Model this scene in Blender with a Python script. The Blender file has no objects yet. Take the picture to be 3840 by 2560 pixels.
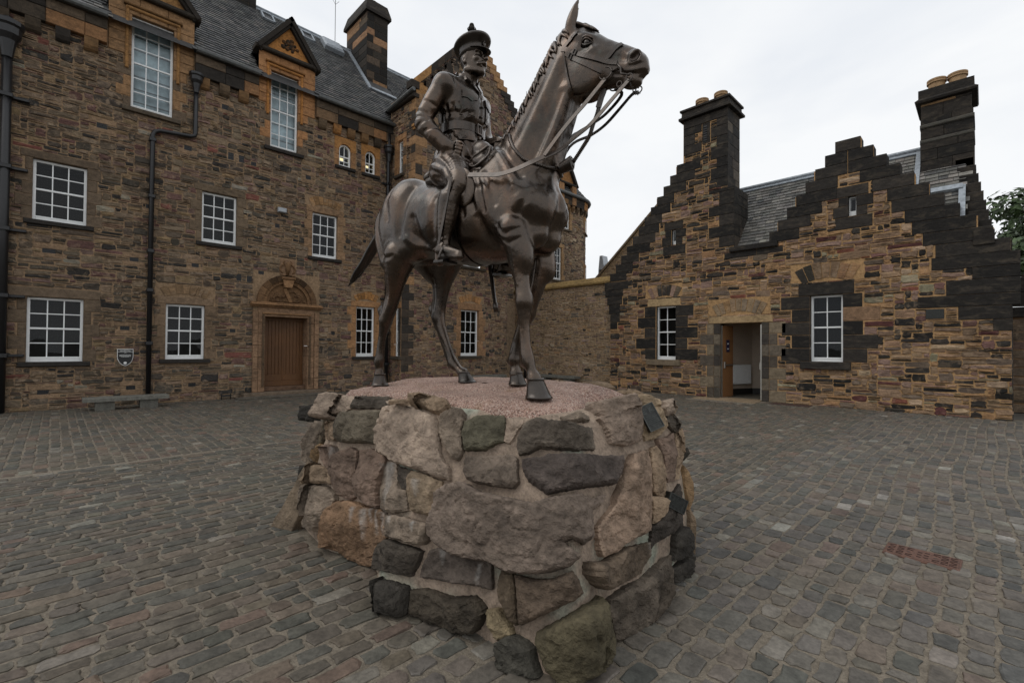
import bpy, math, random, time
import numpy as np
from mathutils import Vector, Matrix
from mathutils.bvhtree import BVHTree
from mathutils.geometry import delaunay_2d_cdt
T0 = time.time()
SC = bpy.context.scene
COL = SC.collection
rad = math.radians

# ------------------------------------------------------------------ camera
FPX = 0.908 * 1920.0            # focal length in photo pixels (photo 3840 x 2560)
YAW, PITCH, ROLL = rad(45.47), rad(0.79), rad(0.43)
EYE = Vector((0.0, 0.0, 1.5))
_fw = Vector((-math.sin(YAW) * math.cos(PITCH), math.cos(YAW) * math.cos(PITCH), math.sin(PITCH)))
_rt = Vector((math.cos(YAW), math.sin(YAW), 0.0))
_up = _rt.cross(_fw)
CAM_R = _rt * math.cos(ROLL) + _up * math.sin(ROLL)
CAM_U = -_rt * math.sin(ROLL) + _up * math.cos(ROLL)
CAM_F = _fw
cam_data = bpy.data.cameras.new('camera')
cam_data.sensor_width = 36.0
cam_data.lens = 36.0 * 0.908 / 2.0
cam_data.clip_start = 0.05
cam_data.clip_end = 2000.0
cam = bpy.data.objects.new('camera', cam_data)
COL.objects.link(cam)
_m = Matrix((CAM_R, CAM_U, -CAM_F)).transposed().to_4x4()
_m.translation = EYE
cam.matrix_world = _m
SC.camera = cam

# ------------------------------------------------------------------ sky, sun, exposure (overcast day)
SUN_EL, SUN_AZ = rad(52.0), rad(215.0)
world = bpy.data.worlds.new('World')
SC.world = world
world.use_nodes = True
wn, wl = world.node_tree.nodes, world.node_tree.links
for n in list(wn):
    wn.remove(n)
w_out = wn.new('ShaderNodeOutputWorld')
w_bg = wn.new('ShaderNodeBackground')
w_bg.inputs['Strength'].default_value = 0.1
w_sky = wn.new('ShaderNodeTexSky')
w_sky.sky_type = 'NISHITA'
w_sky.sun_disc = False
w_sky.sun_elevation = SUN_EL
w_sky.sun_rotation = SUN_AZ
w_tc = wn.new('ShaderNodeTexCoord')
w_map = wn.new('ShaderNodeMapping')
w_map.inputs['Scale'].default_value = (1.0, 1.0, 2.6)
w_no = wn.new('ShaderNodeTexNoise')
w_no.inputs['Scale'].default_value = 1.7
w_no.inputs['Detail'].default_value = 5.0
w_no.inputs['Roughness'].default_value = 0.52
w_no.inputs['Distortion'].default_value = 0.35
w_ra = wn.new('ShaderNodeValToRGB')
w_ra.color_ramp.elements[0].position = 0.30
w_ra.color_ramp.elements[0].color = (8.0, 8.4, 9.0, 1)
w_ra.color_ramp.elements[1].position = 0.58
w_ra.color_ramp.elements[1].color = (9.7, 9.85, 10.0, 1)
w_mx = wn.new('ShaderNodeMixRGB')
w_mx.inputs['Fac'].default_value = 0.97
wl.new(w_tc.outputs['Generated'], w_map.inputs['Vector'])
wl.new(w_map.outputs['Vector'], w_no.inputs['Vector'])
wl.new(w_no.outputs['Fac'], w_ra.inputs['Fac'])
wl.new(w_sky.outputs['Color'], w_mx.inputs['Color1'])
wl.new(w_ra.outputs['Color'], w_mx.inputs['Color2'])
wl.new(w_mx.outputs['Color'], w_bg.inputs['Color'])
wl.new(w_bg.outputs['Background'], w_out.inputs['Surface'])

sun_d = bpy.data.lights.new('sun', 'SUN')
sun_d.energy = 0.7
sun_d.angle = rad(35.0)
sun_d.color = (1.0, 0.965, 0.91)
sun = bpy.data.objects.new('sun', sun_d)
COL.objects.link(sun)
_sd = Vector((math.sin(SUN_AZ) * math.cos(SUN_EL), math.cos(SUN_AZ) * math.cos(SUN_EL), math.sin(SUN_EL)))
sun.rotation_euler = (-_sd).to_track_quat('-Z', 'Y').to_euler()
sun.location = (0, 0, 30)

SC.view_settings.view_transform = 'Standard'
SC.view_settings.look = 'None'
SC.view_settings.exposure = 0.0
SC.view_settings.gamma = 1.0
SC.view_settings.use_curve_mapping = False
SC.cycles.max_bounces = 6
SC.cycles.transparent_max_bounces = 12
SC.cycles.use_denoising = True

# ------------------------------------------------------------------ photo pixel -> direction / positions
def pray(x, y):
    return (CAM_R * ((x - 1920.0) / FPX) - CAM_U * ((y - 1280.0) / FPX) + CAM_F)

def on_x(x, y, X):                       # hit the plane X = const -> (Y, Z)
    r = pray(x, y); t = (X - EYE.x) / r.x
    p = EYE + r * t
    return p.y, p.z

def on_y(x, y, Y):                       # hit the plane Y = const -> (X, Z)
    r = pray(x, y); t = (Y - EYE.y) / r.y
    p = EYE + r * t
    return p.x, p.z

def on_z(x, y, Z=0.0):                   # hit the plane Z = const -> (X, Y)
    r = pray(x, y); t = (Z - EYE.z) / r.z
    p = EYE + r * t
    return p.x, p.y

def screen_area(p, size):                # how large a piece of this size shows
    d = Vector(p) - EYE
    dep = d.dot(CAM_F)
    if dep < 0.2:
        return 0.0
    sx = d.dot(CAM_R) / dep; sy = d.dot(CAM_U) / dep
    if abs(sx) > 1.16 or abs(sy) > 0.79:
        return 0.0
    return (size / dep) ** 2

# ------------------------------------------------------------------ mesh helpers
class Frame:                              # u, v, w -> world
    def __init__(s, o, u, v, w):
        s.o, s.u, s.v, s.w = Vector(o), Vector(u), Vector(v), Vector(w)
    def __call__(s, u, v, w=0.0):
        return s.o + s.u * u + s.v * v + s.w * w
    def shift(s, u=0, v=0, w=0):
        return Frame(s(u, v, w), s.u, s.v, s.w)
WORLD = Frame((0, 0, 0), (1, 0, 0), (0, 1, 0), (0, 0, 1))

class MB:
    def __init__(s):
        s.v, s.f, s.c = [], [], []
    def add(s, verts, faces, col=(1, 1, 1)):
        b = len(s.v)
        s.v.extend(tuple(p) for p in verts)
        s.f.extend(tuple(i + b for i in f) for f in faces)
        s.c.extend([col] * len(verts))
        return s
    def box(s, F, u0, u1, v0, v1, w0, w1, col=(1, 1, 1), bev=0.0):
        if bev <= 0:
            P = [F(u, v, w) for w in (w0, w1) for v in (v0, v1) for u in (u0, u1)]
            return s.add(P, [(0, 2, 3, 1), (4, 5, 7, 6), (0, 1, 5, 4), (2, 6, 7, 3), (0, 4, 6, 2), (1, 3, 7, 5)], col)
        b = min(bev, (u1 - u0) * .3, (v1 - v0) * .3, (w1 - w0) * .45)
        R = [(u0, v0), (u1, v0), (u1, v1), (u0, v1)]
        I = [(u0 + b, v0 + b), (u1 - b, v0 + b), (u1 - b, v1 - b), (u0 + b, v1 - b)]
        P = [F(u, v, w0) for u, v in R] + [F(u, v, w1 - b) for u, v in R] + [F(u, v, w1) for u, v in I]
        fs = [(3, 2, 1, 0), (8, 9, 10, 11)]
        for k in range(4):
            n = (k + 1) % 4
            fs += [(k, n, 4 + n, 4 + k), (4 + k, 4 + n, 8 + n, 8 + k)]
        return s.add(P, fs, col)
    def prism(s, F, poly, w0, w1, col=(1, 1, 1)):      # poly counter-clockwise in u, v
        n = len(poly)
        P = [F(u, v, w0) for u, v in poly] + [F(u, v, w1) for u, v in poly]
        fs = [tuple(range(n - 1, -1, -1)), tuple(range(n, 2 * n))]
        fs += [(k, (k + 1) % n, n + (k + 1) % n, n + k) for k in range(n)]
        return s.add(P, fs, col)
    def tube(s, pts, r, n=10, col=(1, 1, 1), caps=True):
        pts = [Vector(p) for p in pts]
        rr = r if isinstance(r, (list, tuple)) else [r] * len(pts)
        P, fs, prev = [], [], None
        for i, p in enumerate(pts):
            t = (pts[min(i + 1, len(pts) - 1)] - pts[max(i - 1, 0)]).normalized()
            if prev is None:
                a = Vector((0, 0, 1)) if abs(t.z) < .9 else Vector((1, 0, 0))
                x = t.cross(a).normalized()
            else:
                x = (prev - t * prev.dot(t)).normalized()
            prev = x
            y = t.cross(x)
            P += [p + (x * math.cos(2 * math.pi * k / n) + y * math.sin(2 * math.pi * k / n)) * rr[i] for k in range(n)]
        for i in range(len(pts) - 1):
            for k in range(n):
                m = (k + 1) % n
                fs.append((i * n + k, i * n + m, (i + 1) * n + m, (i + 1) * n + k))
        if caps:
            fs.append(tuple(range(n - 1, -1, -1)))
            fs.append(tuple(range((len(pts) - 1) * n, len(pts) * n)))
        return s.add(P, fs, col)
    def lathe(s, F, prof, n=20, col=(1, 1, 1)):        # prof: (radius, height along w)
        P, fs = [], []
        for r, h in prof:
            P += [F(r * math.cos(2 * math.pi * k / n), r * math.sin(2 * math.pi * k / n), h) for k in range(n)]
        for i in range(len(prof) - 1):
            for k in range(n):
                m = (k + 1) % n
                fs.append((i * n + k, i * n + m, (i + 1) * n + m, (i + 1) * n + k))
        fs.append(tuple(range(n - 1, -1, -1)))
        fs.append(tuple(range((len(prof) - 1) * n, len(prof) * n)))
        return s.add(P, fs, col)
    def strip(s, pts, nrm, width, thick, col=(1, 1, 1)):   # flat strap along pts, nrm = outward normals
        pts = [Vector(p) for p in pts]
        P, fs = [], []
        for i, p in enumerate(pts):
            t = (pts[min(i + 1, len(pts) - 1)] - pts[max(i - 1, 0)]).normalized()
            nn = Vector(nrm[i]); nn = (nn - t * nn.dot(t)).normalized()
            sd = t.cross(nn)
            w = width[i] if isinstance(width, (list, tuple)) else width
            for a, b in ((-1, 0), (1, 0), (1, 1), (-1, 1)):
                P.append(p + sd * a * w * .5 + nn * thick * b)
        for i in range(len(pts) - 1):
            for k in range(4):
                m = (k + 1) % 4
                fs.append((i * 4 + k, i * 4 + m, (i + 1) * 4 + m, (i + 1) * 4 + k))
        e = (len(pts) - 1) * 4
        fs += [(3, 2, 1, 0), (e, e + 1, e + 2, e + 3)]
        return s.add(P, fs, col)
    def build(s, name, mat, parent=None, smooth=False):
        me = bpy.data.meshes.new(name)
        me.from_pydata(s.v, [], s.f)
        at = me.color_attributes.new('tint', 'FLOAT_COLOR', 'POINT')
        arr = np.ones((len(s.v), 4), np.float32)
        arr[:, :3] = np.array(s.c, np.float32).reshape(-1, 3)
        at.data.foreach_set('color', arr.ravel())
        if smooth:
            me.polygons.foreach_set('use_smooth', [True] * len(me.polygons))
        me.materials.append(mat)
        o = bpy.data.objects.new(name, me)
        COL.objects.link(o)
        if parent:
            o.parent = parent
        return o

def np_mesh(name, V, Fq, mat, parent=None, smooth=True, col=None):
    me = bpy.data.meshes.new(name)
    V = np.asarray(V, np.float32); Fq = np.asarray(Fq, np.int32)
    k = Fq.shape[1]
    me.vertices.add(len(V)); me.vertices.foreach_set('co', V.ravel())
    me.loops.add(Fq.size); me.loops.foreach_set('vertex_index', Fq.ravel())
    me.polygons.add(len(Fq))
    me.polygons.foreach_set('loop_start', np.arange(0, Fq.size, k, dtype=np.int32))
    me.polygons.foreach_set('loop_total', np.full(len(Fq), k, np.int32))
    me.update(calc_edges=True)
    me.polygons.foreach_set('use_smooth', np.full(len(Fq), smooth))
    if col is not None:
        at = me.color_attributes.new('tint', 'FLOAT_COLOR', 'POINT')
        arr = np.ones((len(V), 4), np.float32); arr[:, :3] = col
        at.data.foreach_set('color', arr.ravel())
    me.materials.append(mat)
    o = bpy.data.objects.new(name, me)
    COL.objects.link(o)
    if parent:
        o.parent = parent
    return o

def empty(name, loc=(0, 0, 0)):
    o = bpy.data.objects.new(name, None)
    o.empty_display_size = 0.2
    COL.objects.link(o)
    return o

def tag(o, label=None, cat=None, group=None, kind=None):
    if label: o['label'] = label
    if cat: o['category'] = cat
    if group: o['group'] = group
    if kind: o['kind'] = kind
    return o

def srgb(r, g, b):
    return tuple(((c / 255.0) / 12.92) if c <= 10 else (((c / 255.0) + 0.055) / 1.055) ** 2.4 for c in (r, g, b))

# smooth value noise (numpy, vectorised)
_NR = np.random.RandomState(7)
_NT = _NR.rand(32, 32, 32).astype(np.float32)
def vnoise(P, scale=1.0, seed=0):
    P = np.asarray(P, np.float32) * scale + seed * 5.37
    i = np.floor(P).astype(np.int32); f = P - i
    f = f * f * (3 - 2 * f)
    x0, y0, z0 = (i[..., k] & 31 for k in range(3)); x1, y1, z1 = (x0 + 1) & 31, (y0 + 1) & 31, (z0 + 1) & 31
    fx, fy, fz = f[..., 0], f[..., 1], f[..., 2]
    a = _NT[x0, y0, z0] * (1 - fx) + _NT[x1, y0, z0] * fx
    b = _NT[x0, y1, z0] * (1 - fx) + _NT[x1, y1, z0] * fx
    c = _NT[x0, y0, z1] * (1 - fx) + _NT[x1, y0, z1] * fx
    d = _NT[x0, y1, z1] * (1 - fx) + _NT[x1, y1, z1] * fx
    return ((a * (1 - fy) + b * fy) * (1 - fz) + (c * (1 - fy) + d * fy) * fz) * 2 - 1
def fbm(P, scale=1.0, octv=4, seed=0, gain=0.5):
    r, a = 0, 1.0
    for k in range(octv):
        r = r + a * vnoise(P, scale * 2 ** k, seed + k * 3); a *= gain
    return r
# ================================================================== materials
def mat_new(name):
    m = bpy.data.materials.new(name)
    m.use_nodes = True
    nt = m.node_tree
    for n in list(nt.nodes):
        nt.nodes.remove(n)
    out = nt.nodes.new('ShaderNodeOutputMaterial')
    bs = nt.nodes.new('ShaderNodeBsdfPrincipled')
    nt.links.new(bs.outputs[0], out.inputs['Surface'])
    return m, nt, bs

class NT:                                       # tiny node builder
    def __init__(s, nt):
        s.nt = nt
        s.tc = nt.nodes.new('ShaderNodeTexCoord')
        s.geo = nt.nodes.new('ShaderNodeNewGeometry')
        s.pos = s.geo.outputs['Position']
    def link(s, a, b):
        s.nt.links.new(a, b)
    def noise(s, scale, detail=4, rough=.55, vec=None, dist=0.0, stretch=None):
        n = s.nt.nodes.new('ShaderNodeTexNoise')
        n.inputs['Scale'].default_value = scale
        n.inputs['Detail'].default_value = detail
        n.inputs['Roughness'].default_value = rough
        n.inputs['Distortion'].default_value = dist
        v = vec or s.pos
        if stretch:
            m = s.nt.nodes.new('ShaderNodeMapping')
            m.inputs['Scale'].default_value = stretch
            s.link(v, m.inputs['Vector']); v = m.outputs['Vector']
        s.link(v, n.inputs['Vector'])
        return n.outputs['Fac']
    def voro(s, scale, feature='F1', vec=None):
        n = s.nt.nodes.new('ShaderNodeTexVoronoi')
        n.feature = feature
        n.inputs['Scale'].default_value = scale
        s.link(vec or s.pos, n.inputs['Vector'])
        return n
    def ramp(s, fac, stops):
        n = s.nt.nodes.new('ShaderNodeValToRGB')
        e = n.color_ramp.elements
        while len(e) < len(stops):
            e.new(.5)
        for k, (p, c) in enumerate(stops):
            e[k].position = p
            e[k].color = (c, c, c, 1) if isinstance(c, (int, float)) else (*c, 1)
        s.link(fac, n.inputs['Fac'])
        return n.outputs['Color']
    def mix(s, fac, a, b, mode='MIX'):
        n = s.nt.nodes.new('ShaderNodeMixRGB')
        n.blend_type = mode
        for val, i in ((fac, 0), (a, 1), (b, 2)):
            if isinstance(val, (int, float)):
                n.inputs[i].default_value = val if i == 0 else (val, val, val, 1)
            elif isinstance(val, tuple):
                n.inputs[i].default_value = (*val, 1)
            else:
                s.link(val, n.inputs[i])
        return n.outputs[0]
    def math(s, op, a, b=0.0):
        n = s.nt.nodes.new('ShaderNodeMath')
        n.operation = op
        for val, i in ((a, 0), (b, 1)):
            if isinstance(val, (int, float)):
                n.inputs[i].default_value = val
            else:
                s.link(val, n.inputs[i])
        return n.outputs[0]
    def attr(s, name='tint'):
        n = s.nt.nodes.new('ShaderNodeAttribute')
        n.attribute_name = name
        return n.outputs['Color']
    def bump(s, h, bs, strength=.5, dist=.02):
        n = s.nt.nodes.new('ShaderNodeBump')
        n.inputs['Strength'].default_value = strength
        n.inputs['Distance'].default_value = dist
        s.link(h, n.inputs['Height'])
        s.link(n.outputs['Normal'], bs.inputs['Normal'])

def stone_mat(name, soot=.5, grain=38.0, rough=.92, bump=.55, layer=(1, 1, 3.2), spec=.25, bdist=.02, smear=None, scuff=None):
    m, nt, bs = mat_new(name)
    g = NT(nt)
    tint = g.attr()
    n1 = g.noise(grain * .22, 5, .62, stretch=layer)
    n2 = g.noise(grain, 4, .6)
    n3 = g.noise(grain * 3.1, 2, .5)
    c = g.mix(1.0, tint, g.ramp(n1, [(.25, .58), (.5, 1.0), (.78, 1.38)]), 'MULTIPLY')
    c = g.mix(.75, c, g.ramp(n2, [(.3, .62), (.52, 1.0), (.75, 1.3)]), 'MULTIPLY')
    # soot and lichen weathering
    ns = g.noise(1.6, 5, .62)
    nf = g.noise(9.0, 5, .65, stretch=layer)
    mask = g.math('MULTIPLY', g.ramp(ns, [(.42, 0.0), (.66, 1.0)]), g.ramp(nf, [(.40, 0.0), (.62, 1.0)]))
    mask = g.math('MULTIPLY', mask, soot)
    c = g.mix(mask, c, (.014, .0125, .011))
    if smear:                                   # lime pointing smeared over the stone edges
        sm = g.math('MULTIPLY', g.ramp(g.noise(5.5, 5, .66, dist=.6), [(.53, 0.0), (.60, 1.0)]), g.ramp(g.noise(.8, 3, .5), [(.40, .25), (.60, 1.0)]))
        c = g.mix(g.math('MULTIPLY', sm, smear), c, srgb(150, 130, 108))
    if scuff:                                   # soot worn off in patches
        sm = g.ramp(g.noise(3.2, 6, .7, dist=.5, stretch=(1, 1, 2.2)), [(.50, 0.0), (.74, 1.0)])
        c = g.mix(g.math('MULTIPLY', sm, scuff), c, srgb(104, 94, 80))
    g.link(c, bs.inputs['Base Color'])
    bs.inputs['Roughness'].default_value = rough
    bs.inputs['Specular IOR Level'].default_value = spec
    h = g.math('ADD', g.math('MULTIPLY', n1, 1.0), g.math('ADD', g.math('MULTIPLY', n2, .5), g.math('MULTIPLY', n3, .18)))
    g.bump(h, bs, bump, bdist)
    return m

M = {}
M['rubble'] = stone_mat('rubble_stone', .72, smear=.65)
M['rubble_dark'] = stone_mat('weathered_rubble', .78, 32, smear=.35)
M['ashlar'] = stone_mat('dressed_sandstone', .55, 46, bump=.25, layer=(1, 1, 1.6))
M['mortar'] = stone_mat('lime_mortar', .35, 60, .96, .5, (1, 1, 1))
M['sooty'] = stone_mat('soot_blackened_sandstone', .3, 30, .88, .4, scuff=.5)
M['sett'] = stone_mat('granite_sett', .22, 48, .66, .40, (1, 1, 1), .35, .012)
M['joint'] = stone_mat('sett_joint_grit', .25, 90, .95, .6, (1, 1, 1))
M['slate'] = stone_mat('roof_slate', .25, 26, .62, .4, (1, 1, 1), .45)
M['boulder'] = stone_mat('boulder_sandstone', .60, 30, .92, 1.0, (1, 1, 1.7), .2, .035)
M['plinth_mortar'] = stone_mat('plinth_mortar', .10, 70, .95, .7, (1, 1, 1))
M['slab'] = stone_mat('bench_slab', .2, 70, .8, .25, (1, 1, 1), .35)
M['flag'] = stone_mat('doorstep_flag', .3, 50, .85, .25, (1, 1, 1), .35)

def plain(name, col, rough=.5, metal=0.0, spec=.5, bump=0.0, scale=40, var=.25, coat=0.0):
    m, nt, bs = mat_new(name)
    g = NT(nt)
    n = g.noise(scale, 4, .6)
    c = g.mix(1.0, col, g.ramp(n, [(.3, 1 - var), (.7, 1 + var)]), 'MULTIPLY')
    g.link(c, bs.inputs['Base Color'])
    bs.inputs['Roughness'].default_value = rough
    bs.inputs['Metallic'].default_value = metal
    bs.inputs['Specular IOR Level'].default_value = spec
    bs.inputs['Coat Weight'].default_value = coat
    if bump:
        g.bump(n, bs, bump, .01)
    return m
M['white'] = plain('white_window_paint', (.80, .81, .80), .42, var=.05, scale=14, bump=.04)
M['iron'] = plain('black_painted_iron', (.010, .010, .011), .38, var=.5, bump=.2, scale=60)
M['lead'] = plain('roof_lead', (.30, .33, .36), .55, .25, var=.3, scale=12, bump=.15)
M['gutter'] = plain('grey_gutter', (.075, .078, .075), .55, 0.1, var=.35, scale=10)
M['wood'] = None
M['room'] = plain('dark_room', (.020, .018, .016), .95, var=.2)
M['lobby_wall'] = plain('lobby_plaster', (.50, .42, .34), .9, var=.06, scale=4)
M['lobby_floor'] = plain('lobby_floor', (.10, .09, .07), .45, var=.2, scale=8)
M['skirting'] = plain('lobby_skirting', (.02, .018, .016), .5, var=.2)
M['lampglow'] = plain('interior_light', (.8, .7, .5), .5)
_b = M['lampglow'].node_tree.nodes['Principled BSDF']
_b.inputs['Emission Color'].default_value = (1.0, .80, .42, 1)
_b.inputs['Emission Strength'].default_value = 1.3
M['terracotta'] = plain('buff_chimney_pot', (.36, .23, .12), .85, var=.25, scale=12, bump=.1)
M['plaque'] = plain('dark_bronze_plaque', (.035, .036, .033), .42, .5, var=.5, scale=50, bump=.25)
M['rust'] = plain('rusted_cast_iron', (.125, .064, .045), .85, .1, var=.4, scale=45, bump=.3)
M['rust_dark'] = plain('rust_recess', (.045, .020, .014), .9, 0, var=.3)
M['black_sign'] = plain('black_enamel', (.010, .010, .011), .3, var=.1)
M['lettering'] = plain('white_lettering', (.72, .72, .70), .5, var=.04)
M['steel'] = plain('door_hardware', (.40, .38, .34), .35, .9, var=.2)
M['blue_sign'] = plain('blue_notice', (.012, .014, .045), .4, var=.1)

def wood_mat(name, c1, c2):
    m, nt, bs = mat_new(name)
    g = NT(nt)
    n = g.noise(9.0, 6, .6, stretch=(14, 14, .8))
    n2 = g.noise(1.6, 3, .5)
    c = g.ramp(n, [(.3, c1), (.7, c2)])
    c = g.mix(.6, c, g.ramp(n2, [(.3, .7), (.7, 1.2)]), 'MULTIPLY')
    g.link(c, bs.inputs['Base Color'])
    bs.inputs['Roughness'].default_value = .5
    bs.inputs['Specular IOR Level'].default_value = .35
    g.bump(n, bs, .15, .004)
    return m
M['wood'] = wood_mat('oak_door', (.085, .036, .012), (.165, .075, .026))
M['wood2'] = wood_mat('varnished_door', (.15, .068, .026), (.25, .125, .052))

def glass_mat(name, tintc, trans=.75):
    m = bpy.data.materials.new(name)
    m.use_nodes = True
    nt = m.node_tree
    for n in list(nt.nodes):
        nt.nodes.remove(n)
    out = nt.nodes.new('ShaderNodeOutputMaterial')
    fr = nt.nodes.new('ShaderNodeFresnel'); fr.inputs['IOR'].default_value = 1.34
    tr = nt.nodes.new('ShaderNodeBsdfTransparent'); tr.inputs['Color'].default_value = (*tintc, 1)
    gl = nt.nodes.new('ShaderNodeBsdfGlossy'); gl.inputs['Roughness'].default_value = .015
    gl.inputs['Color'].default_value = (.95, .97, 1, 1)
    tcn = nt.nodes.new('ShaderNodeNewGeometry')
    no = nt.nodes.new('ShaderNodeTexNoise'); no.inputs['Scale'].default_value = 2.2; no.inputs['Detail'].default_value = 1
    nt.links.new(tcn.outputs['Position'], no.inputs['Vector'])
    bp = nt.nodes.new('ShaderNodeBump'); bp.inputs['Strength'].default_value = .12; bp.inputs['Distance'].default_value = .02
    nt.links.new(no.outputs['Fac'], bp.inputs['Height'])
    nt.links.new(bp.outputs['Normal'], gl.inputs['Normal'])
    mx = nt.nodes.new('ShaderNodeMixShader')
    nt.links.new(fr.outputs[0], mx.inputs[0]); nt.links.new(tr.outputs[0], mx.inputs[1]); nt.links.new(gl.outputs[0], mx.inputs[2])
    nt.links.new(mx.outputs[0], out.inputs['Surface'])
    return m
M['glass'] = glass_mat('window_glass', (.80, .84, .84))

def bronze_mat(name, base, patina, dark=.5, rough=.40, metal=.72):
    m, nt, bs = mat_new(name)
    g = NT(nt)
    n1 = g.noise(2.6, 6, .62, dist=.4)
    n2 = g.noise(7.0, 5, .6, stretch=(1, 1, .35))
    n3 = g.noise(60.0, 4, .6)
    n4 = g.noise(17.0, 5, .66)
    c = g.mix(g.ramp(n1, [(.35, 0.0), (.65, 1.0)]), base, tuple(x * dark for x in base))
    c = g.mix(g.math('MULTIPLY', g.ramp(n2, [(.5, 0.0), (.72, 1.0)]), .55), c, (base[0] * 1.7, base[1] * 1.25, base[2] * .95))
    pm = g.math('MULTIPLY', g.ramp(n4, [(.56, 0.0), (.72, 1.0)]), g.ramp(n1, [(.45, 0.0), (.62, 1.0)]))
    c = g.mix(g.math('MULTIPLY', pm, .55), c, patina)
    # verdigris and grime collected in hollows
    c = g.mix(.45, c, g.ramp(n3, [(.3, .75), (.7, 1.2)]), 'MULTIPLY')
    g.link(c, bs.inputs['Base Color'])
    bs.inputs['Metallic'].default_value = metal
    g.link(g.ramp(n4, [(.3, rough - .10), (.7, rough + .14)]), bs.inputs['Roughness'])
    bs.inputs['Coat Weight'].default_value = .6
    bs.inputs['Coat Roughness'].default_value = .22
    h = g.math('ADD', g.math('MULTIPLY', n3, .5), g.math('MULTIPLY', n4, .9))
    g.bump(h, bs, .30, .014)
    return m
M['bronze'] = bronze_mat('brown_bronze', (.088, .063, .045), (.062, .078, .064), .30, .29, .95)
M['bronze_dark'] = bronze_mat('dark_bronze', (.055, .045, .037), (.05, .062, .053), .5, .34, .93)
M['bronze_strap'] = bronze_mat('bronze_strap', (.075, .058, .046), (.055, .065, .056), .5, .36, .93)

def granite():
    m, nt, bs = mat_new('pink_granite')
    g = NT(nt)
    v = g.voro(150.0)
    sp = nt.nodes.new('ShaderNodeSeparateColor')
    g.link(v.outputs['Color'], sp.inputs[0])
    c = g.ramp(sp.outputs[0], [(.0, (.07, .045, .036)), (.14, (.20, .115, .085)), (.45, (.34, .205, .155)), (.75, (.43, .29, .23)), (1.0, (.52, .42, .35))])
    n = g.noise(3.2, 5, .6)
    c = g.mix(.8, c, g.ramp(n, [(.3, .62), (.7, 1.15)]), 'MULTIPLY')
    n2 = g.noise(5.0, 5, .6)
    c = g.mix(g.math('MULTIPLY', g.ramp(n2, [(.55, 0.0), (.72, 1.0)]), .5), c, (.20, .12, .055))
    g.link(c, bs.inputs['Base Color'])
    bs.inputs['Roughness'].default_value = .8
    n3 = g.noise(45, 5, .65)
    g.bump(g.math('ADD', g.math('MULTIPLY', n2, 1.5), n3), bs, .7, .02)
    return m
M['granite'] = granite()

def leaf_mat():
    m, nt, bs = mat_new('tree_leaf')
    g = NT(nt)
    tint = g.attr()
    n = g.noise(3.0, 3, .5)
    c = g.mix(1.0, tint, g.ramp(n, [(.3, .6), (.7, 1.3)]), 'MULTIPLY')
    g.link(c, bs.inputs['Base Color'])
    bs.inputs['Roughness'].default_value = .55
    return m
M['leaf'] = leaf_mat()
M['bark'] = plain('tree_bark', (.05, .04, .03), .9, var=.4, scale=20, bump=.5)
M['ground'] = plain('distant_ground', (.11, .10, .085), .95, var=.3, scale=3)
M['metal_clad'] = plain('grey_metal_cladding', (.36, .38, .40), .5, .3, var=.1, scale=5)
# ================================================================== masonry generators
def pick(rng, pal):
    t = rng.random() * sum(p[0] for p in pal)
    for w, c in pal:
        t -= w
        if t <= 0:
            break
    k = 1 + rng.uniform(-.17, .17)
    g = sum(c) / 3
    return tuple(max(.004, (x * .72 + g * .28) * k * (1 + rng.uniform(-.025, .025))) for x in c)

def pack(rng, u0, u1, v0, v1, inside, cu=.055, cv=.045, wmax=8, hmax=4, hw=(3, 4, 2, 1), wmin=2, wbias=0):
    """snecked rubble: greedy packing of stones into a cell mask -> list of rects"""
    nu, nv = int(round((u1 - u0) / cu)), int(round((v1 - v0) / cv))
    U = u0 + (np.arange(nu) + .5) * cu
    V = v0 + (np.arange(nv) + .5) * cv
    UU, VV = np.meshgrid(U, V)
    free = inside(UU, VV).tolist()
    out = []
    hs = [h for h, n in zip(range(1, hmax + 1), hw) for _ in range(n)]
    for j in range(nv):
        row = free[j]
        i = 0
        while i < nu:
            if not row[i]:
                i += 1; continue
            h = rng.choice(hs)
            w = rng.randint(wmin, wmax) + (rng.randint(0, wbias) if wbias and rng.random() < .3 else 0)
            if h >= 3:
                w = max(w, 3)
            k = 0
            while k < w and i + k < nu and row[i + k]:
                k += 1
            if i + k + 1 < nu and k == w and row[i + k] and not (i + k + 1 < nu and row[i + k + 1]):
                k += 1                                   # swallow a sliver
            w = k
            hh = 1
            while hh < h and j + hh < nv and all(free[j + hh][i:i + w]):
                hh += 1
            for b in range(hh):
                free[j + b][i:i + w] = [False] * w
            out.append((u0 + i * cu, u0 + (i + w) * cu, v0 + j * cv, v0 + (j + hh) * cv))
            i += w
    return out

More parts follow.
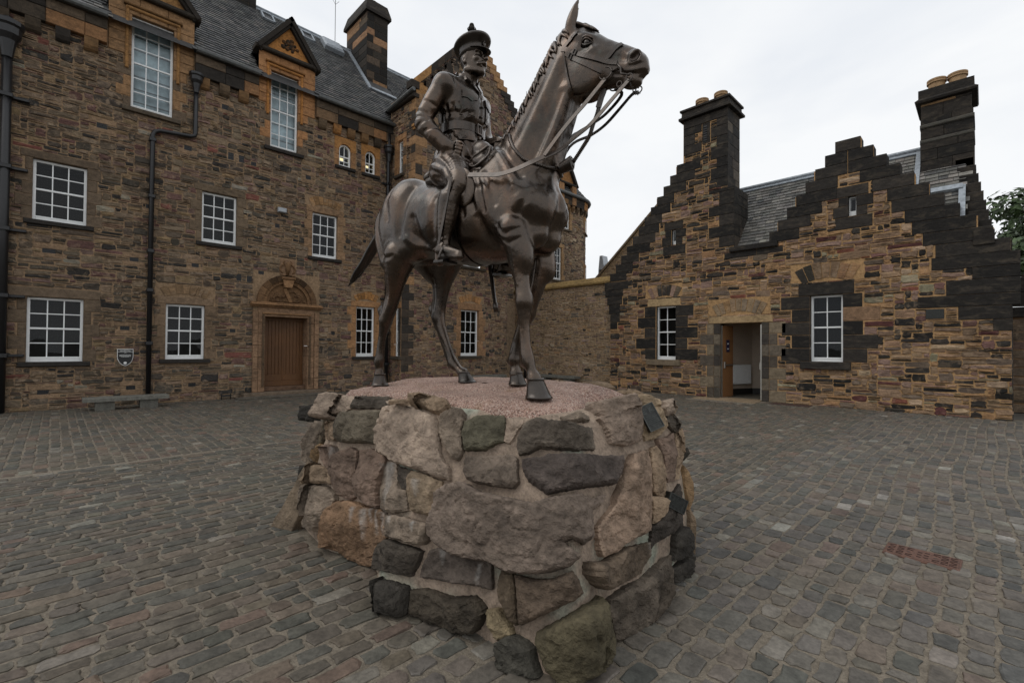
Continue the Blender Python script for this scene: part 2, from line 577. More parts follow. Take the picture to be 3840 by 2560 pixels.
def stone_geo(rng, F, r, gap=.0105, proud=(.004, .024), n=8, jit=.019, rnd=.30, inset=.016, flat=None):
    """one rubble stone with an uneven face; returns verts, faces"""
    u0, u1, v0, v1 = r
    g = gap * rng.uniform(.5, 1.4)
    a, b = (u1 - u0) / 2 - g, (v1 - v0) / 2 - g
    cu, cv = (u0 + u1) / 2, (v0 + v1) / 2
    a = max(a, .012); b = max(b, .010)
    m = min(a, b)
    c = m * rnd
    if n == 8:
        ring = [(-a + c, -b), (a - c, -b), (a, -b + c), (a, b - c), (a - c, b), (-a + c, b), (-a, b - c), (-a, -b + c)]
    elif n == 12:
        ring = [(-a + c, -b), (0, -b), (a - c, -b), (a, -b + c), (a, 0), (a, b - c), (a - c, b), (0, b), (-a + c, b), (-a, b - c), (-a, 0), (-a, -b + c)]
    else:
        ring = [(-a, -b), (a, -b), (a, b), (-a, b)]
    j = min(jit, m * .34)
    ring = [(x + rng.uniform(-j, j), y + rng.uniform(-j, j)) for x, y in ring]
    pr = rng.uniform(*proud)
    tu, tv = (rng.uniform(-.012, .012) * (1 if flat is None else .25) for _ in range(2))
    k = 1 - min(inset / m, .45)
    N = len(ring)
    P = [F(cu + x, cv + y, -.02) for x, y in ring]
    P += [F(cu + x, cv + y, max(.002, pr * .55 + rng.uniform(-.003, .003))) for x, y in ring]
    P += [F(cu + x * k + rng.uniform(-j, j) * .5, cv + y * k + rng.uniform(-j, j) * .5,
            max(.004, pr + tu * x / a + tv * y / b + rng.uniform(-.004, .005) * (1 if flat is None else .25))) for x, y in ring]
    P.append(F(cu + rng.uniform(-.3, .3) * a, cv + rng.uniform(-.3, .3) * b, pr + rng.uniform(.0, .010) * (flat if flat is not None else 1)))
    fs = []
    for q in range(N):
        t = (q + 1) % N
        fs += [(q, t, N + t, N + q), (N + q, N + t, 2 * N + t, 2 * N + q), (2 * N + q, 2 * N + t, 3 * N)]
    return P, fs

def lay_stones(name, rects, F, mat, parent, rng, colour, limit=300, n=8, stuff_name=None, **kw):
    """largest `limit` stones become objects, the rest one joined part"""
    sc = []
    for r in rects:
        c = F((r[0] + r[1]) / 2, (r[2] + r[3]) / 2)
        sc.append(screen_area(c, math.sqrt((r[1] - r[0]) * (r[3] - r[2]))))
    order = sorted(range(len(rects)), key=lambda i: -sc[i])
    rest = MB()
    for q, i in enumerate(order):
        r = rects[i]
        col = colour(rng, (r[0] + r[1]) / 2, (r[2] + r[3]) / 2, r)
        if q < limit and sc[i] > 0:
            P, fs = stone_geo(rng, F, r, n=12 if n == 8 else n, **kw)
            MB().add(P, fs, col).build(name, mat, parent)
        else:
            P, fs = stone_geo(rng, F, r, n=n, **kw)
            rest.add(P, fs, col)
    if rest.v:
        o = rest.build(stuff_name or name + '_remainder', mat, parent)
        o['kind'] = 'stuff'

def in_rects(U, V, rects):
    m = np.zeros(U.shape, bool)
    for a, b, c, d in rects:
        m |= (U > a) & (U < b) & (V > c) & (V < d)
    return m

def wall_sheet(mb, F, u0, u1, v0, v1, holes, w=0.0, col=(1, 1, 1), top=None):
    """mortar backing of a wall as quads between the openings (cells of the cut lines)"""
    us = sorted({u0, u1} | {x for h in holes for x in h[:2] if u0 < x < u1})
    vs = sorted({v0, v1} | {x for h in holes for x in h[2:] if v0 < x < v1})
    for a, b in zip(us, us[1:]):
        for c, d in zip(vs, vs[1:]):
            mu, mv = (a + b) / 2, (c + d) / 2
            if any(h[0] < mu < h[1] and h[2] < mv < h[3] for h in holes):
                continue
            mb.add([F(a, c, w), F(b, c, w), F(b, d, w), F(a, d, w)], [(0, 1, 2, 3)], col)

# dressed stone --------------------------------------------------------------
TAN = srgb(150, 118, 84)
OCHRE = srgb(160, 114, 66)
GREY = srgb(120, 104, 84)
SOOT = srgb(52, 48, 44)
def dressed(parent, name, F, u0, u1, v0, v1, w0, w1, col, rng, mat='ashlar', bev=.012, g=.003):
    k = 1 + rng.uniform(-.13, .13)
    q = sum(col) / 3
    col = tuple(x * .82 + q * .18 for x in col)
    return MB().box(F, u0 + g, u1 - g, v0 + g, v1 - g, w0, w1, tuple(c * k for c in col), bev).build(name, M[mat], parent)

def sash_window(parent, F, u0, u1, v0, v1, cols, rows, depth=.13, blind=None, arch=False, split=None, deep=.6, lit=False):
    """white sash window set in an opening; building > window > pane"""
    w = -depth
    fr = MB()
    T = .055                                   # outer frame
    fr.box(F, u0, u0 + T, v0, v1, w - .07, w + .02, bev=.006)
    fr.box(F, u1 - T, u1, v0, v1, w - .07, w + .02, bev=.006)
    if not arch:
        fr.box(F, u0 + T, u1 - T, v1 - T, v1, w - .07, w + .016, bev=.006)
    H = v1 - v0
    bot = .085 + .03 * (H > 1.2)
    fr.box(F, u0 + T, u1 - T, v0, v0 + bot, w - .07, w + .012, bev=.006)
    fr.box(F, u0 + T, u1 - T, v0 + bot - .028, v0 + bot - .018, w + .012, w + .02)
    iu0, iu1, iv0, iv1 = u0 + T, u1 - T, v0 + bot, v1 - T
    if split is None:
        split = rows // 2
    mr = .042
    ph = (iv1 - iv0 - mr) / rows
    pw = (iu1 - iu0) / cols
    b = .011
    ys = []
    y = iv0
    for r_ in range(rows):
        ys.append((y, y + ph))
        y += ph
        if r_ == split - 1:
            fr.box(F, iu0, iu1, y, y + mr, w - .05, w + .006, bev=.005)
            y += mr
        elif r_ < rows - 1:
            fr.box(F, iu0, iu1, y - b, y + b, w - .045 + (.02 if r_ >= split else 0), w - .012 + (.018 if r_ >= split else 0))
    for c in range(1, cols):
        x = iu0 + c * pw
        fr.box(F, x - b, x + b, iv0, ys[split - 1][1], w - .046, w - .010)
        fr.box(F, x - b, x + b, ys[split][0], iv1, w - .026, w + .008)
    if arch:                                   # round-headed top
        cu, R = (u0 + u1) / 2, (u1 - u0) / 2
        N = 14
        for k in range(N):
            a0, a1 = math.pi * k / N, math.pi * (k + 1) / N
            pts = [(cu + R * math.cos(a0), v1 + R * math.sin(a0)), (cu + R * math.cos(a1), v1 + R * math.sin(a1)),
                   (cu + (R - T) * math.cos(a1), v1 + (R - T) * math.sin(a1)), (cu + (R - T) * math.cos(a0), v1 + (R - T) * math.sin(a0))]
            fr.prism(F, pts, w - .07, w + .018)
        fr.box(F, cu - b, cu + b, v1 - T, v1 + R - T, w - .026, w + .006)
    win = fr.build('window', M['white'], parent)
    for r_ in range(rows):
        for c in range(cols):
            x0, x1 = iu0 + c * pw + b * (c > 0), iu0 + (c + 1) * pw - b * (c < cols - 1)
            y0, y1 = ys[r_][0] + b * (r_ not in (0, split)), ys[r_][1] - b * (r_ not in (split - 1, rows - 1))
            dz = w - .03 + (.018 if r_ >= split else 0)
            t = random.uniform(-.0015, .0015); t2 = random.uniform(-.0015, .0015)
            MB().add([F(x0, y0, dz + t), F(x1, y0, dz + t2), F(x1, y1, dz - t), F(x0, y1, dz - t2)], [(0, 1, 2, 3)]).build('pane', M['glass'], win)
    if arch:
        cu, R = (u0 + u1) / 2, (u1 - u0) / 2 - T
        pts = [F(cu + R * math.cos(math.pi * k / 12), v1 - T + (R + T) * math.sin(math.pi * k / 12), w - .012) for k in range(13)]
        MB().add(pts, [tuple(range(13))]).build('pane', M['glass'], win)
        v1 = v1 + (u1 - u0) / 2
    # dark room behind the glass
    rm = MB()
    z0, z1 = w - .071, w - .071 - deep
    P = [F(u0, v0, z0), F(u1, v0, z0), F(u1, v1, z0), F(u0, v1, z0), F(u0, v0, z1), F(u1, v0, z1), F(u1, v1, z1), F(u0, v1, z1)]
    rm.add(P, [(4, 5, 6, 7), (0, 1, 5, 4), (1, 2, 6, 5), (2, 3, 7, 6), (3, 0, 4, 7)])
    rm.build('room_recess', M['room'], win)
    if blind:
        bl = MB()
        bl.box(F, u0 + .03, u1 - .03, v0 + .05, v1 - .02, w - .16, w - .15, (.62, .70, .74))
        for q in range(blind[0]):
            yy = v0 + (q + .75) * (v1 - v0) / blind[0]
            bl.box(F, u0 + .03, u1 - .03, yy, yy + .03, w - .148, w - .14, (.35, .35, .36))
        bl.build('blind', M['blind_t'], win)
    if lit:
        MB().box(F, u0 + .05, u1 - .12, v0 + .30, v0 + .40, w - .25, w - .22).build('strip_light', M['lampglow'], win)
    return win

M['blind_t'] = stone_mat('pale_blind', 0.0, 4, .9, .02, (1, 1, 1))

def surround(parent, F, u0, u1, v0, v1, rng, col, sill_col=None, lint_h=.20, jamb=(.14, .26), sill=True, lintel=True, w=.014, arch_over=False, lint_ext=.2, depth=.13, rec_rubble=None, mat='ashlar', jh=.30, ragged=0.0):
    """lintel, sill and jamb stones round an opening (each its own part); returns the rect they cover"""
    n = max(2, int(round((v1 - v0) / jh)))
    h = (v1 - v0) / n
    big = 0
    taken = []
    for s in (-1, 1):
        for k in range(n):
            L = jamb[(k + (s > 0)) % 2] + rng.uniform(-.02, .05 + ragged)
            a, b = (u0 - L, u0) if s < 0 else (u1, u1 + L)
            dressed(parent, 'jamb_stone', F, a, b, v0 + k * h, v0 + (k + 1) * h, -depth - .1, w, col, rng, mat)
            taken.append((a, b, v0 + k * h, v0 + (k + 1) * h))
    if lintel:
        dressed(parent, 'lintel', F, u0 - lint_ext, u1 + lint_ext, v1, v1 + lint_h, -depth - .1, w + .003, col, rng, mat)
        taken.append((u0 - lint_ext, u1 + lint_ext, v1, v1 + lint_h))
    if sill:
        dressed(parent, 'sill', F, u0 - .13, u1 + .13, v0 - .10, v0, -depth - .1, .085, sill_col or SOOT, rng, mat, .012, 0)
        taken.append((u0 - .13, u1 + .13, v0 - .10, v0))
    if arch_over:
        taken += voussoirs(parent, F, (u0 + u1) / 2, v1 + lint_h + .02, (u1 - u0) / 2 + .02, rng, col)
    return taken

def voussoirs(parent, F, cu, v, half, rng, col, n=7, h=.24, pal=None):
    """relieving arch of upright stones over a lintel"""
    R = half * 2.1
    cy = v - R * .93
    a = math.asin(min(.95, half / R))
    for k in range(n):
        a0 = -a + 2 * a * k / n + .008; a1 = -a + 2 * a * (k + 1) / n - .008
        r0, r1 = R + rng.uniform(-.006, .006), R + h + rng.uniform(-.03, .03)
        pts = [(cu + r0 * math.sin(a0), cy + r0 * math.cos(a0)), (cu + r0 * math.sin(a1), cy + r0 * math.cos(a1)),
               (cu + r1 * math.sin(a1), cy + r1 * math.cos(a1)), (cu + r1 * math.sin(a0), cy + r1 * math.cos(a0))]
        kk = rng.uniform(.7, 1.25)
        c = pick(rng, pal) if pal else tuple(x * kk for x in col)
        MB().prism(F, pts, -.02, .012 + rng.uniform(0, .01), c).build('arch_stone', M['rubble'], parent)
    top = cy + (R + h)
    return [(cu - half * 1.45, cu + half * 1.45, v - .02, top)]

def vent(parent, F, u, v, w_, h_, rng, col=TAN, stones=True):
    """small black iron air grille in the wall"""
    if stones:
        dressed(parent, 'vent_stone', F, u - w_ * 1.25, u + w_ * 1.3, v + h_ / 2, v + h_ / 2 + .12, -.05, .010, col, rng)
        dressed(parent, 'vent_stone', F, u - w_ * 1.2, u + w_ * 1.25, v - h_ / 2 - .11, v - h_ / 2, -.05, .008, col, rng)
    g = MB()
    g.box(F, u - w_ / 2, u + w_ / 2, v - h_ / 2, v + h_ / 2, -.06, -.012)
    nb = max(3, int(w_ / .035))
    for k in range(nb + 1):
        x = u - w_ / 2 + w_ * k / nb
        g.box(F, x - .005, x + .005, v - h_ / 2, v + h_ / 2, -.011, .004)
    for k in range(4):
        y = v - h_ / 2 + h_ * k / 3
        g.box(F, u - w_ / 2, u + w_ / 2, y - .005, y + .005, -.011, .006)
    g.build('air_vent', M['iron'], parent)
    r = [(u - w_ / 2 - .01, u + w_ / 2 + .01, v - h_ / 2 - .01, v + h_ / 2 + .01)]
    if stones:
        r += [(u - w_ * 1.25, u + w_ * 1.3, v + h_ / 2, v + h_ / 2 + .12), (u - w_ * 1.2, u + w_ * 1.25, v - h_ / 2 - .11, v - h_ / 2)]
    return r

def slate_roof(parent, F, quad_inside, u0, u1, v0, v1, rng, pal, su=.17, sv=.13, limit=300):
    """courses of individual slates on a roof plane (u along the eaves, v up the slope)"""
    rects = []
    nrow = int((v1 - v0) / sv)
    for j in range(nrow):
        u = u0 + rng.uniform(0, su)
        while u < u1:
            w = su * rng.uniform(.72, 1.25)
            rects.append((u, u + w, v0 + j * sv, v0 + (j + 1) * sv))
            u += w
    U = np.array([(r[0] + r[1]) / 2 for r in rects]); V = np.array([(r[2] + r[3]) / 2 for r in rects])
    ok = quad_inside(U, V)
    rects = [r for r, k in zip(rects, ok) if k]
    sc = [screen_area(F((r[0] + r[1]) / 2, (r[2] + r[3]) / 2), .15) for r in rects]
    order = sorted(range(len(rects)), key=lambda i: -sc[i])
    rest = MB()
    for q, i in enumerate(order):
        a, b, c, d = rects[i]
        g = .004
        t = rng.uniform(.010, .018); dv = rng.uniform(-.012, .008); lift = rng.uniform(0, .004)
        e = (d - c) * .35
        P = [F(a + g, c + dv, .022 + lift), F(b - g, c + dv + rng.uniform(-.006, .006), .022 + lift), F(b - g, d + e, .002), F(a + g, d + e, .002),
             F(a + g, c + dv, .022 + lift + t), F(b - g, c + dv, .022 + lift + t), F(b - g, d + e, .006), F(a + g, d + e, .006)]
        fs = [(4, 5, 6, 7), (0, 1, 5, 4), (1, 2, 6, 5), (0, 4, 7, 3)]
        col = pick(rng, pal)
        if q < limit and sc[i] > 0:
            MB().add(P, fs, col).build('slate', M['slate'], parent)
        else:
            rest.add(P, fs, col)
    if rest.v:
        rest.build('slate_remainder', M['slate'], parent)['kind'] = 'stuff'

# ================================================================== ground
rngG = random.Random(11)
big = MB()
S = 900.0
for (a, b, c, d) in [(-S, -16, -S, S), (3.2, S, -S, S), (-16, 3.2, -S, -3.2), (-16, 3.2, 15.2, S)]:
    big.add([(a, c, -.02), (b, c, -.02), (b, d, -.02), (a, d, -.02)], [(0, 1, 2, 3)])
ground = tag(big.build('ground', M['ground']), 'plain paved ground reaching away beyond the courtyard walls', 'ground', kind='structure')
yard = MB().add([(-16, -3.2, 0), (3.2, -3.2, 0), (3.2, 15.2, 0), (-16, 15.2, 0)], [(0, 1, 2, 3)], srgb(122, 113, 100)).build('courtyard', M['joint'])
tag(yard, 'courtyard floor of stone setts in gritty pale joints', 'courtyard', kind='structure')

PLINTH_FOOT = [(-4.05, 1.42), (-3.49, 1.45), (-2.89, 1.56), (-2.45, 1.38), (-1.87, 1.62), (-1.32, 1.66), (-1.30, 2.02), (-1.44, 3.15), (-1.7, 3.45), (-2.6, 3.62), (-3.6, 3.5), (-4.15, 2.9), (-4.3, 2.1)]
def in_poly(x, y, poly):
    c = False
    for (x0, y0), (x1, y1) in zip(poly, poly[1:] + poly[:1]):
        if (y0 > y) != (y1 > y) and x < (x1 - x0) * (y - y0) / (y1 - y0) + x0:
            c = not c
    return c

SETT = [(6, srgb(97, 90, 80)), (5, srgb(104, 94, 81)), (4, srgb(88, 85, 77)), (2, srgb(108, 94, 79)), (1.2, srgb(116, 109, 95)), (.5, srgb(104, 86, 72)), (.25, srgb(138, 132, 120)), (1.6, srgb(80, 78, 73))]
SETT_L = [(5, srgb(95, 86, 71)), (4, srgb(85, 81, 70)), (3, srgb(102, 88, 71)), (2, srgb(80, 77, 68)), (.8, srgb(106, 85, 68)), (.4, srgb(120, 113, 99)), (2, srgb(88, 80, 67))]
setts = []
# courses running along Y (most of the yard)
x = -7.62
while x < 2.9:
    cw = rngG.uniform(.105, .135) if x > -1.9 else rngG.uniform(.095, .125)
    y = -3.0 + rngG.uniform(0, .2)
    while y < 14.75:
        L = rngG.uniform(.13, .25)
        if rngG.random() < .12: L *= .65
        dx = .05 * math.sin(y * .55 + x * .3) + .03 * math.sin(y * 1.3 + 1)
        setts.append((x + dx, x + cw + dx, y, y + L))
        y += L
    x += cw
# courses running along X near the long building
y = -3.0
while y < 14.75:
    cw = rngG.uniform(.10, .135)
    x = -14.98
    while x < -7.78:
        L = rngG.uniform(.13, .26)
        setts.append((x, min(x + L, -7.74), y, y + cw))
        x += L
    y += cw
DRAIN = (-.56, -.10, 4.44, 4.68)
SKIP = [DRAIN, (-6.35, -4.45, 13.55, 14.8), (-4.25, -3.2, 14.05, 14.8), (-14.98, -14.35, 3.7, 6.4)]
good = []
for r in setts:
    cx, cy = (r[0] + r[1]) / 2, (r[2] + r[3]) / 2
    if in_poly(cx, cy, PLINTH_FOOT) or any(s[0] < cx < s[1] and s[2] < cy < s[3] for s in SKIP):
        continue
    good.append((r, screen_area((cx, cy, 0), .15)))
good.sort(key=lambda t: -t[1])
GF = WORLD
rest = MB()
for q, (r, s) in enumerate(good):
    cx, cy = (r[0] + r[1]) / 2, (r[2] + r[3]) / 2
    col = pick(rngG, SETT if cx > -1.9 else SETT_L)
    near = q < 300 and s > 0
    P, fs = stone_geo(rngG, GF, r, gap=.0105 if cx < -1.9 else .0125, proud=(.005, .010), n=12 if s > .0015 else 8, jit=.010, rnd=.30, inset=.006, flat=.10)
    if near:
        MB().add(P, fs, col).build('sett', M['sett'], yard)
    else:
        rest.add(P, fs, col)
rest.build('sett_remainder', M['sett'], yard)['kind'] = 'stuff'
print('ground', len(good), time.time() - T0)
# ================================================================== long building on the left
rngL = random.Random(21)
XL = -15.0
LF = Frame((XL, 0, 0), (0, 1, 0), (0, 0, 1), (1, 0, 0))
hall = tag(empty('long_stone_building'), 'long brown rubble building with white sash windows, dormers and carved doorway', 'building')
PAL_L = [(5, srgb(124, 103, 78)), (4, srgb(104, 87, 68)), (3, srgb(86, 76, 63)), (2.5, srgb(140, 114, 84)), (1.6, srgb(128, 96, 82)),
         (1.1, srgb(116, 78, 68)), (1.2, srgb(146, 117, 74)), (1.3, srgb(62, 58, 53)), (.35, srgb(150, 140, 118)), (.25, srgb(134, 72, 56))]
PAL_W = [(5, srgb(134, 110, 82)), (4, srgb(118, 95, 74)), (2.2, srgb(126, 90, 78)), (2, srgb(150, 120, 84)), (1.2, srgb(116, 76, 68)), (1.8, srgb(92, 80, 68)), (1.2, srgb(64, 60, 56)), (1.0, srgb(156, 118, 72))]
PAL_B = [(5, srgb(156, 130, 96)), (4, srgb(140, 114, 84)), (3, srgb(166, 142, 112)), (1.6, srgb(128, 104, 84)), (1.4, srgb(158, 128, 108)), (.8, srgb(120, 110, 96)), (.4, srgb(58, 54, 50)), (1, srgb(166, 126, 76))]
SLATE = [(5, srgb(88, 88, 86)), (4, srgb(74, 75, 75)), (2, srgb(100, 98, 94)), (1.5, srgb(64, 66, 68)), (.8, srgb(110, 104, 98))]
MORTAR_L = srgb(146, 122, 96)

taken, holes = [], []
def opening(u0, u1, v0, v1, **k):
    holes.append((u0, u1, v0, v1))
    taken.append((u0, u1, v0, v1))
    taken.extend(surround(hall, LF, u0, u1, v0, v1, rngL, **k))

BR, TN, ORR = srgb(108, 90, 70), srgb(140, 112, 82), srgb(164, 118, 70)
opening(-.46, .48, 1.10, 2.57, col=BR, lint_h=.22, lint_ext=.30)
opening(2.06, 2.93, 1.13, 2.59, col=srgb(128, 104, 78), arch_over=True)
opening(7.31, 8.00, 1.16, 2.87, col=ORR, arch_over=True, jamb=(.18, .30))
opening(-.41, .50, 4.31, 5.70, col=BR, lint_h=.18)
opening(2.82, 3.67, 4.34, 5.74, col=srgb(116, 97, 74))
opening(5.80, 6.62, 4.36, 5.79, col=srgb(150, 116, 80), arch_over=True)
W_L = [(-.46, .48, 1.10, 2.57, 3, 4), (2.06, 2.93, 1.13, 2.59, 3, 4), (7.31, 8.00, 1.16, 2.87, 3, 4), (-.41, .50, 4.31, 5.70, 3, 4),
       (2.82, 3.67, 4.34, 5.74, 3, 4), (5.80, 6.62, 4.36, 5.79, 3, 4)]
for a, b, c, d, nc, nr in W_L:
    sash_window(hall, LF, a, b, c, d, nc, nr, depth=.11)
# tall dormer windows that break the eaves
EAVE = 9.40
DORM = [(1.27, 2.13, 7.46, 9.80, .82, 2.58, 1.70), (4.52, 5.31, 7.475, 9.79, 4.18, 5.82, 5.03)]
for q, (a, b, c, d, s0, s1, mid) in enumerate(DORM):
    col = srgb(150, 112, 70) if q == 0 else srgb(176, 122, 68)
    holes.append((a, b, c, d)); taken.append((a, b, c, d))
    sash_window(hall, LF, a, b, c, d, 3, 6, depth=.10, blind=(7 if q == 0 else 5,))
    # jambs below the eaves, ashlar dormer front above them
    n = 9
    hh = (d - c) / n
    for sgn in (-1, 1):
        for k in range(n):
            v0 = c + k * hh
            hi = v0 + hh > EAVE - .55
            ext = (a - s0 if sgn < 0 else s1 - b) if hi else (.16, .30)[(k + (sgn > 0)) % 2]
            u0, u1 = (a - ext, a) if sgn < 0 else (b, b + ext)
            dressed(hall, 'jamb_stone', LF, u0, u1, v0, v0 + hh, -.25, .03 if hi else .014, col if hi or k % 3 else BR, rngL)
            taken.append((u0, u1, v0, v0 + hh))
    dressed(hall, 'sill', LF, a - .17, b + .17, c - .11, c, -.2, .09, SOOT if q else srgb(92, 80, 64), rngL, g=0)
    taken.append((a - .17, b + .17, c - .11, c))
    mo = MB()                                   # roll moulding round the window
    mo.box(LF, a - .13, a - .06, c + .95, d + .10, .03, .075, col, .02)
    mo.box(LF, b + .06, b + .13, c + .95, d + .10, .03, .075, col, .02)
    mo.box(LF, a - .13, b + .13, d + .10, d + .18, .03, .085, col, .025)
    mo.box(LF, a - .17, b + .17, d + .18, d + .24, .03, .11, tuple(x * .5 for x in col), .02)
    mo.build('window_moulding', M['ashlar'], hall)
    top = 10.36
    for k, (x0, x1) in enumerate(((s0, mid - .28), (mid - .28, mid + .3), (mid + .3, s1))):
        dressed(hall, 'dormer_block', LF, x0, x1, d, top, -.25, .028, col, rngL)
    taken.append((s0, s1, d, top))
    # pediment: raking cornices, tympanum, carved boss
    pk = 11.56
    e0, e1 = s0 - .10, s1 + .10
    MB().prism(LF, [(e0 + .06, top), (e1 - .06, top), (mid, pk - .12)], -.25, .01, col).build('tympanum', M['ashlar'], hall)
    th = .20
    for (p0, p1) in (((e0, top - .04), (mid, pk)), ((mid, pk), (e1, top - .04))):
        du, dv = p1[0] - p0[0], p1[1] - p0[1]
        L = math.hypot(du, dv); nx, ny = dv / L, -du / L
        for w1, t0, t1 in ((.20, -.02, .10), (.13, .10, .17)):
            pts = [(p0[0] + nx * t1, p0[1] + ny * t1), (p1[0] + nx * t1, p1[1] + ny * t1), (p1[0] + nx * t0, p1[1] + ny * t0), (p0[0] + nx * t0, p0[1] + ny * t0)]
            MB().prism(LF, pts, -.3, w1, srgb(50, 45, 40)).build('raking_cornice', M['ashlar'], hall)
    MB().box(LF, e0 - .03, e1 + .03, top - .10, top + .02, -.2, .17, srgb(58, 52, 45), .03).build('pediment_cornice', M['ashlar'], hall)
    bo = MB()
    for k in range(14):
        an = k * 2.4; rr = .05 + .014 * k
        cu, cv = mid + rr * math.cos(an) * 1.0, 10.74 + rr * math.sin(an) * .85
        s_ = rngL.uniform(.05, .085)
        bo.lathe(Frame(LF(cu, cv, -.005), LF.u, LF.v, LF.w), [(s_, 0), (s_ * .85, .035), (s_ * .4, .06)], 8, srgb(92, 66, 42) if k % 2 else srgb(60, 50, 40))
    bo.build('carved_boss', M['ashlar'], hall, smooth=True)
    # dormer cheeks and little roof running back into the slates
    ck = MB()
    zr = math.tan(rad(50))
    def back(v): return -(max(0, v - EAVE)) / zr - .2
    for u in (s0, s1):
        ck.add([LF(u, EAVE - .3, -.02), LF(u, top, -.02), LF(u, top, back(top))], [(0, 1, 2), (2, 1, 0)], srgb(120, 120, 122))
    ck.build('dormer_cheek', M['lead'], hall)
    rf = MB()
    for (ue, ss) in ((e0, -1), (e1, 1)):
        rf.add([LF(ue, top - .06, .05), LF(mid, pk - .03, .05), LF(mid, pk - .03, back(pk) - .1), LF(ue, top - .06, back(top) - .1)], [(0, 1, 2, 3), (3, 2, 1, 0)], srgb(84, 84, 83))
    rf.build('dormer_roof', M['slate'], hall)
# round-headed small windows
for (a, b, c, d) in ((6.64, 7.06, 7.50, 8.27), (7.57, 7.96, 7.50, 8.31)):
    sp = d - (b - a) / 2
    holes.append((a, b, c, d)); taken.append((a - .02, b + .02, c, d))
    sash_window(hall, LF, a, b, c, sp, 2, 3, depth=.09, arch=True, split=2, lit=True)
    for sgn in (-1, 1):
        for k in range(3):
            h = (sp - c) / 3
            u0, u1 = (a - .16, a) if sgn < 0 else (b, b + .16)
            dressed(hall, 'jamb_stone', LF, u0, u1, c + k * h, c + (k + 1) * h, -.2, .012, ORR, rngL)
    # arched head cut from one block
    R = (b - a) / 2; cu = (a + b) / 2
    for sgn in (-1, 1):
        pts = [(cu + sgn * R * math.cos(t), sp + R * math.sin(t)) for t in np.linspace(0, math.pi / 2, 9)]
        poly = pts + [(cu, d + .20), (cu + sgn * (R + .16), d + .20), (cu + sgn * (R + .16), sp)]
        if sgn > 0:
            poly = poly[::-1]
        poly = poly if sgn < 0 else poly
        area = sum(p[0] * q_[1] - q_[0] * p[1] for p, q_ in zip(poly, poly[1:] + poly[:1]))
        if area < 0: poly = poly[::-1]
        MB().prism(LF, poly, -.2, .012, ORR).build('arch_head', M['ashlar'], hall)
    taken.append((a - .16, b + .16, c, d + .20))
    dressed(hall, 'sill', LF, a - .14, b + .14, c - .10, c, -.2, .08, SOOT, rngL, g=0)
    taken.append((a - .14, b + .14, c - .10, c))

# ---- doorway with carved tympanum
dcol = srgb(146, 112, 80)
da, db, dv0, dv1 = 4.45, 5.69, .33, 2.38
holes.append((da, db, 0, dv1)); taken.append((da - .34, db + .36, 0, 3.72))
for k in range(7):
    h = (2.55 - .14) / 7
    for (x0, x1) in ((da - .20, da), (db, db + .20)):
        dressed(hall, 'door_jamb', LF, x0, x1, .14 + k * h, .14 + (k + 1) * h, -.5, .03, dcol, rngL)
    for (x0, x1) in ((da - .34, da - .20), (db + .20, db + .34)):
        dressed(hall, 'door_pilaster', LF, x0, x1, .14 + k * h, .14 + (k + 1) * h, -.1, .065, dcol, rngL)
dressed(hall, 'door_lintel', LF, da - .20, db + .20, dv1, 2.66, -.5, .035, dcol, rngL, g=0)
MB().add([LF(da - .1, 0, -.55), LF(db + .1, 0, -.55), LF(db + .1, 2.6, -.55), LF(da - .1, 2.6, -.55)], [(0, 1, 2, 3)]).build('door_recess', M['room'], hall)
mo = MB()
for (x0, x1) in ((da - .085, da - .03), (db + .03, db + .085)):
    mo.box(LF, x0, x1, .3, dv1 + .09, .03, .075, srgb(96, 78, 60), .02)
mo.box(LF, da - .085, db + .085, dv1 + .07, dv1 + .12, .036, .085, dcol, .02)
mo.build('door_moulding', M['ashlar'], hall)
co = MB()
for v, w1, h in ((2.66, .12, .05), (2.71, .19, .05), (2.76, .15, .04)):
    co.box(LF, da - .36 - w1 * .3, db + .36 + w1 * .3, v, v + h, -.05, w1, dcol, .015)
co.build('door_cornice', M['ashlar'], hall)
cu, cv = (da + db) / 2 - .01, 2.80
Ro = .86
for (r0, r1, w1, c_) in ((.70, .86, .12, .75), (.60, .70, .07, .9)):
    for k in range(11):
        a0, a1 = math.pi * k / 11, math.pi * (k + 1) / 11 - .012
        pts = [(cu + r * math.cos(t), cv + r * math.sin(t)) for r, t in ((r0, a0), (r1, a0), (r1, (a0 + a1) / 2), (r1, a1), (r0, a1), (r0, (a0 + a1) / 2))]
        kk = c_ * rngL.uniform(.55, 1.0) * (.45 if 3 <= k <= 7 and r0 > .65 else 1)
        MB().prism(LF, pts, -.05, w1, tuple(x * kk for x in dcol)).build('arch_moulding', M['ashlar'], hall)
ty = [(cu + .60 * math.cos(t), cv + .60 * math.sin(t)) for t in np.linspace(0, math.pi, 20)]
MB().prism(LF, ty, -.05, .005, tuple(x * .6 for x in dcol)).build('tympanum', M['ashlar'], hall)
def carve(paths, name, col, r=.028, flat=.6):
    mb = MB()
    for pts, rr in paths:
        P = [LF(u, v, w) for u, v, w in pts]
        mb.tube(P, rr, 7, col)
    return mb.build(name, M['ashlar'], hall, smooth=True)
ccol = tuple(x * .5 for x in dcol)
paths = []
def arc_path(u, v, r, a0, a1, rr, n=9, sq=1.0, w=.02):
    pts = [(u + r * math.cos(a0 + (a1 - a0) * k / n), v + r * sq * math.sin(a0 + (a1 - a0) * k / n), w + .012 * math.sin(k)) for k in range(n + 1)]
    return (pts, [rr * (1 - .55 * abs(2 * k / n - 1) ** 2) for k in range(n + 1)])
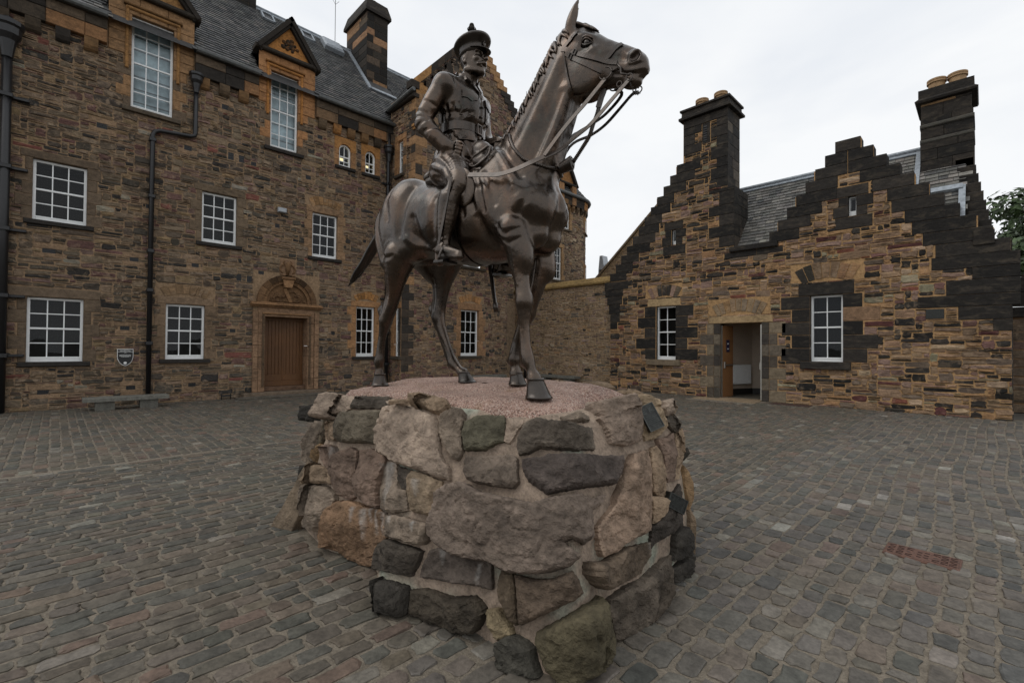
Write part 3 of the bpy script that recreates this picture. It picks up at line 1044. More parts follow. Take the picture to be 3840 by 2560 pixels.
paths += [arc_path(cu - .24, cv + .14, .15, .3, 5.6, .036, 14, .55), arc_path(cu - .28, cv + .20, .09, -1, 4.2, .03, 10, .8),
          arc_path(cu - .36, cv + .12, .10, 1.2, 5.0, .028, 9, .6), arc_path(cu - .18, cv + .27, .12, 2.6, 6.0, .03, 9, .7),
          arc_path(cu + .26, cv + .16, .14, -2.4, 2.4, .034, 12, .6), arc_path(cu + .32, cv + .22, .10, -.5, 3.4, .03, 9, .7),
          arc_path(cu + .36, cv + .10, .12, .4, 3.6, .026, 9, .5), arc_path(cu + .16, cv + .30, .10, -.6, 3.0, .028, 9, .8),
          arc_path(cu - .42, cv + .06, .08, .2, 3.4, .024, 8, .5), arc_path(cu + .44, cv + .06, .08, -.2, 3.0, .024, 8, .5),
          ([(cu - .1 + .09 * k, cv + .05 + .018 * (k % 2), .02) for k in range(6)], .022), ([(cu - .46 + .06 * k, cv + .045 + .012 * (k % 2), .02) for k in range(6)], .02)]
carve(paths, 'tympanum_carving', ccol)
st = MB()                                      # diagonal carved staff and keystone bracket
st.prism(LF, [(cu + .05, cv + .03), (cu + .15, cv + .06), (cu - .03, cv + .46), (cu - .13, cv + .43)], 0, .065, tuple(x * .8 for x in dcol))
st.build('carved_scroll', M['ashlar'], hall)
ks = MB()
ks.prism(LF, [(cu - .10, cv + .48), (cu + .10, cv + .48), (cu + .17, cv + .72), (cu - .17, cv + .72)], 0, .14, dcol)
ks.box(LF, cu - .20, cu + .20, cv + .72, cv + .80, -.05, .18, tuple(x * .7 for x in dcol), .02)
ks.box(LF, cu - .15, cu + .15, cv + .80, cv + .86, -.05, .12, dcol, .02)
ks.build('keystone_bracket', M['ashlar'], hall)
dressed(hall, 'thistle_block', LF, cu - .22, cu + .22, cv + .86, cv + 1.36, -.1, .02, dcol, rngL)
taken.append((cu - .24, cu + .24, cv + .7, cv + 1.38))
paths = [arc_path(cu - .10, cv + 1.05, .11, 1.6, 4.4, .032, 9, 1.2), arc_path(cu + .10, cv + 1.05, .11, -1.3, 1.5, .032, 9, 1.2),
         arc_path(cu - .02, cv + 1.24, .10, 2.2, 4.3, .026, 7, .8), arc_path(cu + .02, cv + 1.24, .10, -1.2, .9, .026, 7, .8),
         ([(cu, cv + .88, .03), (cu, cv + 1.02, .05), (cu, cv + 1.15, .055), (cu, cv + 1.26, .04)], [.03, .075, .09, .05])]
carve(paths, 'thistle_carving', tuple(x * .55 for x in dcol))
# oak double door (boards), threshold and steps
dr = MB()
dr.box(LF, da, db, dv0 - .06, dv0 + .10, -.42, -.33, bev=.01)
dr.build('door_kick_board', M['wood'], hall)
for side, (x0, x1) in enumerate(((da, (da + db) / 2 - .012), ((da + db) / 2 + .012, db))):
    leaf = MB()
    leaf.box(LF, x0, x1, dv0 + .10, dv1, -.42, -.395)
    leaf.box(LF, x0, x1, dv0 + .10, dv0 + .30, -.395, -.36, bev=.008)
    leaf.box(LF, x0, x1, dv1 - .10, dv1, -.395, -.37, bev=.008)
    lo = leaf.build('door_leaf', M['wood'], hall)
    nb = 6
    for k in range(nb):
        w_ = (x1 - x0) / nb
        MB().box(LF, x0 + k * w_ + .003, x0 + (k + 1) * w_ - .003, dv0 + .30, dv1 - .10, -.394, -.372, bev=.006).build('board', M['wood'], lo)
MB().box(LF, (da + db) / 2 - .028, (da + db) / 2 + .028, dv0 + .101, dv1 - .001, -.3945, -.352, bev=.008).build('door_astragal', M['wood'], hall)
dressed(hall, 'threshold', LF, da - .02, db + .02, .14, dv0 - .06, -.5, -.15, srgb(110, 82, 60), rngL)
dressed(hall, 'door_step', LF, da - .62, db + .52, 0, .14, -.5, .30, srgb(120, 102, 82), rngL, g=0)
dressed(hall, 'door_step', LF, da - .85, db + .70, 0, .055, .30, .62, srgb(100, 92, 80), rngL, g=0)

# ---- air grilles (photo positions on the wall plane)
for x, y, w_, h_, s in ((185, 941, .22, .085, 1), (503, 973, .17, .085, 1), (468, 1230, .17, .085, 1), (490, 1453, .17, .085, 1), (163, 1470, .20, .085, 1),
                        (732, 995, .15, .085, 1), (872, 1240, .13, .085, 1), (720, 1442, .16, .085, 1), (896, 1041, .12, .17, 0), (935, 1046, .12, .17, 0), (979, 1022, .14, .09, 0),
                        (1248, 1249, .12, .10, 1), (383, 473, .19, .11, 1), (560, 775, .14, .085, 1), (845, 403, .16, .12, 1), (705, 556, .16, .11, 1), (866, 586, .13, .19, 0), (906, 597, .13, .19, 0), (951, 615, .13, .10, 0),
                        (1200, 515, .15, .10, 1), (1156, 666, .15, .11, 1), (1040, 847, .12, .10, 1), (1367, 905, .10, .085, 1), (1347, 572, .13, .06, 0)):
    u, v = on_x(x, y, XL)
    taken.extend(vent(hall, LF, u, v, w_, h_, rngL, TN, bool(s)))
    holes.append((u - w_ / 2, u + w_ / 2, v - h_ / 2, v + h_ / 2))

# ---- rubble face
U0, U1, V0, V1 = -2.6, 8.60, 0.0, 8.85
mor = MB()
wall_sheet(mor, LF, U0, U1, V0, 9.45, holes, 0, MORTAR_L)
mor.build('mortar_backing', M['mortar'], hall)
def col_left(rng, u, v, r):
    c = pick(rng, PAL_L if u < 6.2 else PAL_W)
    if u < 1.8: c = tuple(x * .86 for x in c)
    return c
insL = lambda U, V: ~in_rects(U, V, taken)
rects = pack(rngL, U0, U1, V0, V1, insL, .06, .046, 7, 4, (4, 5, 2.0 and 2, 1), 2, 4)
lay_stones('rubble_stone', rects, LF, M['rubble'], hall, rngL, col_left, 300)
print('left wall stones', len(rects), time.time() - T0)

# ---- corbel table, eaves band, gutter
bandc = [srgb(70, 60, 48), srgb(120, 92, 62), srgb(150, 106, 62), srgb(96, 80, 62), srgb(52, 47, 42)]
segs = [(-2.6, .80), (2.60, 4.16), (5.84, 8.60)]
for s0, s1 in segs:
    u = s0
    while u < s1 - .02:
        L = min(rngL.uniform(.45, .8), s1 - u)
        if s1 - u - L < .2: L = s1 - u
        dressed(hall, 'eaves_block', LF, u, u + L, 8.80, 9.12, -.2, .135, rngL.choice(bandc), rngL)
        dressed(hall, 'eaves_block', LF, u, u + L, 9.12, 9.36, -.2, .145, rngL.choice(bandc[:1] + bandc[3:]), rngL)
        u += L
    u = s0 + .08
    while u + .25 < s1 + .05:
        c = rngL.choice(bandc)
        pr = [(.0, 8.80), (.0, 8.50), (.04, 8.50), (.09, 8.54), (.125, 8.62), (.132, 8.72), (.132, 8.80)]
        mbk = MB()
        FU = Frame(LF(u, 0, 0), LF.w, LF.v, -LF.u)
        mbk.prism(Frame(LF(u + .25, 0, 0), LF.w, LF.v, -LF.u), pr[::-1] if False else [(p[0], p[1]) for p in pr], 0, .25, c)
        mbk.build('corbel', M['ashlar'], hall)
        u += .485
    gt = MB()
    P, prof = [], [(.15, 9.37), (.28, 9.36), (.31, 9.40), (.31, 9.46), (.27, 9.46), (.26, 9.41), (.15, 9.41)]
    gt.prism(Frame(LF(s1, 0, 0), LF.w, LF.v, -LF.u), prof, 0, s1 - s0, (1, 1, 1))
    gt.build('gutter', M['gutter'], hall)

# ---- main roof
RA = rad(50)
RF = Frame((-14.78, 0, 9.40), (0, 1, 0), (-math.cos(RA), 0, math.sin(RA)), (math.sin(RA), 0, math.cos(RA)))
RL = 5.55
mb = MB().add([RF(-3, 0), RF(14, 0), RF(14, RL), RF(-3, RL)], [(0, 1, 2, 3)], srgb(60, 60, 60))
mb.add([RF(-3, RL), RF(14, RL), (-22.2, 14, 9.4), (-22.2, -3, 9.4)], [(0, 1, 2, 3)], srgb(60, 60, 60))
mb.build('roof', M['slate'], hall)
def roof_in(U, V):
    m = (V < RL - .12)
    for (a, b, c, d, s0, s1, mid) in DORM:
        vt = np.where(np.abs(U - mid) < (s1 - s0) / 2, 1.0, 0)
        hgt = (10.36 - 9.40 + np.clip(1 - np.abs(U - mid) / ((s1 - s0) / 2), 0, 1) * 1.2) / math.sin(RA)
        m &= ~((vt > 0) & (V < hgt - .12))
    m &= ~((U > 8.62) & (V < (U - 8.62) * .9 + .0))          # valley with the gabled wing
    m &= ~((U > 8.5) & (U < 9.5) & (V > 2.2) & (V < 5.3))
    return m
slate_roof(hall, RF, roof_in, 0.2, 12.6, .0, RL, rngL, SLATE, .20, .155)
rd = MB()
rd.box(RF, -3, 13, RL - .14, RL + .03, .0, .05, (1, 1, 1), .01)
rd.tube([RF(-3, RL + .02, .05), RF(13, RL + .02, .05)], .05, 8)
rd.build('lead_ridge', M['lead'], hall)
for (x0, y0, x1, y1) in ((700 + 620 / 2.24, 125 / 2.24, 700 + 745 / 2.24, 215 / 2.24), (700 + 955 / 2.24, 285 / 2.24, 700 + 1075 / 2.24, 365 / 2.24)):
    # rooflights just under the ridge
    def on_roof(x, y):
        r = pray(x, y); n = RF.w; t = (RF.o - EYE).dot(n) / r.dot(n); p = EYE + r * t - RF.o
        return p.dot(RF.u), p.dot(RF.v)
    ua, va = on_roof(x0, y0); ub, vb = on_roof(x1, y1)
    sk = MB()
    lo, hi = min(va, vb) - .15, max(va, vb) + .22
    hi = min(hi, RL - .2); lo = hi - .62
    sk.box(RF, ua, ub, lo, lo + .06, .02, .10); sk.box(RF, ua, ub, hi - .06, hi, .02, .10)
    sk.box(RF, ua, ua + .06, lo, hi, .021, .10); sk.box(RF, ub - .06, ub, lo, hi, .021, .10)
    so = sk.build('rooflight', M['lead'], hall)
    for k in range(4):
        w_ = (ub - ua - .12) / 4
        MB().box(RF, ua + .06 + k * w_ + .006, ua + .06 + (k + 1) * w_ - .006, lo + .06, hi - .06, .05, .06).build('pane', M['iron'], so)
hx = MB().box(RF, 7.2, 7.95, 4.55, 5.25, .02, .24, bev=.06)
hx.build('roof_hatch', M['lead'], hall)

# ---- chimney on the ridge
def chimney(parent, x0, x1, y0, y1, z0, z1, rng, cap, pots, cols, capc=srgb(46, 42, 38), course=.28, ov=.10, potr=.13, poth=.16):
    body = MB()
    for (F, a, b) in ((Frame((x1, 0, 0), (0, 1, 0), (0, 0, 1), (1, 0, 0)), y0, y1), (Frame((0, y0, 0), (1, 0, 0), (0, 0, 1), (0, -1, 0)), x0, x1)):
        v = z0; k = 0
        while v < z1 - .02:
            h = min(course * rng.uniform(.9, 1.1), z1 - v)
            L1 = (b - a) * rng.choice((.3, .36, .62, .7))
            for (p, q) in ((a, a + L1), (a + L1, b)):
                MB().box(F, p + .003, q - .003, v + .003, v + h - .003, -.05, .0, pick(rng, cols), .01).build('chimney_stone', M['ashlar'], parent)
            v += h
    body.add([(x0 + .01, y0 + .01, z0), (x1 - .01, y0 + .01, z0), (x1 - .01, y1 - .01, z0), (x0 + .01, y1 - .01, z0), (x0 + .01, y0 + .01, z1), (x1 - .01, y0 + .01, z1), (x1 - .01, y1 - .01, z1), (x0 + .01, y1 - .01, z1)],
             [(0, 1, 5, 4), (1, 2, 6, 5), (2, 3, 7, 6), (3, 0, 4, 7), (4, 5, 6, 7)], srgb(90, 76, 60))
    body.build('chimney_core', M['ashlar'], parent)
    cp = MB()
    cz = Frame((0, 0, 0), (1, 0, 0), (0, 1, 0), (0, 0, 1))
    cp.box(cz, x0 - ov, x1 + ov, y0 - ov, y1 + ov, z1, z1 + .10, capc)
    P = [(x0 - ov, y0 - ov, z1 + .10), (x1 + ov, y0 - ov, z1 + .10), (x1 + ov, y1 + ov, z1 + .10), (x0 - ov, y1 + ov, z1 + .10),
         (x0 + .02, y0 + .02, z1 + cap), (x1 - .02, y0 + .02, z1 + cap), (x1 - .02, y1 - .02, z1 + cap), (x0 + .02, y1 - .02, z1 + cap)]
    cp.add(P, [(0, 1, 5, 4), (1, 2, 6, 5), (2, 3, 7, 6), (3, 0, 4, 7), (4, 5, 6, 7)], capc)
    cp.build('chimney_cap', M['sooty'], parent)
    for (px_, py_) in pots:
        F = Frame((px_, py_, z1 + cap - .01), (1, 0, 0), (0, 1, 0), (0, 0, 1))
        MB().lathe(F, [(potr, 0), (potr, poth), (potr * 1.14, poth), (potr * 1.14, poth + .05), (potr * .86, poth + .05), (potr * .8, poth - .05), (.01, poth - .05)], 18).build('chimney_pot', M['terracotta'], parent, smooth=False)
CH = [(6, srgb(46, 42, 38)), (1.3, srgb(160, 114, 68)), (1.2, srgb(96, 78, 60)), (2, srgb(62, 54, 46))]
yt0, zt0 = on_x(1250 + 300 / 2.24, 118 / 2.24, -16.9)
chimney(hall, -18.7, -16.9, 8.54, 9.44, 11.2, zt0 + .1, rngL, .55, [(-17.3, 8.99), (-17.95, 8.99)], CH)
chimney(hall, -20.6, -19.0, 8.5, 9.4, 12.0, zt0 - 1.9 + .6, rngL, .4, [], CH)
yt1, zt1 = on_x(930, 40, -18.2)
chimney(hall, -18.9, -18.15, yt1 - .55, yt1 + .25, 13.0, 15.6, rngL, .4, [], CH)
fl = MB()
fl.box(RF, 8.42, 9.56, 2.45, 2.62, .01, .07); fl.box(RF, 8.36, 8.50, 2.45, 5.4, .01, .07)
fl.build('lead_flashing', M['lead'], hall)
# aerial on the ridge
MB().tube([(-18.6, 8.0, 13.6), (-18.6, 8.0, 15.8)], .012, 5).tube([(-18.6, 7.85, 15.7), (-18.6, 8.0, 15.5), (-18.6, 8.15, 15.7)], .008, 5).build('aerial', M['iron'], hall)

# ---- iron downpipes
def downpipe(name, pts, r, label, brackets=(), hopper=None, side=.0):
    o = empty(name)
    MB().tube(pts, r, 12).build('pipe', M['iron'], o, smooth=True)
    for (p, d) in brackets:
        F = Frame(p, (0, 1, 0), (0, 0, 1), (1, 0, 0))
        MB().box(F, -r * 1.25, r * 1.25, -.045, .045, -r * 1.25, r * 1.25, bev=.01).box(F, -r * 1.4, r * 1.4 + d, -.02, .02, -r - .06, -r - .01).box(F, min(d, 0) - r * 1.5 if d < 0 else 0, r * 1.5 + max(d, 0), -.03, .03, -r - .05, -r * .2, bev=.008).build('pipe_bracket', M['iron'], o)
    if hopper:
        x, y, z, s = hopper
        F = Frame((x, y, z), (1, 0, 0), (0, 1, 0), (0, 0, 1))
        MB().lathe(F, [(r * 1.1, -.42 * s), (r * 1.3, -.34 * s), (.09 * s, -.24 * s), (.10 * s, -.18 * s), (.145 * s, -.10 * s), (.15 * s, .0), (.175 * s, .03 * s), (.175 * s, .09 * s), (.15 * s, .09 * s), (.14 * s, .02)], 14).build('hopper_head', M['iron'], o)
    return tag(o, label, 'downpipe', 'iron downpipes on the long building')
xw = XL + .10
downpipe('downpipe', [(xw, 2.62, 8.75), (xw, 2.62, 7.22), (xw, 2.60, 7.14), (xw, 2.52, 7.10), (xw, 1.86, 7.03), (xw, 1.76, 6.98), (xw, 1.71, 6.88), (xw, 1.71, 0.02)], .055,
         'thin black downpipe with a sideways step between the ground floor sash windows', [((xw, 1.71, z), 0) for z in (6.75, 5.3, 3.9, 2.9, 1.55)], (xw + .03, 2.62, 8.72, 1.0))
downpipe('downpipe', [(xw + .03, -.83, 8.6), (xw + .03, -.83, 0.02)], .085, 'thick black downpipe with wall straps at the left edge',
         [((xw + .03, -.83, z), .22) for z in (6.9, 5.35, 4.0, 2.55, 1.25)], (xw + .05, -.83, 8.35, 1.5))
downpipe('downpipe', [(xw, 8.42, 9.1), (xw, 8.42, 8.6), (xw, 8.40, 8.4), (xw, 8.40, 0.02)], .065, 'black downpipe in the corner where the gabled wing meets the long building',
         [((xw, 8.40, z), -.12) for z in (7.3, 6.0, 4.6, 3.2, 2.0, .9)], (xw + .02, 8.41, 8.55, 1.1))
print('left done', time.time() - T0)
# ================================================================== gabled wing, boundary wall, round-cornered range beyond
rngW = random.Random(31)
wing = tag(empty('gabled_wing'), 'projecting brown stone wing with stepped gable behind the statue', 'building')
XU, XD, YW0, YW1 = -13.42, -14.2, 8.57, 13.66
ZT = 5.15                                    # the upper storeys are corbelled out here
UFm = Frame((XU, 0, 0), (0, 1, 0), (0, 0, 1), (1, 0, 0))
DFm = Frame((XD, 0, 0), (0, 1, 0), (0, 0, 1), (1, 0, 0))
NFm = Frame((0, YW0, 0), (1, 0, 0), (0, 0, 1), (0, -1, 0))
WC = srgb(164, 122, 76)
tk, hl = [], []
# ground floor window and first floor window on the lower face
for (a, b, c, d) in ((11.19, 12.09, 1.17, 2.97), (11.25, 12.15, 4.66, 5.12)):
    hl.append((a, b, c, d)); tk.append((a, b, c, d))
    if c < 2:
        tk += surround(wing, DFm, a, b, c, d, rngW, srgb(156, 116, 76), srgb(74, 66, 56), lint_h=.27, jamb=(.22, .36), lint_ext=.16, arch_over=True)
        sash_window(wing, DFm, a, b, c, d, 3, 4, depth=.12)
    else:
        dressed(wing, 'sill', DFm, a - .2, b + .25, c - .1, c, -.2, .09, srgb(84, 74, 60), rngW, g=0)
        tk.append((a - .2, b + .25, c - .1, c))
        sash_window(wing, DFm, a, b, c, d, 3, 1 + 1, depth=.12)
u, v = on_x(1400 + 1240 / 2.6133, 900 + 860 / 2.6133, XD)
tk += vent(wing, DFm, u, v, .13, .15, rngW, TN, True)
# corner quoins
QC = [srgb(70, 62, 54), srgb(82, 70, 58), srgb(60, 54, 48)]
v = 0.05
k = 0
while v < ZT - .05:
    h = rngW.uniform(.24, .33); h = min(h, ZT - v)
    L = (.30, .50)[k % 2]
    if v > .5:
        dressed(wing, 'quoin', DFm, YW0, YW0 + L, v, v + h, -.2, .016, rngW.choice(QC) if v < 3.6 else WC, rngW)
        tk.append((YW0, YW0 + L, v, v + h))
    v += h; k += 1
mb = MB(); wall_sheet(mb, DFm, YW0, YW1, 0, ZT, hl, 0, srgb(150, 126, 100))
mb.add([(XD, YW1, 0), (-16, YW1, 0), (-16, YW1, ZT), (XD, YW1, ZT)], [(0, 1, 2, 3)], srgb(150, 126, 100))
mb.build('mortar_backing', M['mortar'], wing)
colw = lambda rng, u, v, r: pick(rng, PAL_W)
rects = pack(rngW, YW0, YW1, 0, ZT, lambda U, V: ~in_rects(U, V, tk), .06, .05, 6, 4, (3, 5, 3, 1), 2, 2)
lay_stones('rubble_stone', rects, DFm, M['rubble'], wing, rngW, colw, 160)
# upper gable ---------------------------------------------------------------
apex_u, apex_v = 11.06, 13.35
stepsR = []
u_, v_ = 11.62, 12.98
while v_ > 10.4:
    stepsR.append((u_, v_)); u_ += .197; v_ -= .212
skew = lambda U: 10.58 + (U - 8.53) * (12.62 - 10.58) / (10.38 - 8.53)
def gable_in(U, V):
    left = V < skew(U) - .26
    right = V < 12.98 - (U - 11.62) / .197 * .212 - .30
    return np.where(U < 11.15, left, right) & (V < 13.2)
tk2, hl2 = [], []
for (a, b, c, d) in ((11.3, 12.1, 5.35, 6.7), (11.3, 12.1, 8.0, 9.3)):
    hl2.append((a, b, c, d)); tk2.append((a, b, c, d))
    tk2 += surround(wing, UFm, a, b, c, d, rngW, WC, lint_h=.22)
    sash_window(wing, UFm, a, b, c, d, 3, 4, depth=.12)
u, v = on_x(1250 + 810 / 2.24, 1245 / 2.24, XU)
tk2 += vent(wing, UFm, u, v, .16, .16, rngW, TN, False)
v = ZT + .3; k = 0
while v < 10.3:
    h = rngW.uniform(.26, .36)
    L = (.28, .46)[k % 2]
    dressed(wing, 'quoin', UFm, YW0, YW0 + L, v, v + h, -.2, .014, rngW.choice([WC, WC, srgb(66, 58, 50), srgb(140, 106, 70)]), rngW)
    tk2.append((YW0, YW0 + L, v, v + h))
    v += h; k += 1
sc_ = MB()
sc_.box(UFm, YW0 - .06, YW1 + .1, 8.84, 8.92, -.1, .06, WC, .02)
sc_.box(UFm, YW0 - .10, YW1 + .1, 8.92, 9.00, -.1, .10, WC, .02)
sc_.build('string_course', M['ashlar'], wing)
tk2.append((YW0, YW1 + .1, 8.82, 9.02))
mb = MB()
pts = [(YW0, ZT), (YW1 + .2, ZT), (YW1 + .2, 10.2), (11.62, 12.9), (11.15, 13.2), (YW0, skew(YW0) - .1)]
us = [YW0, 8.9, 9.4, 10.0, 10.6, 11.15, 11.3, 11.62, 12.1, 12.5, 12.9, 13.3, YW1 + .2]
def topv(u):
    return skew(u) - .08 if u <= 11.15 else 12.98 - (u - 11.62) / .197 * .212 - .08
for a, b in zip(us, us[1:]):
    mb.add([UFm(a, ZT), UFm(b, ZT), UFm(b, topv(b)), UFm(a, topv(a))], [(0, 1, 2, 3)], srgb(150, 126, 100))
mb.build('gable_backing', M['mortar'], wing)
rects = pack(rngW, YW0, YW1 + .15, ZT + .3, 13.3, lambda U, V: gable_in(U, V) & ~in_rects(U, V, tk2), .065, .055, 6, 4, (3, 5, 3, 1), 2, 2)
lay_stones('gable_stone', rects, UFm, M['rubble'], wing, rngW, colw, 200)
# corbel courses under the oversailing storeys
for k in range(3):
    t = (k + 1) / 3
    dressed(wing, 'corbel_course', UFm, YW0 + .002 + .001 * k, YW1 + .12 + .002 * k, ZT + (k - 1) * .13 + .01, ZT + k * .13 + .01, -.9, -.78 * (1 - t) + .012, WC, rngW, g=0)
# skew stones on the left slope, crow steps on the right
SK = [srgb(56, 50, 44), srgb(70, 60, 50), srgb(166, 124, 78), srgb(150, 112, 72)]
n = 9
for k in range(n):
    a = YW0 + (11.15 - YW0) * k / n; b = YW0 + (11.15 - YW0) * (k + 1) / n
    c = SK[2] if k in (0, 1, 7, 8) else SK[k % 2]
    pts = [(a, skew(a) - .30), (b, skew(b) - .30), (b, skew(b)), (a, skew(a))]
    MB().prism(UFm, pts, -.35, .05, c).build('skew_stone', M['ashlar'], wing)
    # blocks bonded into the gable under the skew
    pts = [(a, skew(a) - .50), (b + .1, skew(a) - .50), (b + .1, skew(b) - .30), (a, skew(a) - .30)]
    MB().prism(UFm, pts, -.2, .016, rngW.choice(SK)).build('skew_stone', M['ashlar'], wing)
for k, (a, v) in enumerate(stepsR):
    c = srgb(170, 126, 78) if k < 6 else srgb(60, 54, 48)
    dressed(wing, 'crow_step', UFm, a - .34, a + .197, v - .212, v, -.35, .045, c, rngW, g=.002)
dressed(wing, 'crow_step', UFm, 10.93, 11.45, 13.0, 13.32, -.35, .047, SK[0], rngW)
fin = MB()
FN_ = Frame((XU - .12, 11.06, 13.32), (1, 0, 0), (0, 1, 0), (0, 0, 1))
fin.lathe(FN_, [(.08, 0), (.05, .05), (.055, .09), (.11, .15), (.125, .20), (.10, .25), (.06, .28), (.085, .31), (.095, .35), (.07, .40), (.01, .42)], 14, srgb(52, 47, 42))
for k in range(9):
    a = 2 * math.pi * k / 9
    fin.tube([FN_(.10 * math.cos(a), .10 * math.sin(a), .10), FN_(.15 * math.cos(a), .15 * math.sin(a), .18), FN_(.14 * math.cos(a), .14 * math.sin(a), .25)], [.025, .03, .01], 6, srgb(50, 45, 40))
fin.build('thistle_finial', M['sooty'], wing, smooth=True)
# moulded skew-putt and gutter on the narrow side
MB().box(Frame((XU, YW0, 10.35), (1, 0, 0), (0, 1, 0), (0, 0, 1)), -.25, .06, -.22, .1, -.14, .14, SK[0], .04).build('skew_putt', M['ashlar'], wing)
# narrow side face -----------------------------------------------------------
hn = [(-14.53, -14.19, 7.54, 8.75)]
hn2 = [(-14.66, -14.24, 1.17, 2.86)]
mb = MB()
wall_sheet(mb, NFm, -15.05, XU, ZT, 10.3, hn, 0, srgb(150, 122, 92))
wall_sheet(mb, NFm, -15.05, XD, 0, ZT, hn2, 0, srgb(150, 122, 92))
mb.build('side_backing', M['mortar'], wing)
for (h, F) in ((hn[0], NFm), (hn2[0], NFm)):
    sash_window(wing, F, *h, 2, 4, depth=.09)
tkn = []
for (a, b, c, d) in hn + hn2:
    tkn += [(a, b, c, d)]
    L = .3
    for k in range(4):
        hh = (d - c) / 4
        dressed(wing, 'jamb_stone', NFm, a - .22, a, c + k * hh, c + (k + 1) * hh, -.2, .012, ORR, rngW)
        tkn.append((a - .22, a, c + k * hh, c + (k + 1) * hh))
        if c > 3:
            dressed(wing, 'jamb_stone', NFm, b, b + .2, c + k * hh, c + (k + 1) * hh, -.2, .012, ORR if k % 2 else srgb(100, 80, 60), rngW)
            tkn.append((b, b + .2, c + k * hh, c + (k + 1) * hh))
    dressed(wing, 'lintel', NFm, a - .2, min(b + .2, XD if c < 3 else XU), d, d + .22, -.2, .014, ORR, rngW)
    tkn.append((a - .2, b + .2, d, d + .22))
    dressed(wing, 'sill', NFm, a - .14, min(b + .1, XD + .02 if c < 3 else XU), c - .1, c, -.2, .10, srgb(80, 70, 58), rngW, g=0)
    tkn.append((a - .14, b + .1, c - .1, c))
for k in range(17):
    v = ZT + .32 + k * .29
    L = (.26, .40)[(k + 1) % 2]
    dressed(wing, 'quoin', NFm, XU - L, XU, v, v + .285, -.2, .014, rngW.choice([WC, srgb(66, 58, 50), srgb(140, 106, 70)]), rngW)
    tkn.append((XU - L, XU, v, v + .285))
rects = pack(rngW, -15.0, XD, 0, ZT, lambda U, V: ~in_rects(U, V, tkn), .06, .05, 5, 3, (3, 5, 2), 2, 0)
rects += pack(rngW, -15.0, XU, ZT + .3, 9.9, lambda U, V: ~in_rects(U, V, tkn), .06, .05, 5, 3, (3, 5, 2), 2, 0)
lay_stones('side_stone', rects, NFm, M['rubble'], wing, rngW, colw, 80)
sg = MB()
sg.box(NFm, -14.95, XU + .05, 9.92, 10.05, -.1, .14, SK[0], .03)
sg.build('side_eaves', M['ashlar'], wing)
MB().tube([(-15.0, YW0 - .16, 9.98), (-13.3, YW0 - .16, 10.12)], .07, 8).build('side_gutter', M['gutter'], wing)
# wing roof
wr = MB()
WA = (13.2 - 10.1) / (11.15 - 8.5)
wr.add([(XU - .3, 8.45, 10.05), (XU - .3, 11.15, 13.3), (-19, 11.15, 13.3), (-19, 8.45, 10.05)], [(0, 1, 2, 3), (3, 2, 1, 0)], srgb(76, 76, 75))
wr.add([(XU - .3, 13.9, 10.05), (XU - .3, 11.15, 13.3), (-19, 11.15, 13.3), (-19, 13.9, 10.05)], [(0, 1, 2, 3), (3, 2, 1, 0)], srgb(76, 76, 75))
wr.build('wing_roof', M['slate'], wing)
# chimney stack behind the gable (its corner shows right of the crow steps)
yy, zz = on_x(2000, 430, -16.0)
chimney(wing, -17.2, -16.0, yy - .35, yy + .9, 9.0, zz + .05, rngW, .25, [(-16.4, yy + .2)], CH, potr=.11)
MB().tube([(-15.9, yy - .5, zz - .6), (-15.9, yy - .62, zz + .9)], .012, 5).build('aerial', M['iron'], wing)
print('wing', time.time() - T0)

# ---- boundary wall ---------------------------------------------------------
YB = 15.0
BF = Frame((0, YB, 0), (1, 0, 0), (0, 0, 1), (0, -1, 0))
bwall = tag(empty('boundary_wall'), 'tan coursed stone wall with sloping coping between wing and stepped-gable house', 'wall')
mb = MB()
mb.box(BF, -15.7, -9.72, 0, 3.98, -.5, 0, srgb(168, 142, 110))
mb.build('mortar_backing', M['mortar'], bwall)
rects = pack(rngW, -15.6, -9.72, .0, 3.97, lambda U, V: U < 99, .058, .041, 6, 3, (4, 5, 1), 2, 2)
lay_stones('wall_stone', rects, BF, M['rubble'], bwall, rngW, lambda rng, u, v, r: pick(rng, PAL_B), 300, proud=(.003, .016))
u = -15.65
while u < -9.75:
    L = min(.82, -9.74 - u)
    pr = [(-.55, 3.98), (.10, 3.98), (.13, 4.02), (.13, 4.07), (-.05, 4.27), (-.55, 4.27)]
    c = srgb(150, 124, 80)
    k = rngW.uniform(.75, 1.1)
    F = Frame(BF(u + .004, 0, 0), BF.w, BF.v, BF.u)
    pts = pr[::-1]
    MB().prism(Frame(BF(u + L - .004, 0, 0), BF.w, BF.v, -BF.u), pr, 0, L - .008, tuple(x * k for x in c)).build('coping_stone', M['ashlar'], bwall)
    u += L
dressed(bwall, 'pier_block', BF, -15.55, -14.95, 3.55, 3.98, -.1, .05, srgb(140, 108, 76), rngW)
# lamp-post-like vent pipe on that wall
o = empty('downpipe')
MB().tube([(-14.3, YB - .1, 3.2), (-14.3, YB - .1, 0.02)], .06, 10).build('pipe', M['iron'], o, smooth=True)
MB().lathe(Frame((-14.3, YB - .12, 3.05), (1, 0, 0), (0, 1, 0), (0, 0, 1)), [(.06, -.3), (.09, -.15), (.10, 0), (.14, .05), (.14, .2), (.1, .2)], 12).build('hopper_head', M['iron'], o)
tag(o, 'black downpipe on the tan boundary wall behind the front legs', 'downpipe')

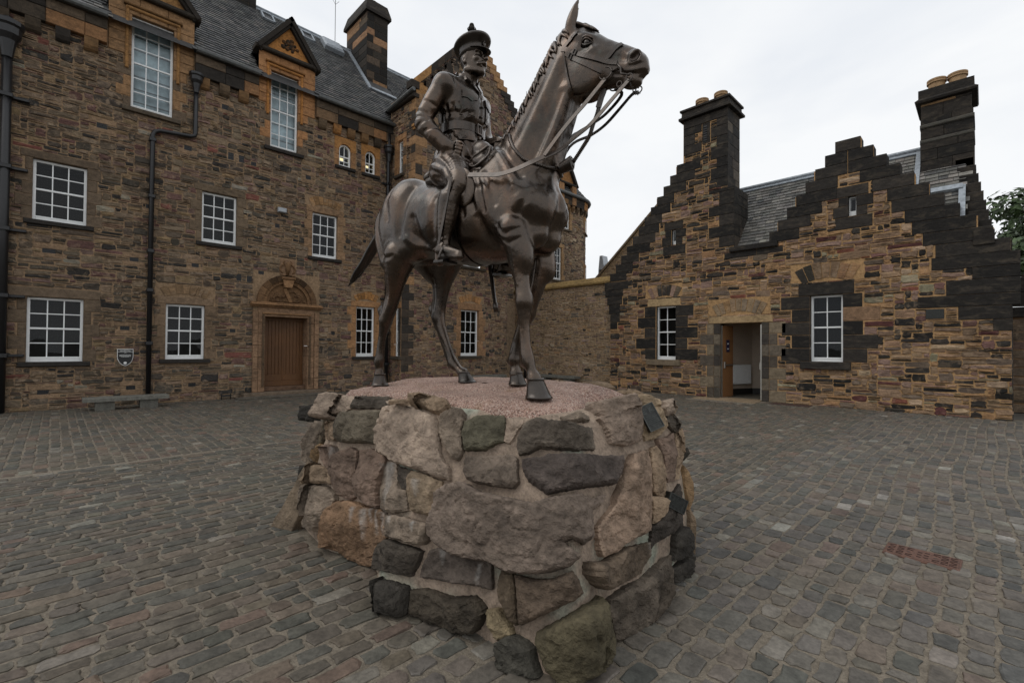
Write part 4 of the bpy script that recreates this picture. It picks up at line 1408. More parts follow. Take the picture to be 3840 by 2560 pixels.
# ---- round-cornered range beyond the wall
rngT = random.Random(41)
TFm = Frame((-15.05, 0, 0), (0, 1, 0), (0, 0, 1), (1, 0, 0))
tower = tag(empty('round_corner_building'), 'distant stone range with rounded corner, corbelled eaves and slate roof', 'building')
RC = 1.45
YC = 21.25 - RC
mb = MB()
tw = [(17.62, 18.3, 4.93, 6.6), (20.36, 20.62, 7.72, 8.38), (20.40, 20.62, 5.0, 5.86), (18.3, 18.95, 7.6, 9.9)]
wall_sheet(mb, TFm, 13.5, YC, 0, 9.3, tw[:1] + tw[3:], 0, srgb(152, 130, 106))
N = 14
for k in range(N):
    a0, a1 = math.pi / 2 * k / N, math.pi / 2 * (k + 1) / N
    p = lambda a, z: (-15.05 - RC + RC * math.cos(a), YC + RC * math.sin(a), z)
    mb.add([p(a0, 0), p(a1, 0), p(a1, 9.3), p(a0, 9.3)], [(0, 1, 2, 3)], srgb(152, 130, 106))
mb.build('mortar_backing', M['mortar'], tower)
def curvF(u, v, w=0.0):
    if u <= YC:
        return Vector((-15.05 + w, u, v))
    a = (u - YC) / RC
    return Vector((-15.05 - RC + (RC + w) * math.cos(a), YC + (RC + w) * math.sin(a), v))
UE = YC + RC * math.pi / 2
tkt = []
for (a, b, c, d) in tw[:1] + tw[3:]:
    tkt += [(a, b, c, d)] + surround(tower, TFm, a, b, c, d, rngT, srgb(160, 124, 80), srgb(96, 82, 64), jamb=(.14, .22))
    sash_window(tower, TFm, a, b, c, d, 3, 4, depth=.1)
for (a, b, c, d) in tw[1:3]:
    ua = YC + RC * math.asin(min(1, (a - YC) / RC)); ub = YC + RC * math.asin(min(1, (b - YC) / RC))
    F = Frame(curvF((ua + ub) / 2, 0, .01), curvF(ub, 0) - curvF(ua, 0), (0, 0, 1), (0, 0, 0))
    F.u.normalize(); F.w = F.u.cross(F.v)
    hw = (ub - ua) / 2
    tkt.append((ua - .16, ub + .16, c - .1, d + .2))
    for s in (-1, 1):
        dressed(tower, 'jamb_stone', F, min(s * hw, s * (hw + .16)), max(s * hw, s * (hw + .16)), c, d, -.12, .03, srgb(168, 128, 82), rngT)
    dressed(tower, 'lintel', F, -hw - .16, hw + .16, d, d + .2, -.12, .032, srgb(168, 128, 82), rngT)
    dressed(tower, 'sill', F, -hw - .2, hw + .2, c - .1, c, -.12, .09, srgb(96, 80, 62), rngT)
    sash_window(tower, F, -hw, hw, c, d, 1, 2, depth=-.006)
rects = pack(rngT, 13.5, UE, 3.6, 8.6, lambda U, V: ~in_rects(U, V, tkt), .075, .06, 5, 3, (3, 5, 2), 2, 0)
lay_stones('rubble_stone', rects, curvF, M['rubble'], tower, rngT, lambda rng, u, v, r: pick(rng, PAL_B[:3] + PAL_W), 200)
# corbels, eaves band, roof
u = 17.4
while u < UE - .1:
    P0, P1 = u, min(u + .2, UE)
    MB().add([curvF(P0, 8.55, .0), curvF(P1, 8.55, .0), curvF(P1, 8.75, .14), curvF(P0, 8.75, .14), curvF(P0, 8.88, .14), curvF(P1, 8.88, .14), curvF(P0, 8.88, 0), curvF(P1, 8.88, 0)],
             [(0, 1, 3 - 1, 3), (3, 2, 5, 4), (4, 5, 7, 6), (0, 3, 4, 6), (1, 7, 5, 2)], rngT.choice(bandc)).build('corbel', M['ashlar'], tower)
    u += .40
u = 17.3
while u < UE - .02:
    L = min(.45, UE - u)
    for (v0, v1, w) in ((8.88, 9.12, .15), (9.12, 9.34, .16)):
        MB().add([curvF(u, v0, w), curvF(u + L, v0, w), curvF(u + L, v1, w), curvF(u, v1, w), curvF(u, v0, 0), curvF(u + L, v0, 0)], [(0, 1, 2, 3), (4, 5, 1, 0)], rngT.choice(bandc)).build('eaves_block', M['ashlar'], tower)
    u += L
gpts = [curvF(u, 9.38, .22) for u in np.linspace(17.3, UE, 40)]
MB().tube(gpts, .09, 8).build('gutter', M['gutter'], tower, smooth=True)
apx = Vector((-17.4, 18.6, 12.9))
rr = MB()
us = np.linspace(17.0, UE, 34)
NS = 22
for j in range(NS):
    for i in range(len(us) - 1):
        def pt(u, t):
            b = curvF(u, 9.42, .2)
            top = apx if u > 19 else Vector((-17.4, u - .4, 12.9))
            return b.lerp(apx if u >= 18.6 else Vector((-17.4, u, 12.9)), t)
        t0, t1 = j / NS, (j + 1.15) / NS
        nn = .03
        a, b, c, d = pt(us[i], t0), pt(us[i + 1], t0), pt(us[i + 1], min(1, t1)), pt(us[i], min(1, t1))
        up = Vector((nn, 0, nn))
        rr.add([a + up, b + up, c, d, a, b], [(0, 1, 2, 3), (4, 5, 1, 0)], pick(rngT, SLATE))
rr.build('slate_roof', M['slate'], tower)['kind'] = 'stuff'
MB().box(Frame((-16.0, 19.9, 10.6), (1, 0, 0), (0, 1, 0), (0, 0, 1)), -.06, .06, -.06, .06, 0, .5).build('roof_vent', M['lead'], tower)
# its dormer gable, mostly behind the horse
MB().prism(TFm, [(17.85, 9.95), (19.35, 9.95), (18.62, 11.1)], -.3, .05, srgb(150, 108, 66)).build('dormer_pediment', M['ashlar'], tower)
for (p0, p1) in (((17.75, 9.9), (18.62, 11.25)), ((18.62, 11.25), (19.45, 9.9))):
    du, dv = p1[0] - p0[0], p1[1] - p0[1]; L = math.hypot(du, dv); nx, ny = dv / L, -du / L
    MB().prism(TFm, [(p0[0] + nx * .15, p0[1] + ny * .15), (p1[0] + nx * .15, p1[1] + ny * .15), p1, p0], -.3, .2, srgb(50, 45, 40)).build('raking_cornice', M['ashlar'], tower)
MB().box(TFm, 17.75, 19.45, 9.86, 9.98, -.1, .2, srgb(56, 50, 44), .03).build('pediment_cornice', M['ashlar'], tower)
for (a, b) in ((17.9, 18.3), (18.95, 19.3)):
    dressed(tower, 'dormer_block', TFm, a, b, 8.9, 9.88, -.2, .17, srgb(164, 118, 70), rngT)
tp = empty('downpipe')
yy = YC + RC * math.sin(1.3)
MB().tube([(-15.05 - RC + (RC + .08) * math.cos(1.25), YC + (RC + .08) * math.sin(1.25), 8.6), (-15.05 - RC + (RC + .08) * math.cos(1.25), YC + (RC + .08) * math.sin(1.25), 0.0)], .05, 8).build('pipe', M['iron'], tp, smooth=True)
MB().lathe(Frame((-15.05 - RC + (RC + .1) * math.cos(1.25), YC + (RC + .1) * math.sin(1.25), 8.5), (1, 0, 0), (0, 1, 0), (0, 0, 1)), [(.05, -.2), (.1, 0), (.12, .1)], 10).build('hopper_head', M['iron'], tp)
tag(tp, 'thin black downpipe on the rounded corner of the distant range', 'downpipe')

# ---- plain gabled block beyond the wall, and a metal roof flue
YG = 20.0
GFm = Frame((0, YG, 0), (1, 0, 0), (0, 0, 1), (0, -1, 0))
gb = tag(empty('far_gabled_building'), 'pale coursed stone gable with plain sloping edge rising behind the boundary wall', 'building')
gl = lambda X: 5.42 + (X + 13.72) * (7.48 - 5.42) / (2.3)
MB().prism(GFm, [(-14.6, 0), (-8.0, 0), (-8.0, gl(-10.2)), (-10.2, gl(-10.2)), (-14.6, gl(-14.6))], -.4, 0, srgb(160, 134, 98)).build('mortar_backing', M['mortar'], gb)
rects = pack(rngT, -14.5, -10.0, 3.4, 8.4, lambda U, V: V < gl(U) - .06, .085, .07, 5, 2, (4, 2), 3, 0)
lay_stones('gable_stone', rects, GFm, M['rubble'], gb, rngT, lambda rng, u, v, r: pick(rng, PAL_B[:3]), 200, n=4)
MB().prism(GFm, [(-14.7, gl(-14.7) - .02), (-9.9, gl(-9.9) - .02), (-9.9, gl(-9.9) + .10), (-14.7, gl(-14.7) + .10)], -.45, .12, srgb(120, 104, 84)).build('skew_coping', M['ashlar'], gb)
fx, fz = on_y(2255, 1010, 22.0)
fl_ = tag(empty('roof_flue'), 'tapering grey metal flue beside a flat metal roof behind the wall', 'flue')
FB = Frame((fx, 22.0, 0), (1, 0, 0), (0, 0, 1), (0, -1, 0))
MB().prism(FB, [(-.28, 2.5), (.22, 2.5), (.18, fz + .0), (.06, fz + .78), (-.12, fz + .78), (-.2, fz)], -.5, 0).build('flue_casing', M['metal_clad'], fl_)
MB().prism(FB, [(.23, 2.5), (1.3, 2.5), (1.3, fz + .28), (.23, fz + .28)], -1.5, -.05).build('roof_edge', M['metal_clad'], fl_)
MB().box(FB, -.1, .3, fz - .5, fz - .02, .01, .05).build('flue_base', M['iron'], fl_)
print('wing etc', time.time() - T0)
# ================================================================== stepped-gable house on the right
rngR = random.Random(51)
YR = 14.7
HF = Frame((0, YR, 0), (1, 0, 0), (0, 0, 1), (0, -1, 0))
house = tag(empty('stepped_gable_house'), 'low rubble house with two sooty stepped gables and an open door', 'building')
PAL_R = [(5, srgb(150, 116, 80)), (3.6, srgb(128, 100, 72)), (3, srgb(146, 112, 94)), (2.2, srgb(108, 90, 72)), (3.0, srgb(58, 53, 47)), (2.0, srgb(42, 39, 36)),
         (1.5, srgb(166, 120, 66)), (1.0, srgb(122, 82, 72)), (1.0, srgb(176, 144, 106)), (.8, srgb(140, 128, 96)), (.35, srgb(140, 74, 48)), (.3, srgb(96, 50, 46))]
MORTAR_R = srgb(172, 138, 98)
HX0, HX1 = -9.74, .43
BLK = [srgb(42, 39, 36), srgb(48, 44, 40), srgb(36, 34, 32), srgb(54, 49, 44)]
tkr, hlr = [], []
def blk(name, u0, u1, v0, v1, w0=-.2, w1=.016, g=.003):
    dressed(house, name, HF, u0, u1, v0, v1, w0, w1, rngR.choice(BLK), rngR, 'sooty', .012, g)
    tkr.append((u0, u1, v0, v1))
# windows
w1 = (-7.91, -7.20, 1.14, 2.95)
w2 = (-3.34, -2.60, 1.19, 2.98)
for (a, b, c, d), q in ((w1, 0), (w2, 1)):
    hlr.append((a, b, c, d)); tkr.append((a, b, c, d))
    n = 5
    hh = (d - c) / n
    for s in (-1, 1):
        for k in range(n):
            L = (.42, .66)[(k + q + (s > 0)) % 2] + rngR.uniform(-.05, .10)
            u0, u1 = (a - L, a) if s < 0 else (b, b + L)
            if q == 1 and s > 0 and k == 3:
                dressed(house, 'jamb_stone', HF, b, b + .78, c + k * hh, c + (k + 1) * hh, -.2, .012, srgb(136, 104, 74), rngR); tkr.append((b, b + .78, c + k * hh, c + (k + 1) * hh))
            else:
                blk('jamb_stone', u0, u1, c + k * hh, c + (k + 1) * hh, -.22, .012)
    if q == 0:
        dressed(house, 'lintel', HF, a - .30, b + .16, d, d + .26, -.22, .018, srgb(166, 138, 94), rngR)
        tkr.append((a - .30, b + .16, d, d + .26))
        dressed(house, 'sill', HF, a - .32, b + .18, c - .19, c, -.2, .10, srgb(116, 100, 78), rngR, g=0); tkr.append((a - .32, b + .18, c - .19, c))
        tkr += voussoirs(house, HF, (a + b) / 2 - .05, d + .30, .45, rngR, TAN, 7, .36, PAL_R[:5])
    else:
        blk('lintel', a - .28, b + .25, d, d + .34, -.22, .02)
        blk('sill', a - .22, b + .18, c - .20, c, -.2, .11, 0)
        tkr += voussoirs(house, HF, (a + b) / 2, d + .38, .55, rngR, OCHRE, 7, .42, [(1, srgb(160, 116, 66)), (1, srgb(140, 108, 72)), (.5, srgb(60, 54, 46))])
    sash_window(house, HF, a, b, c, d, 2, 4, depth=.14)
# doorway
dx0, dx1, dz1 = -5.74, -4.56, 2.30
hlr.append((dx0, dx1, 0, dz1)); tkr.append((dx0, dx1, 0, dz1))
for k in range(7):
    h = dz1 / 7
    for s in (-1, 1):
        Li, Lo = .22, (.22, .44)[(k + (s > 0)) % 2]
        cc = rngR.choice([srgb(98, 88, 74), srgb(82, 76, 66), srgb(112, 100, 82), srgb(66, 60, 54)])
        u0, u1 = (dx0 - .2, dx0) if s < 0 else (dx1, dx1 + .2)
        dressed(house, 'door_jamb', HF, u0, u1, k * h, (k + 1) * h, -.32, .02, cc, rngR)
        cc = rngR.choice([srgb(110, 98, 82), srgb(128, 112, 88), srgb(92, 82, 70)])
        u0, u1 = (dx0 - .2 - Lo, dx0 - .2) if s < 0 else (dx1 + .2, dx1 + .2 + Lo)
        dressed(house, 'door_jamb', HF, u0, u1, k * h, (k + 1) * h, -.2, .012, cc, rngR)
        tkr.append((min(u0, dx0 - .2) if s < 0 else dx1, dx0 if s < 0 else u1, k * h, (k + 1) * h))
dressed(house, 'door_lintel', HF, dx0 - .36, dx1 + .30, dz1, dz1 + .22, -.32, .03, srgb(160, 132, 90), rngR)
tkr.append((dx0 - .36, dx1 + .30, dz1, dz1 + .22))
tkr += voussoirs(house, HF, (dx0 + dx1) / 2 - .05, dz1 + .27, .62, rngR, TAN, 9, .38, [(2, srgb(150, 122, 84)), (1, srgb(128, 108, 80)), (.7, srgb(60, 54, 48)), (.4, srgb(166, 124, 66))])
# lobby behind the open door (a lit, pale room)
lb = MB()
lx0, lx1, ly = dx0 + .15, dx1 - .05, YR + 2.6
lb.add([(dx0 - .6, YR + .33, 0), (dx0 + .20, YR + 2.2, 0), (dx0 + .20, YR + 2.2, 2.6), (dx0 - .6, YR + .33, 2.6)], [(0, 1, 2, 3)])
lb.add([(dx0 + .20, YR + 2.2, 0), (dx1 + .2, YR + 2.6, 0), (dx1 + .2, YR + 2.6, 2.6), (dx0 + .20, YR + 2.2, 2.6)], [(0, 1, 2, 3)])
lb.add([(dx1 + .2, YR + 2.6, 0), (dx1 + .2, YR + .33, 0), (dx1 + .2, YR + .33, 2.6), (dx1 + .2, YR + 2.6, 2.6)], [(0, 1, 2, 3)])
lb.add([(dx0 - .6, YR + .33, 2.6), (dx0 + .2, YR + 2.2, 2.6), (dx1 + .2, YR + 2.6, 2.6), (dx1 + .2, YR + .33, 2.6)], [(0, 1, 2, 3)])
lb.build('lobby_walls', M['lobby_wall'], house)
MB().add([(dx0 - .6, YR + .0, .012), (dx1 + .2, YR + .0, .012), (dx1 + .2, YR + 2.6, .012), (dx0 - .6, YR + 2.6, .012)], [(0, 1, 2, 3)]).build('lobby_floor', M['lobby_floor'], house)
sk = MB()
def wallstrip(p, q, z0, z1, t):
    p, q = Vector(p), Vector(q); d = (q - p).normalized(); n = Vector((d.y, -d.x, 0))
    F = Frame(p, d, (0, 0, 1), n)
    sk.box(F, 0, (q - p).length, z0, z1, .002, t)
wallstrip((dx0 - .6, YR + .33, 0), (dx0 + .20, YR + 2.2, 0), .012, .2, .03)
wallstrip((dx0 + .20, YR + 2.2, 0), (dx1 + .2, YR + 2.6, 0), .012, .2, .03)
sk.build('skirting', M['skirting'], house)
rdm = MB()
p, q = Vector((dx0 - .6, YR + .33, 0)), Vector((dx0 + .20, YR + 2.2, 0)); d = (q - p).normalized()
FR_ = Frame(p, d, (0, 0, 1), Vector((d.y, -d.x, 0)))
rdm.box(FR_, 1.05, 1.85, .35, 1.0, .06, .14, bev=.02)
for k in range(11):
    rdm.box(FR_, 1.08 + k * .07, 1.12 + k * .07, .38, .97, .14, .15)
rdm.build('radiator', M['white'], house)
MB().box(Frame((dx1 - .12, YR + 2.35, 0), (1, 0, 0), (0, 0, 1), (0, -1, 0)), -.02, .25, 0, 2.3, -.05, .05).build('inner_door_frame', M['wood2'], house)
# two door leaves folded inwards against the reveals
for s, (hx, sw) in enumerate(((dx0 + .02, 78), (dx1 - .02, 86))):
    a = rad(sw)
    d = Vector((math.cos(a), math.sin(a), 0)) if s == 0 else Vector((-math.cos(a), math.sin(a), 0))
    n = Vector((d.y, -d.x, 0)) if s == 0 else Vector((-d.y, d.x, 0))
    F = Frame((hx, YR + .06, 0), d, (0, 0, 1), d.cross(Vector((0, 0, 1))))
    lf = MB(); lf.box(F, 0, .56, .03, dz1 - .06, -.025, .025, bev=.006)
    lo = lf.build('door_leaf', M['wood2'], house)
    MB().box(F, -.012, -.001, .03, dz1 - .06, -.03, .03).build('door_edge_strip', M['steel'], lo)
    for side in (-1, 1):
        w0, w1_ = (.026, .07) if side > 0 else (-.07, -.026)
        MB().box(F, .05, .12, .92, 1.12, w0, w1_, bev=.01).box(F, .1, .5, 1.0, 1.04, min(w0, w1_) if side < 0 else .05, max(w0, w1_) if side > 0 else -.05).build('push_bar', M['steel'], lo)
    if s == 0:
        MB().box(F, .20, .36, 1.42, 1.80, .0255, .03).build('door_notice', M['blue_sign'], lo)
        MB().box(F, .25, .31, 1.66, 1.70, .0302, .031).box(F, .25, .31, 1.50, 1.54, .0302, .031).build('notice_mark', M['lettering'], lo)
# slit windows
for (a, b, c, d) in ((-7.35, -7.20, 4.98, 5.48), (-2.47, -2.31, 4.99, 5.50)):
    hlr.append((a, b, c, d)); tkr.append((a, b, c, d))
    blk('jamb_stone', a - .34, a, c - .02, c + .28); blk('jamb_stone', a - .22, a, c + .28, d)
    blk('jamb_stone', b, b + .24, c - .02, c + .22); blk('jamb_stone', b, b + .36, c + .22, d)
    blk('lintel', a - .26, b + .26, d, d + .28); blk('sill', a - .3, b + .34, c - .33, c - .02, -.2, .018)
    f = MB(); F = HF
    f.box(F, a, b, c, c + .14, -.16, -.10); f.box(F, a, a + .02, c + .14, d, -.16, -.10); f.box(F, b - .02, b, c + .14, d, -.16, -.10); f.box(F, a + .02, b - .02, d - .03, d, -.16, -.10)
    wo = f.build('window', M['white'], house)
    MB().add([F(a + .02, c + .14, -.13), F(b - .02, c + .14, -.13), F(b - .02, d - .03, -.13), F(a + .02, d - .03, -.13)], [(0, 1, 2, 3)]).build('pane', M['glass'], wo)
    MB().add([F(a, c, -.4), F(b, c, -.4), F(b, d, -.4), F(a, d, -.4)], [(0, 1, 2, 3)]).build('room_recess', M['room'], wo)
# outline of the front: crow steps (u, top v)
SH, SU = .304, .2355
L1 = [(-7.17 - SU * k, 7.62 - SH * k) for k in range(12)]          # left slope of the chimney gable
P2 = (-2.76, -2.21, 7.02)                                          # peak block
L2 = [(-2.76 - .228 * (k + 1), 7.02 - SH * (k + 1)) for k in range(7)]
R2 = [(-2.21 + .262 * (k + 1), 7.02 - SH * (k + 1)) for k in range(10)]
def house_top(U):
    T = np.full(U.shape, 4.55)
    # left gable
    lg = 7.62 - np.floor((-7.17 - U) / SU + 1) * SH
    T = np.where(U < -6.93, np.maximum(0, lg), T)
    T = np.where((U >= -6.93) & (U < -5.52), 9.0, T)
    T = np.where((U >= -5.52) & (U < -5.32), 6.5, T)
    l2 = 7.02 - np.floor((-2.76 - U) / .228 + 1) * SH
    r2 = 7.02 - np.floor((U + 2.21) / .262 + 1) * SH
    T = np.where((U > -4.35) & (U <= -2.76), np.maximum(4.55, l2), T)
    T = np.where((U > -2.76) & (U < -2.21), 7.02, T)
    T = np.where(U >= -2.21, r2, T)
    return T
# crow-step blocks: long dark stones tailing into the gable
for k, (u, v) in enumerate(L1):
    L = rngR.uniform(.62, .95) if k else .8
    blk('crow_step', max(u, HX0 - .26), u + L, v - SH, v, -.42, .02, .002)
for k, (u, v) in enumerate(L2):
    blk('crow_step', u, min(u + rngR.uniform(.70, .98), -2.49 if k < 2 else -2.60 - .05 * (k % 3)), v - SH, v, -.42, .02, .002)
for k, (u, v) in enumerate(R2):
    L = rngR.uniform(.72, 1.05) + (.3 if k > 6 else 0)
    blk('crow_step', max(u - L, -2.48 if k < 2 else -2.30 if k < 3 else -1.98 if k < 5 else -9), min(u, HX1 + .1), v - SH, v, -.42, .02, .002)
blk('crow_step', P2[0], P2[1], 7.02 - SH, 7.02, -.42, .02, .002)
# left end: moulded skew-putt, dark quoins; right end quoins
k = 0
v = 4.26 - SH
for (ext, h, L) in ((.26, .30, .75), (.22, .24, .55), (.14, .30, .5), (.06, .34, .42), (0, .3, .4), (-.0, .26, .3)):
    blk('skew_putt' if ext > .1 else 'quoin', HX0 - ext, HX0 + L, v - h, v, -.2, .02, .002)
    v -= h
v = 3.98 - .30
for k, L in enumerate((1.3, .62, 1.05, 1.55, .85, .3)):
    h = (.30, .26, .34, .27, .30, .26)[k]
    if k == 1: pass
    blk('quoin', HX1 - L, HX1 + (.12 if k < 4 else 0), v - h, v, -.3, .02, .002)
    v -= h
# chimney gable: dark quoins up both edges of the stack
v = 6.55; k = 0
while v < 8.7:
    h = rngR.uniform(.28, .40)
    if v + h > 8.7: h = 8.72 - v
    if v > 7.6:
        blk('quoin', -6.93, -6.93 + (.60, .38)[k % 2], v, v + h, -.2, .02, .002)
    blk('quoin', -5.52 - (.34, .52)[k % 2], -5.52, v, v + h, -.2, .02, .002)
    v += h; k += 1
blk('chimney_band', -6.93, -5.52, 8.72, 8.98, -.2, .024, .002)
blk('chimney_block', -6.32, -6.06, 8.05, 8.72, -.1, .012)
v = 4.66; k = 0
while v < 6.5:
    h = rngR.uniform(.30, .42); h = min(h, 6.5 - v)
    blk('quoin', -5.32 - (.46, .78)[k % 2], -5.32, v, v + h, -.35, .022, .002)
    v += h; k += 1
# side of the stack (faces right) and cap
CS = Frame((-5.52, YR, 0), (0, 1, 0), (0, 0, 1), (1, 0, 0))
for (x, z0, z1, dep) in ((-5.32, 4.6, 6.5, 1.15), (-5.52, 6.5, 9.0, 1.0)):
    Fs = Frame((x, YR, 0), (0, 1, 0), (0, 0, 1), (1, 0, 0))
    v = z0
    while v < z1 - .02:
        h = min(rngR.uniform(.28, .4), z1 - v)
        cut = dep * rngR.uniform(.35, .65)
        for (p, q) in ((0.0, cut), (cut, dep)):
            cc = rngR.choice(BLK + [srgb(92, 84, 74), srgb(74, 66, 58)])
            MB().box(Fs, p + .003, q - .003, v + .003, v + h - .003, -.1, .0, cc, .01).build('chimney_stone', M['sooty'], house)
        v += h
MB().prism(HF, [(-6.90, 4.5), (-5.33, 4.5), (-5.33, 6.5), (-5.53, 6.5), (-5.53, 9.0), (-6.92, 9.0)], -1.0, -.02, srgb(60, 54, 46)).build('chimney_core', M['sooty'], house)
cp = MB()
cz = WORLD
x0, x1, y0, y1, z1 = -6.93, -5.52, YR - .02, YR + 1.0, 9.0
cp.box(cz, x0 - .12, x1 + .12, y0 - .12, y1 + .12, z1, z1 + .07, BLK[0])
P = []
prof = [(.12, .07), (.05, .12), (.04, .26), (.09, .28), (.09, .34)]
for o_, h in prof:
    P += [(x0 - o_, y0 - o_, z1 + h), (x1 + o_, y0 - o_, z1 + h), (x1 + o_, y1 + o_, z1 + h), (x0 - o_, y1 + o_, z1 + h)]
fs = [(4 * i + k, 4 * i + (k + 1) % 4, 4 * i + 4 + (k + 1) % 4, 4 * i + 4 + k) for i in range(4) for k in range(4)] + [(16, 17, 18, 19)]
cp.add(P, fs, BLK[1])
cp.build('chimney_cap', M['sooty'], house)
for x in (-6.45, -5.85):
    F = Frame((x, YR + .30, 9.33), (1, 0, 0), (0, 1, 0), (0, 0, 1))
    MB().lathe(F, [(.17, 0), (.17, .20), (.205, .20), (.205, .25), (.19, .26), (.205, .27), (.205, .31), (.15, .31), (.14, .1)], 20).build('chimney_pot', M['terracotta'], house)
MB().box(HF, -6.27, -6.16, 8.10, 8.62, .0125, .016).build('slit_vent', M['iron'], house)
for k in range(7):
    MB().box(HF, -6.27, -6.16, 8.12 + k * .072, 8.145 + k * .072, .016, .03, srgb(30, 29, 28)).build('vent_slat', M['sooty'], house)
# valley gutter stones between the gables
blk('parapet_stone', -5.45, -4.12, 4.46, 4.62, -.3, .10)
blk('parapet_stone', -5.62, -4.7, 4.28, 4.46, -.3, .02); blk('parapet_stone', -4.7, -4.0, 4.28, 4.46, -.3, .018)
# dark plaque, grille
u, v = on_y(3240 + 694 / 2.6133, 1000 + 465 / 2.6133, YR)
MB().box(HF, u - .16, u + .16, v - .11, v + .12, -.02, .02, bev=.006).build('wall_plaque', M['plaque'], house)
for k in range(7):
    MB().box(HF, u - .13, u + .13 - .03 * (k % 3), v - .085 + k * .026, v - .079 + k * .026, .0201, .0215).build('plaque_line', M['plaque'], house)
tkr.append((u - .17, u + .17, v - .12, v + .13))
# mortar backing and rubble
mb = MB()
us = np.arange(HX0, HX1 + .001, .05)
UU = (us[:-1] + us[1:]) / 2
TT = house_top(UU) - .05
for a, b, t in zip(us[:-1], us[1:], TT):
    m = (a + b) / 2
    cuts = sorted([(h[2], h[3]) for h in hlr if h[0] - .001 < m < h[1] + .001])
    z = 0.0
    for c0, c1 in cuts + [(t, t)]:
        if min(c0, t) > z:
            mb.add([HF(a, z), HF(b, z), HF(b, min(c0, t)), HF(a, min(c0, t))], [(0, 1, 2, 3)], MORTAR_R)
        z = c1
mb.build('mortar_backing', M['mortar'], house)
ins = lambda U, V: (V < house_top(U) - .03) & ~in_rects(U, V, tkr)
rects = pack(rngR, HX0, HX1, 0, 8.7, ins, .066, .05, 7, 4, (4, 6, 3, 1), 2, 4)
def colr(rng, u, v, r):
    c = pick(rng, PAL_R)
    if v > 6.6 and rng.random() < .45: c = srgb(60, 54, 47)
    return c
lay_stones('rubble_stone', rects, HF, M['rubble_dark'], house, rngR, colr, 300, proud=(.006, .03), gap=.011)
print('house stones', len(rects), time.time() - T0)
# right end wall of the house and side returns
MB().add([(HX1, YR, 0), (HX1, YR + 5, 0), (HX1, YR + 5, 4.0), (HX1, YR, 4.0)], [(0, 1, 2, 3)], srgb(90, 76, 60)).add(
    [(HX0, YR + .3, 0), (HX0, YR, 0), (HX0, YR, 4.2), (HX0, YR + .3, 4.2)], [(0, 1, 2, 3)], srgb(90, 76, 60)).build('end_wall', M['rubble_dark'], house)
# roof between and behind the gables
RA2 = rad(50)
R2F = Frame((0, YR + .2, 4.56), (1, 0, 0), (0, math.cos(RA2), math.sin(RA2)), (0, -math.sin(RA2), math.cos(RA2)))
RL2 = (16.94 - YR - .2) / math.cos(RA2)
MB().add([R2F(-9, 0), R2F(-.40, 0), R2F(-.40, RL2), R2F(-9, RL2)], [(0, 1, 2, 3)], srgb(60, 60, 60)).build('roof', M['slate'], house)
SLR = [(5, srgb(112, 108, 100)), (4, srgb(96, 94, 88)), (3, srgb(128, 122, 112)), (1.5, srgb(80, 80, 78))]
slate_roof(house, R2F, lambda U, V: V < RL2 - .14, -6.4, -.42, 0, RL2, rngR, SLR, .21, .15)
MB().box(R2F, -7.5, -.9, RL2 - .16, RL2 + .02, .02, .06).tube([R2F(-7.5, RL2, .07), R2F(-.9, RL2, .07)], .06, 8).build('lead_ridge', M['lead'], house)
# tall end chimney
cy = 16.3
KF = Frame((0, cy, 0), (1, 0, 0), (0, 0, 1), (0, -1, 0))
kx0, kx1 = -.071 * cy, -.012 * cy
zt = 1.5 + .400 * cy
def kblk(u0, u1, v0, v1, w=.0, c=None):
    MB().box(KF, u0 + .002, u1 - .002, v0 + .002, v1 - .002, -.2, w, c or rngR.choice(BLK), .01).build('chimney_stone', M['sooty'], house)
MB().box(KF, kx0 + .01, kx1 - .01, 4.5, zt, -1.1, -.03, srgb(50, 46, 42)).build('chimney_core', M['sooty'], house)
v = 5.2; k = 0
off = 0.0
while v < zt - .02:
    h = min(rngR.uniform(.27, .36), zt - v)
    t = 0.0 if v > 7.35 else .03 if v > 6.95 else .05
    r = kx1 + t
    cut = kx0 + (r - kx0) * rngR.choice((.32, .45, .6, .7))
    lite = k in (8, 9, 11) or rngR.random() < .08
    kblk(kx0 - t * .3, cut, v, v + h, t, srgb(140, 112, 80) if lite and k % 2 else None)
    kblk(cut, r, v, v + h, t)
    v += h; k += 1
for z in (6.95, 7.35):
    MB().box(KF, kx0 - .02, kx1 + .05, z, z + .11, -1.0, .07, srgb(78, 76, 70), .03).build('chimney_band', M['sooty'], house)
cp = MB(); P = []
for o_, h in [(.0, 0), (.10, .02), (.12, .07), (.05, .14), (.05, .36)]:
    P += [(kx0 - o_, cy - o_, zt + h), (kx1 + o_, cy - o_, zt + h), (kx1 + o_, cy + 1.1 + o_, zt + h), (kx0 - o_, cy + 1.1 + o_, zt + h)]
cp.add(P, fs, BLK[0]); cp.build('chimney_cap', M['sooty'], house)
for x in (kx0 + .30, kx0 + .70):
    F = Frame((x, cy + .25, zt + .35), (1, 0, 0), (0, 1, 0), (0, 0, 1))
    MB().lathe(F, [(.17, 0), (.17, .20), (.20, .20), (.20, .24), (.185, .25), (.2, .26), (.2, .30), (.15, .30), (.14, .1)], 20).build('chimney_pot', M['terracotta'], house)
# crow steps of the end gable running down to the right of the stack
z, y = 6.35, cy - .05
xr = kx1 + .10
for k in range(9):
    x_ = kx1 + .03 + .042 * k
    MB().box(Frame((0, y, 0), (1, 0, 0), (0, 0, 1), (0, -1, 0)), x_ - .34, x_, z - .32, z, -.5, .0, rngR.choice(BLK), .01).build('crow_step', M['sooty'], house)
    z -= .27; y -= .20
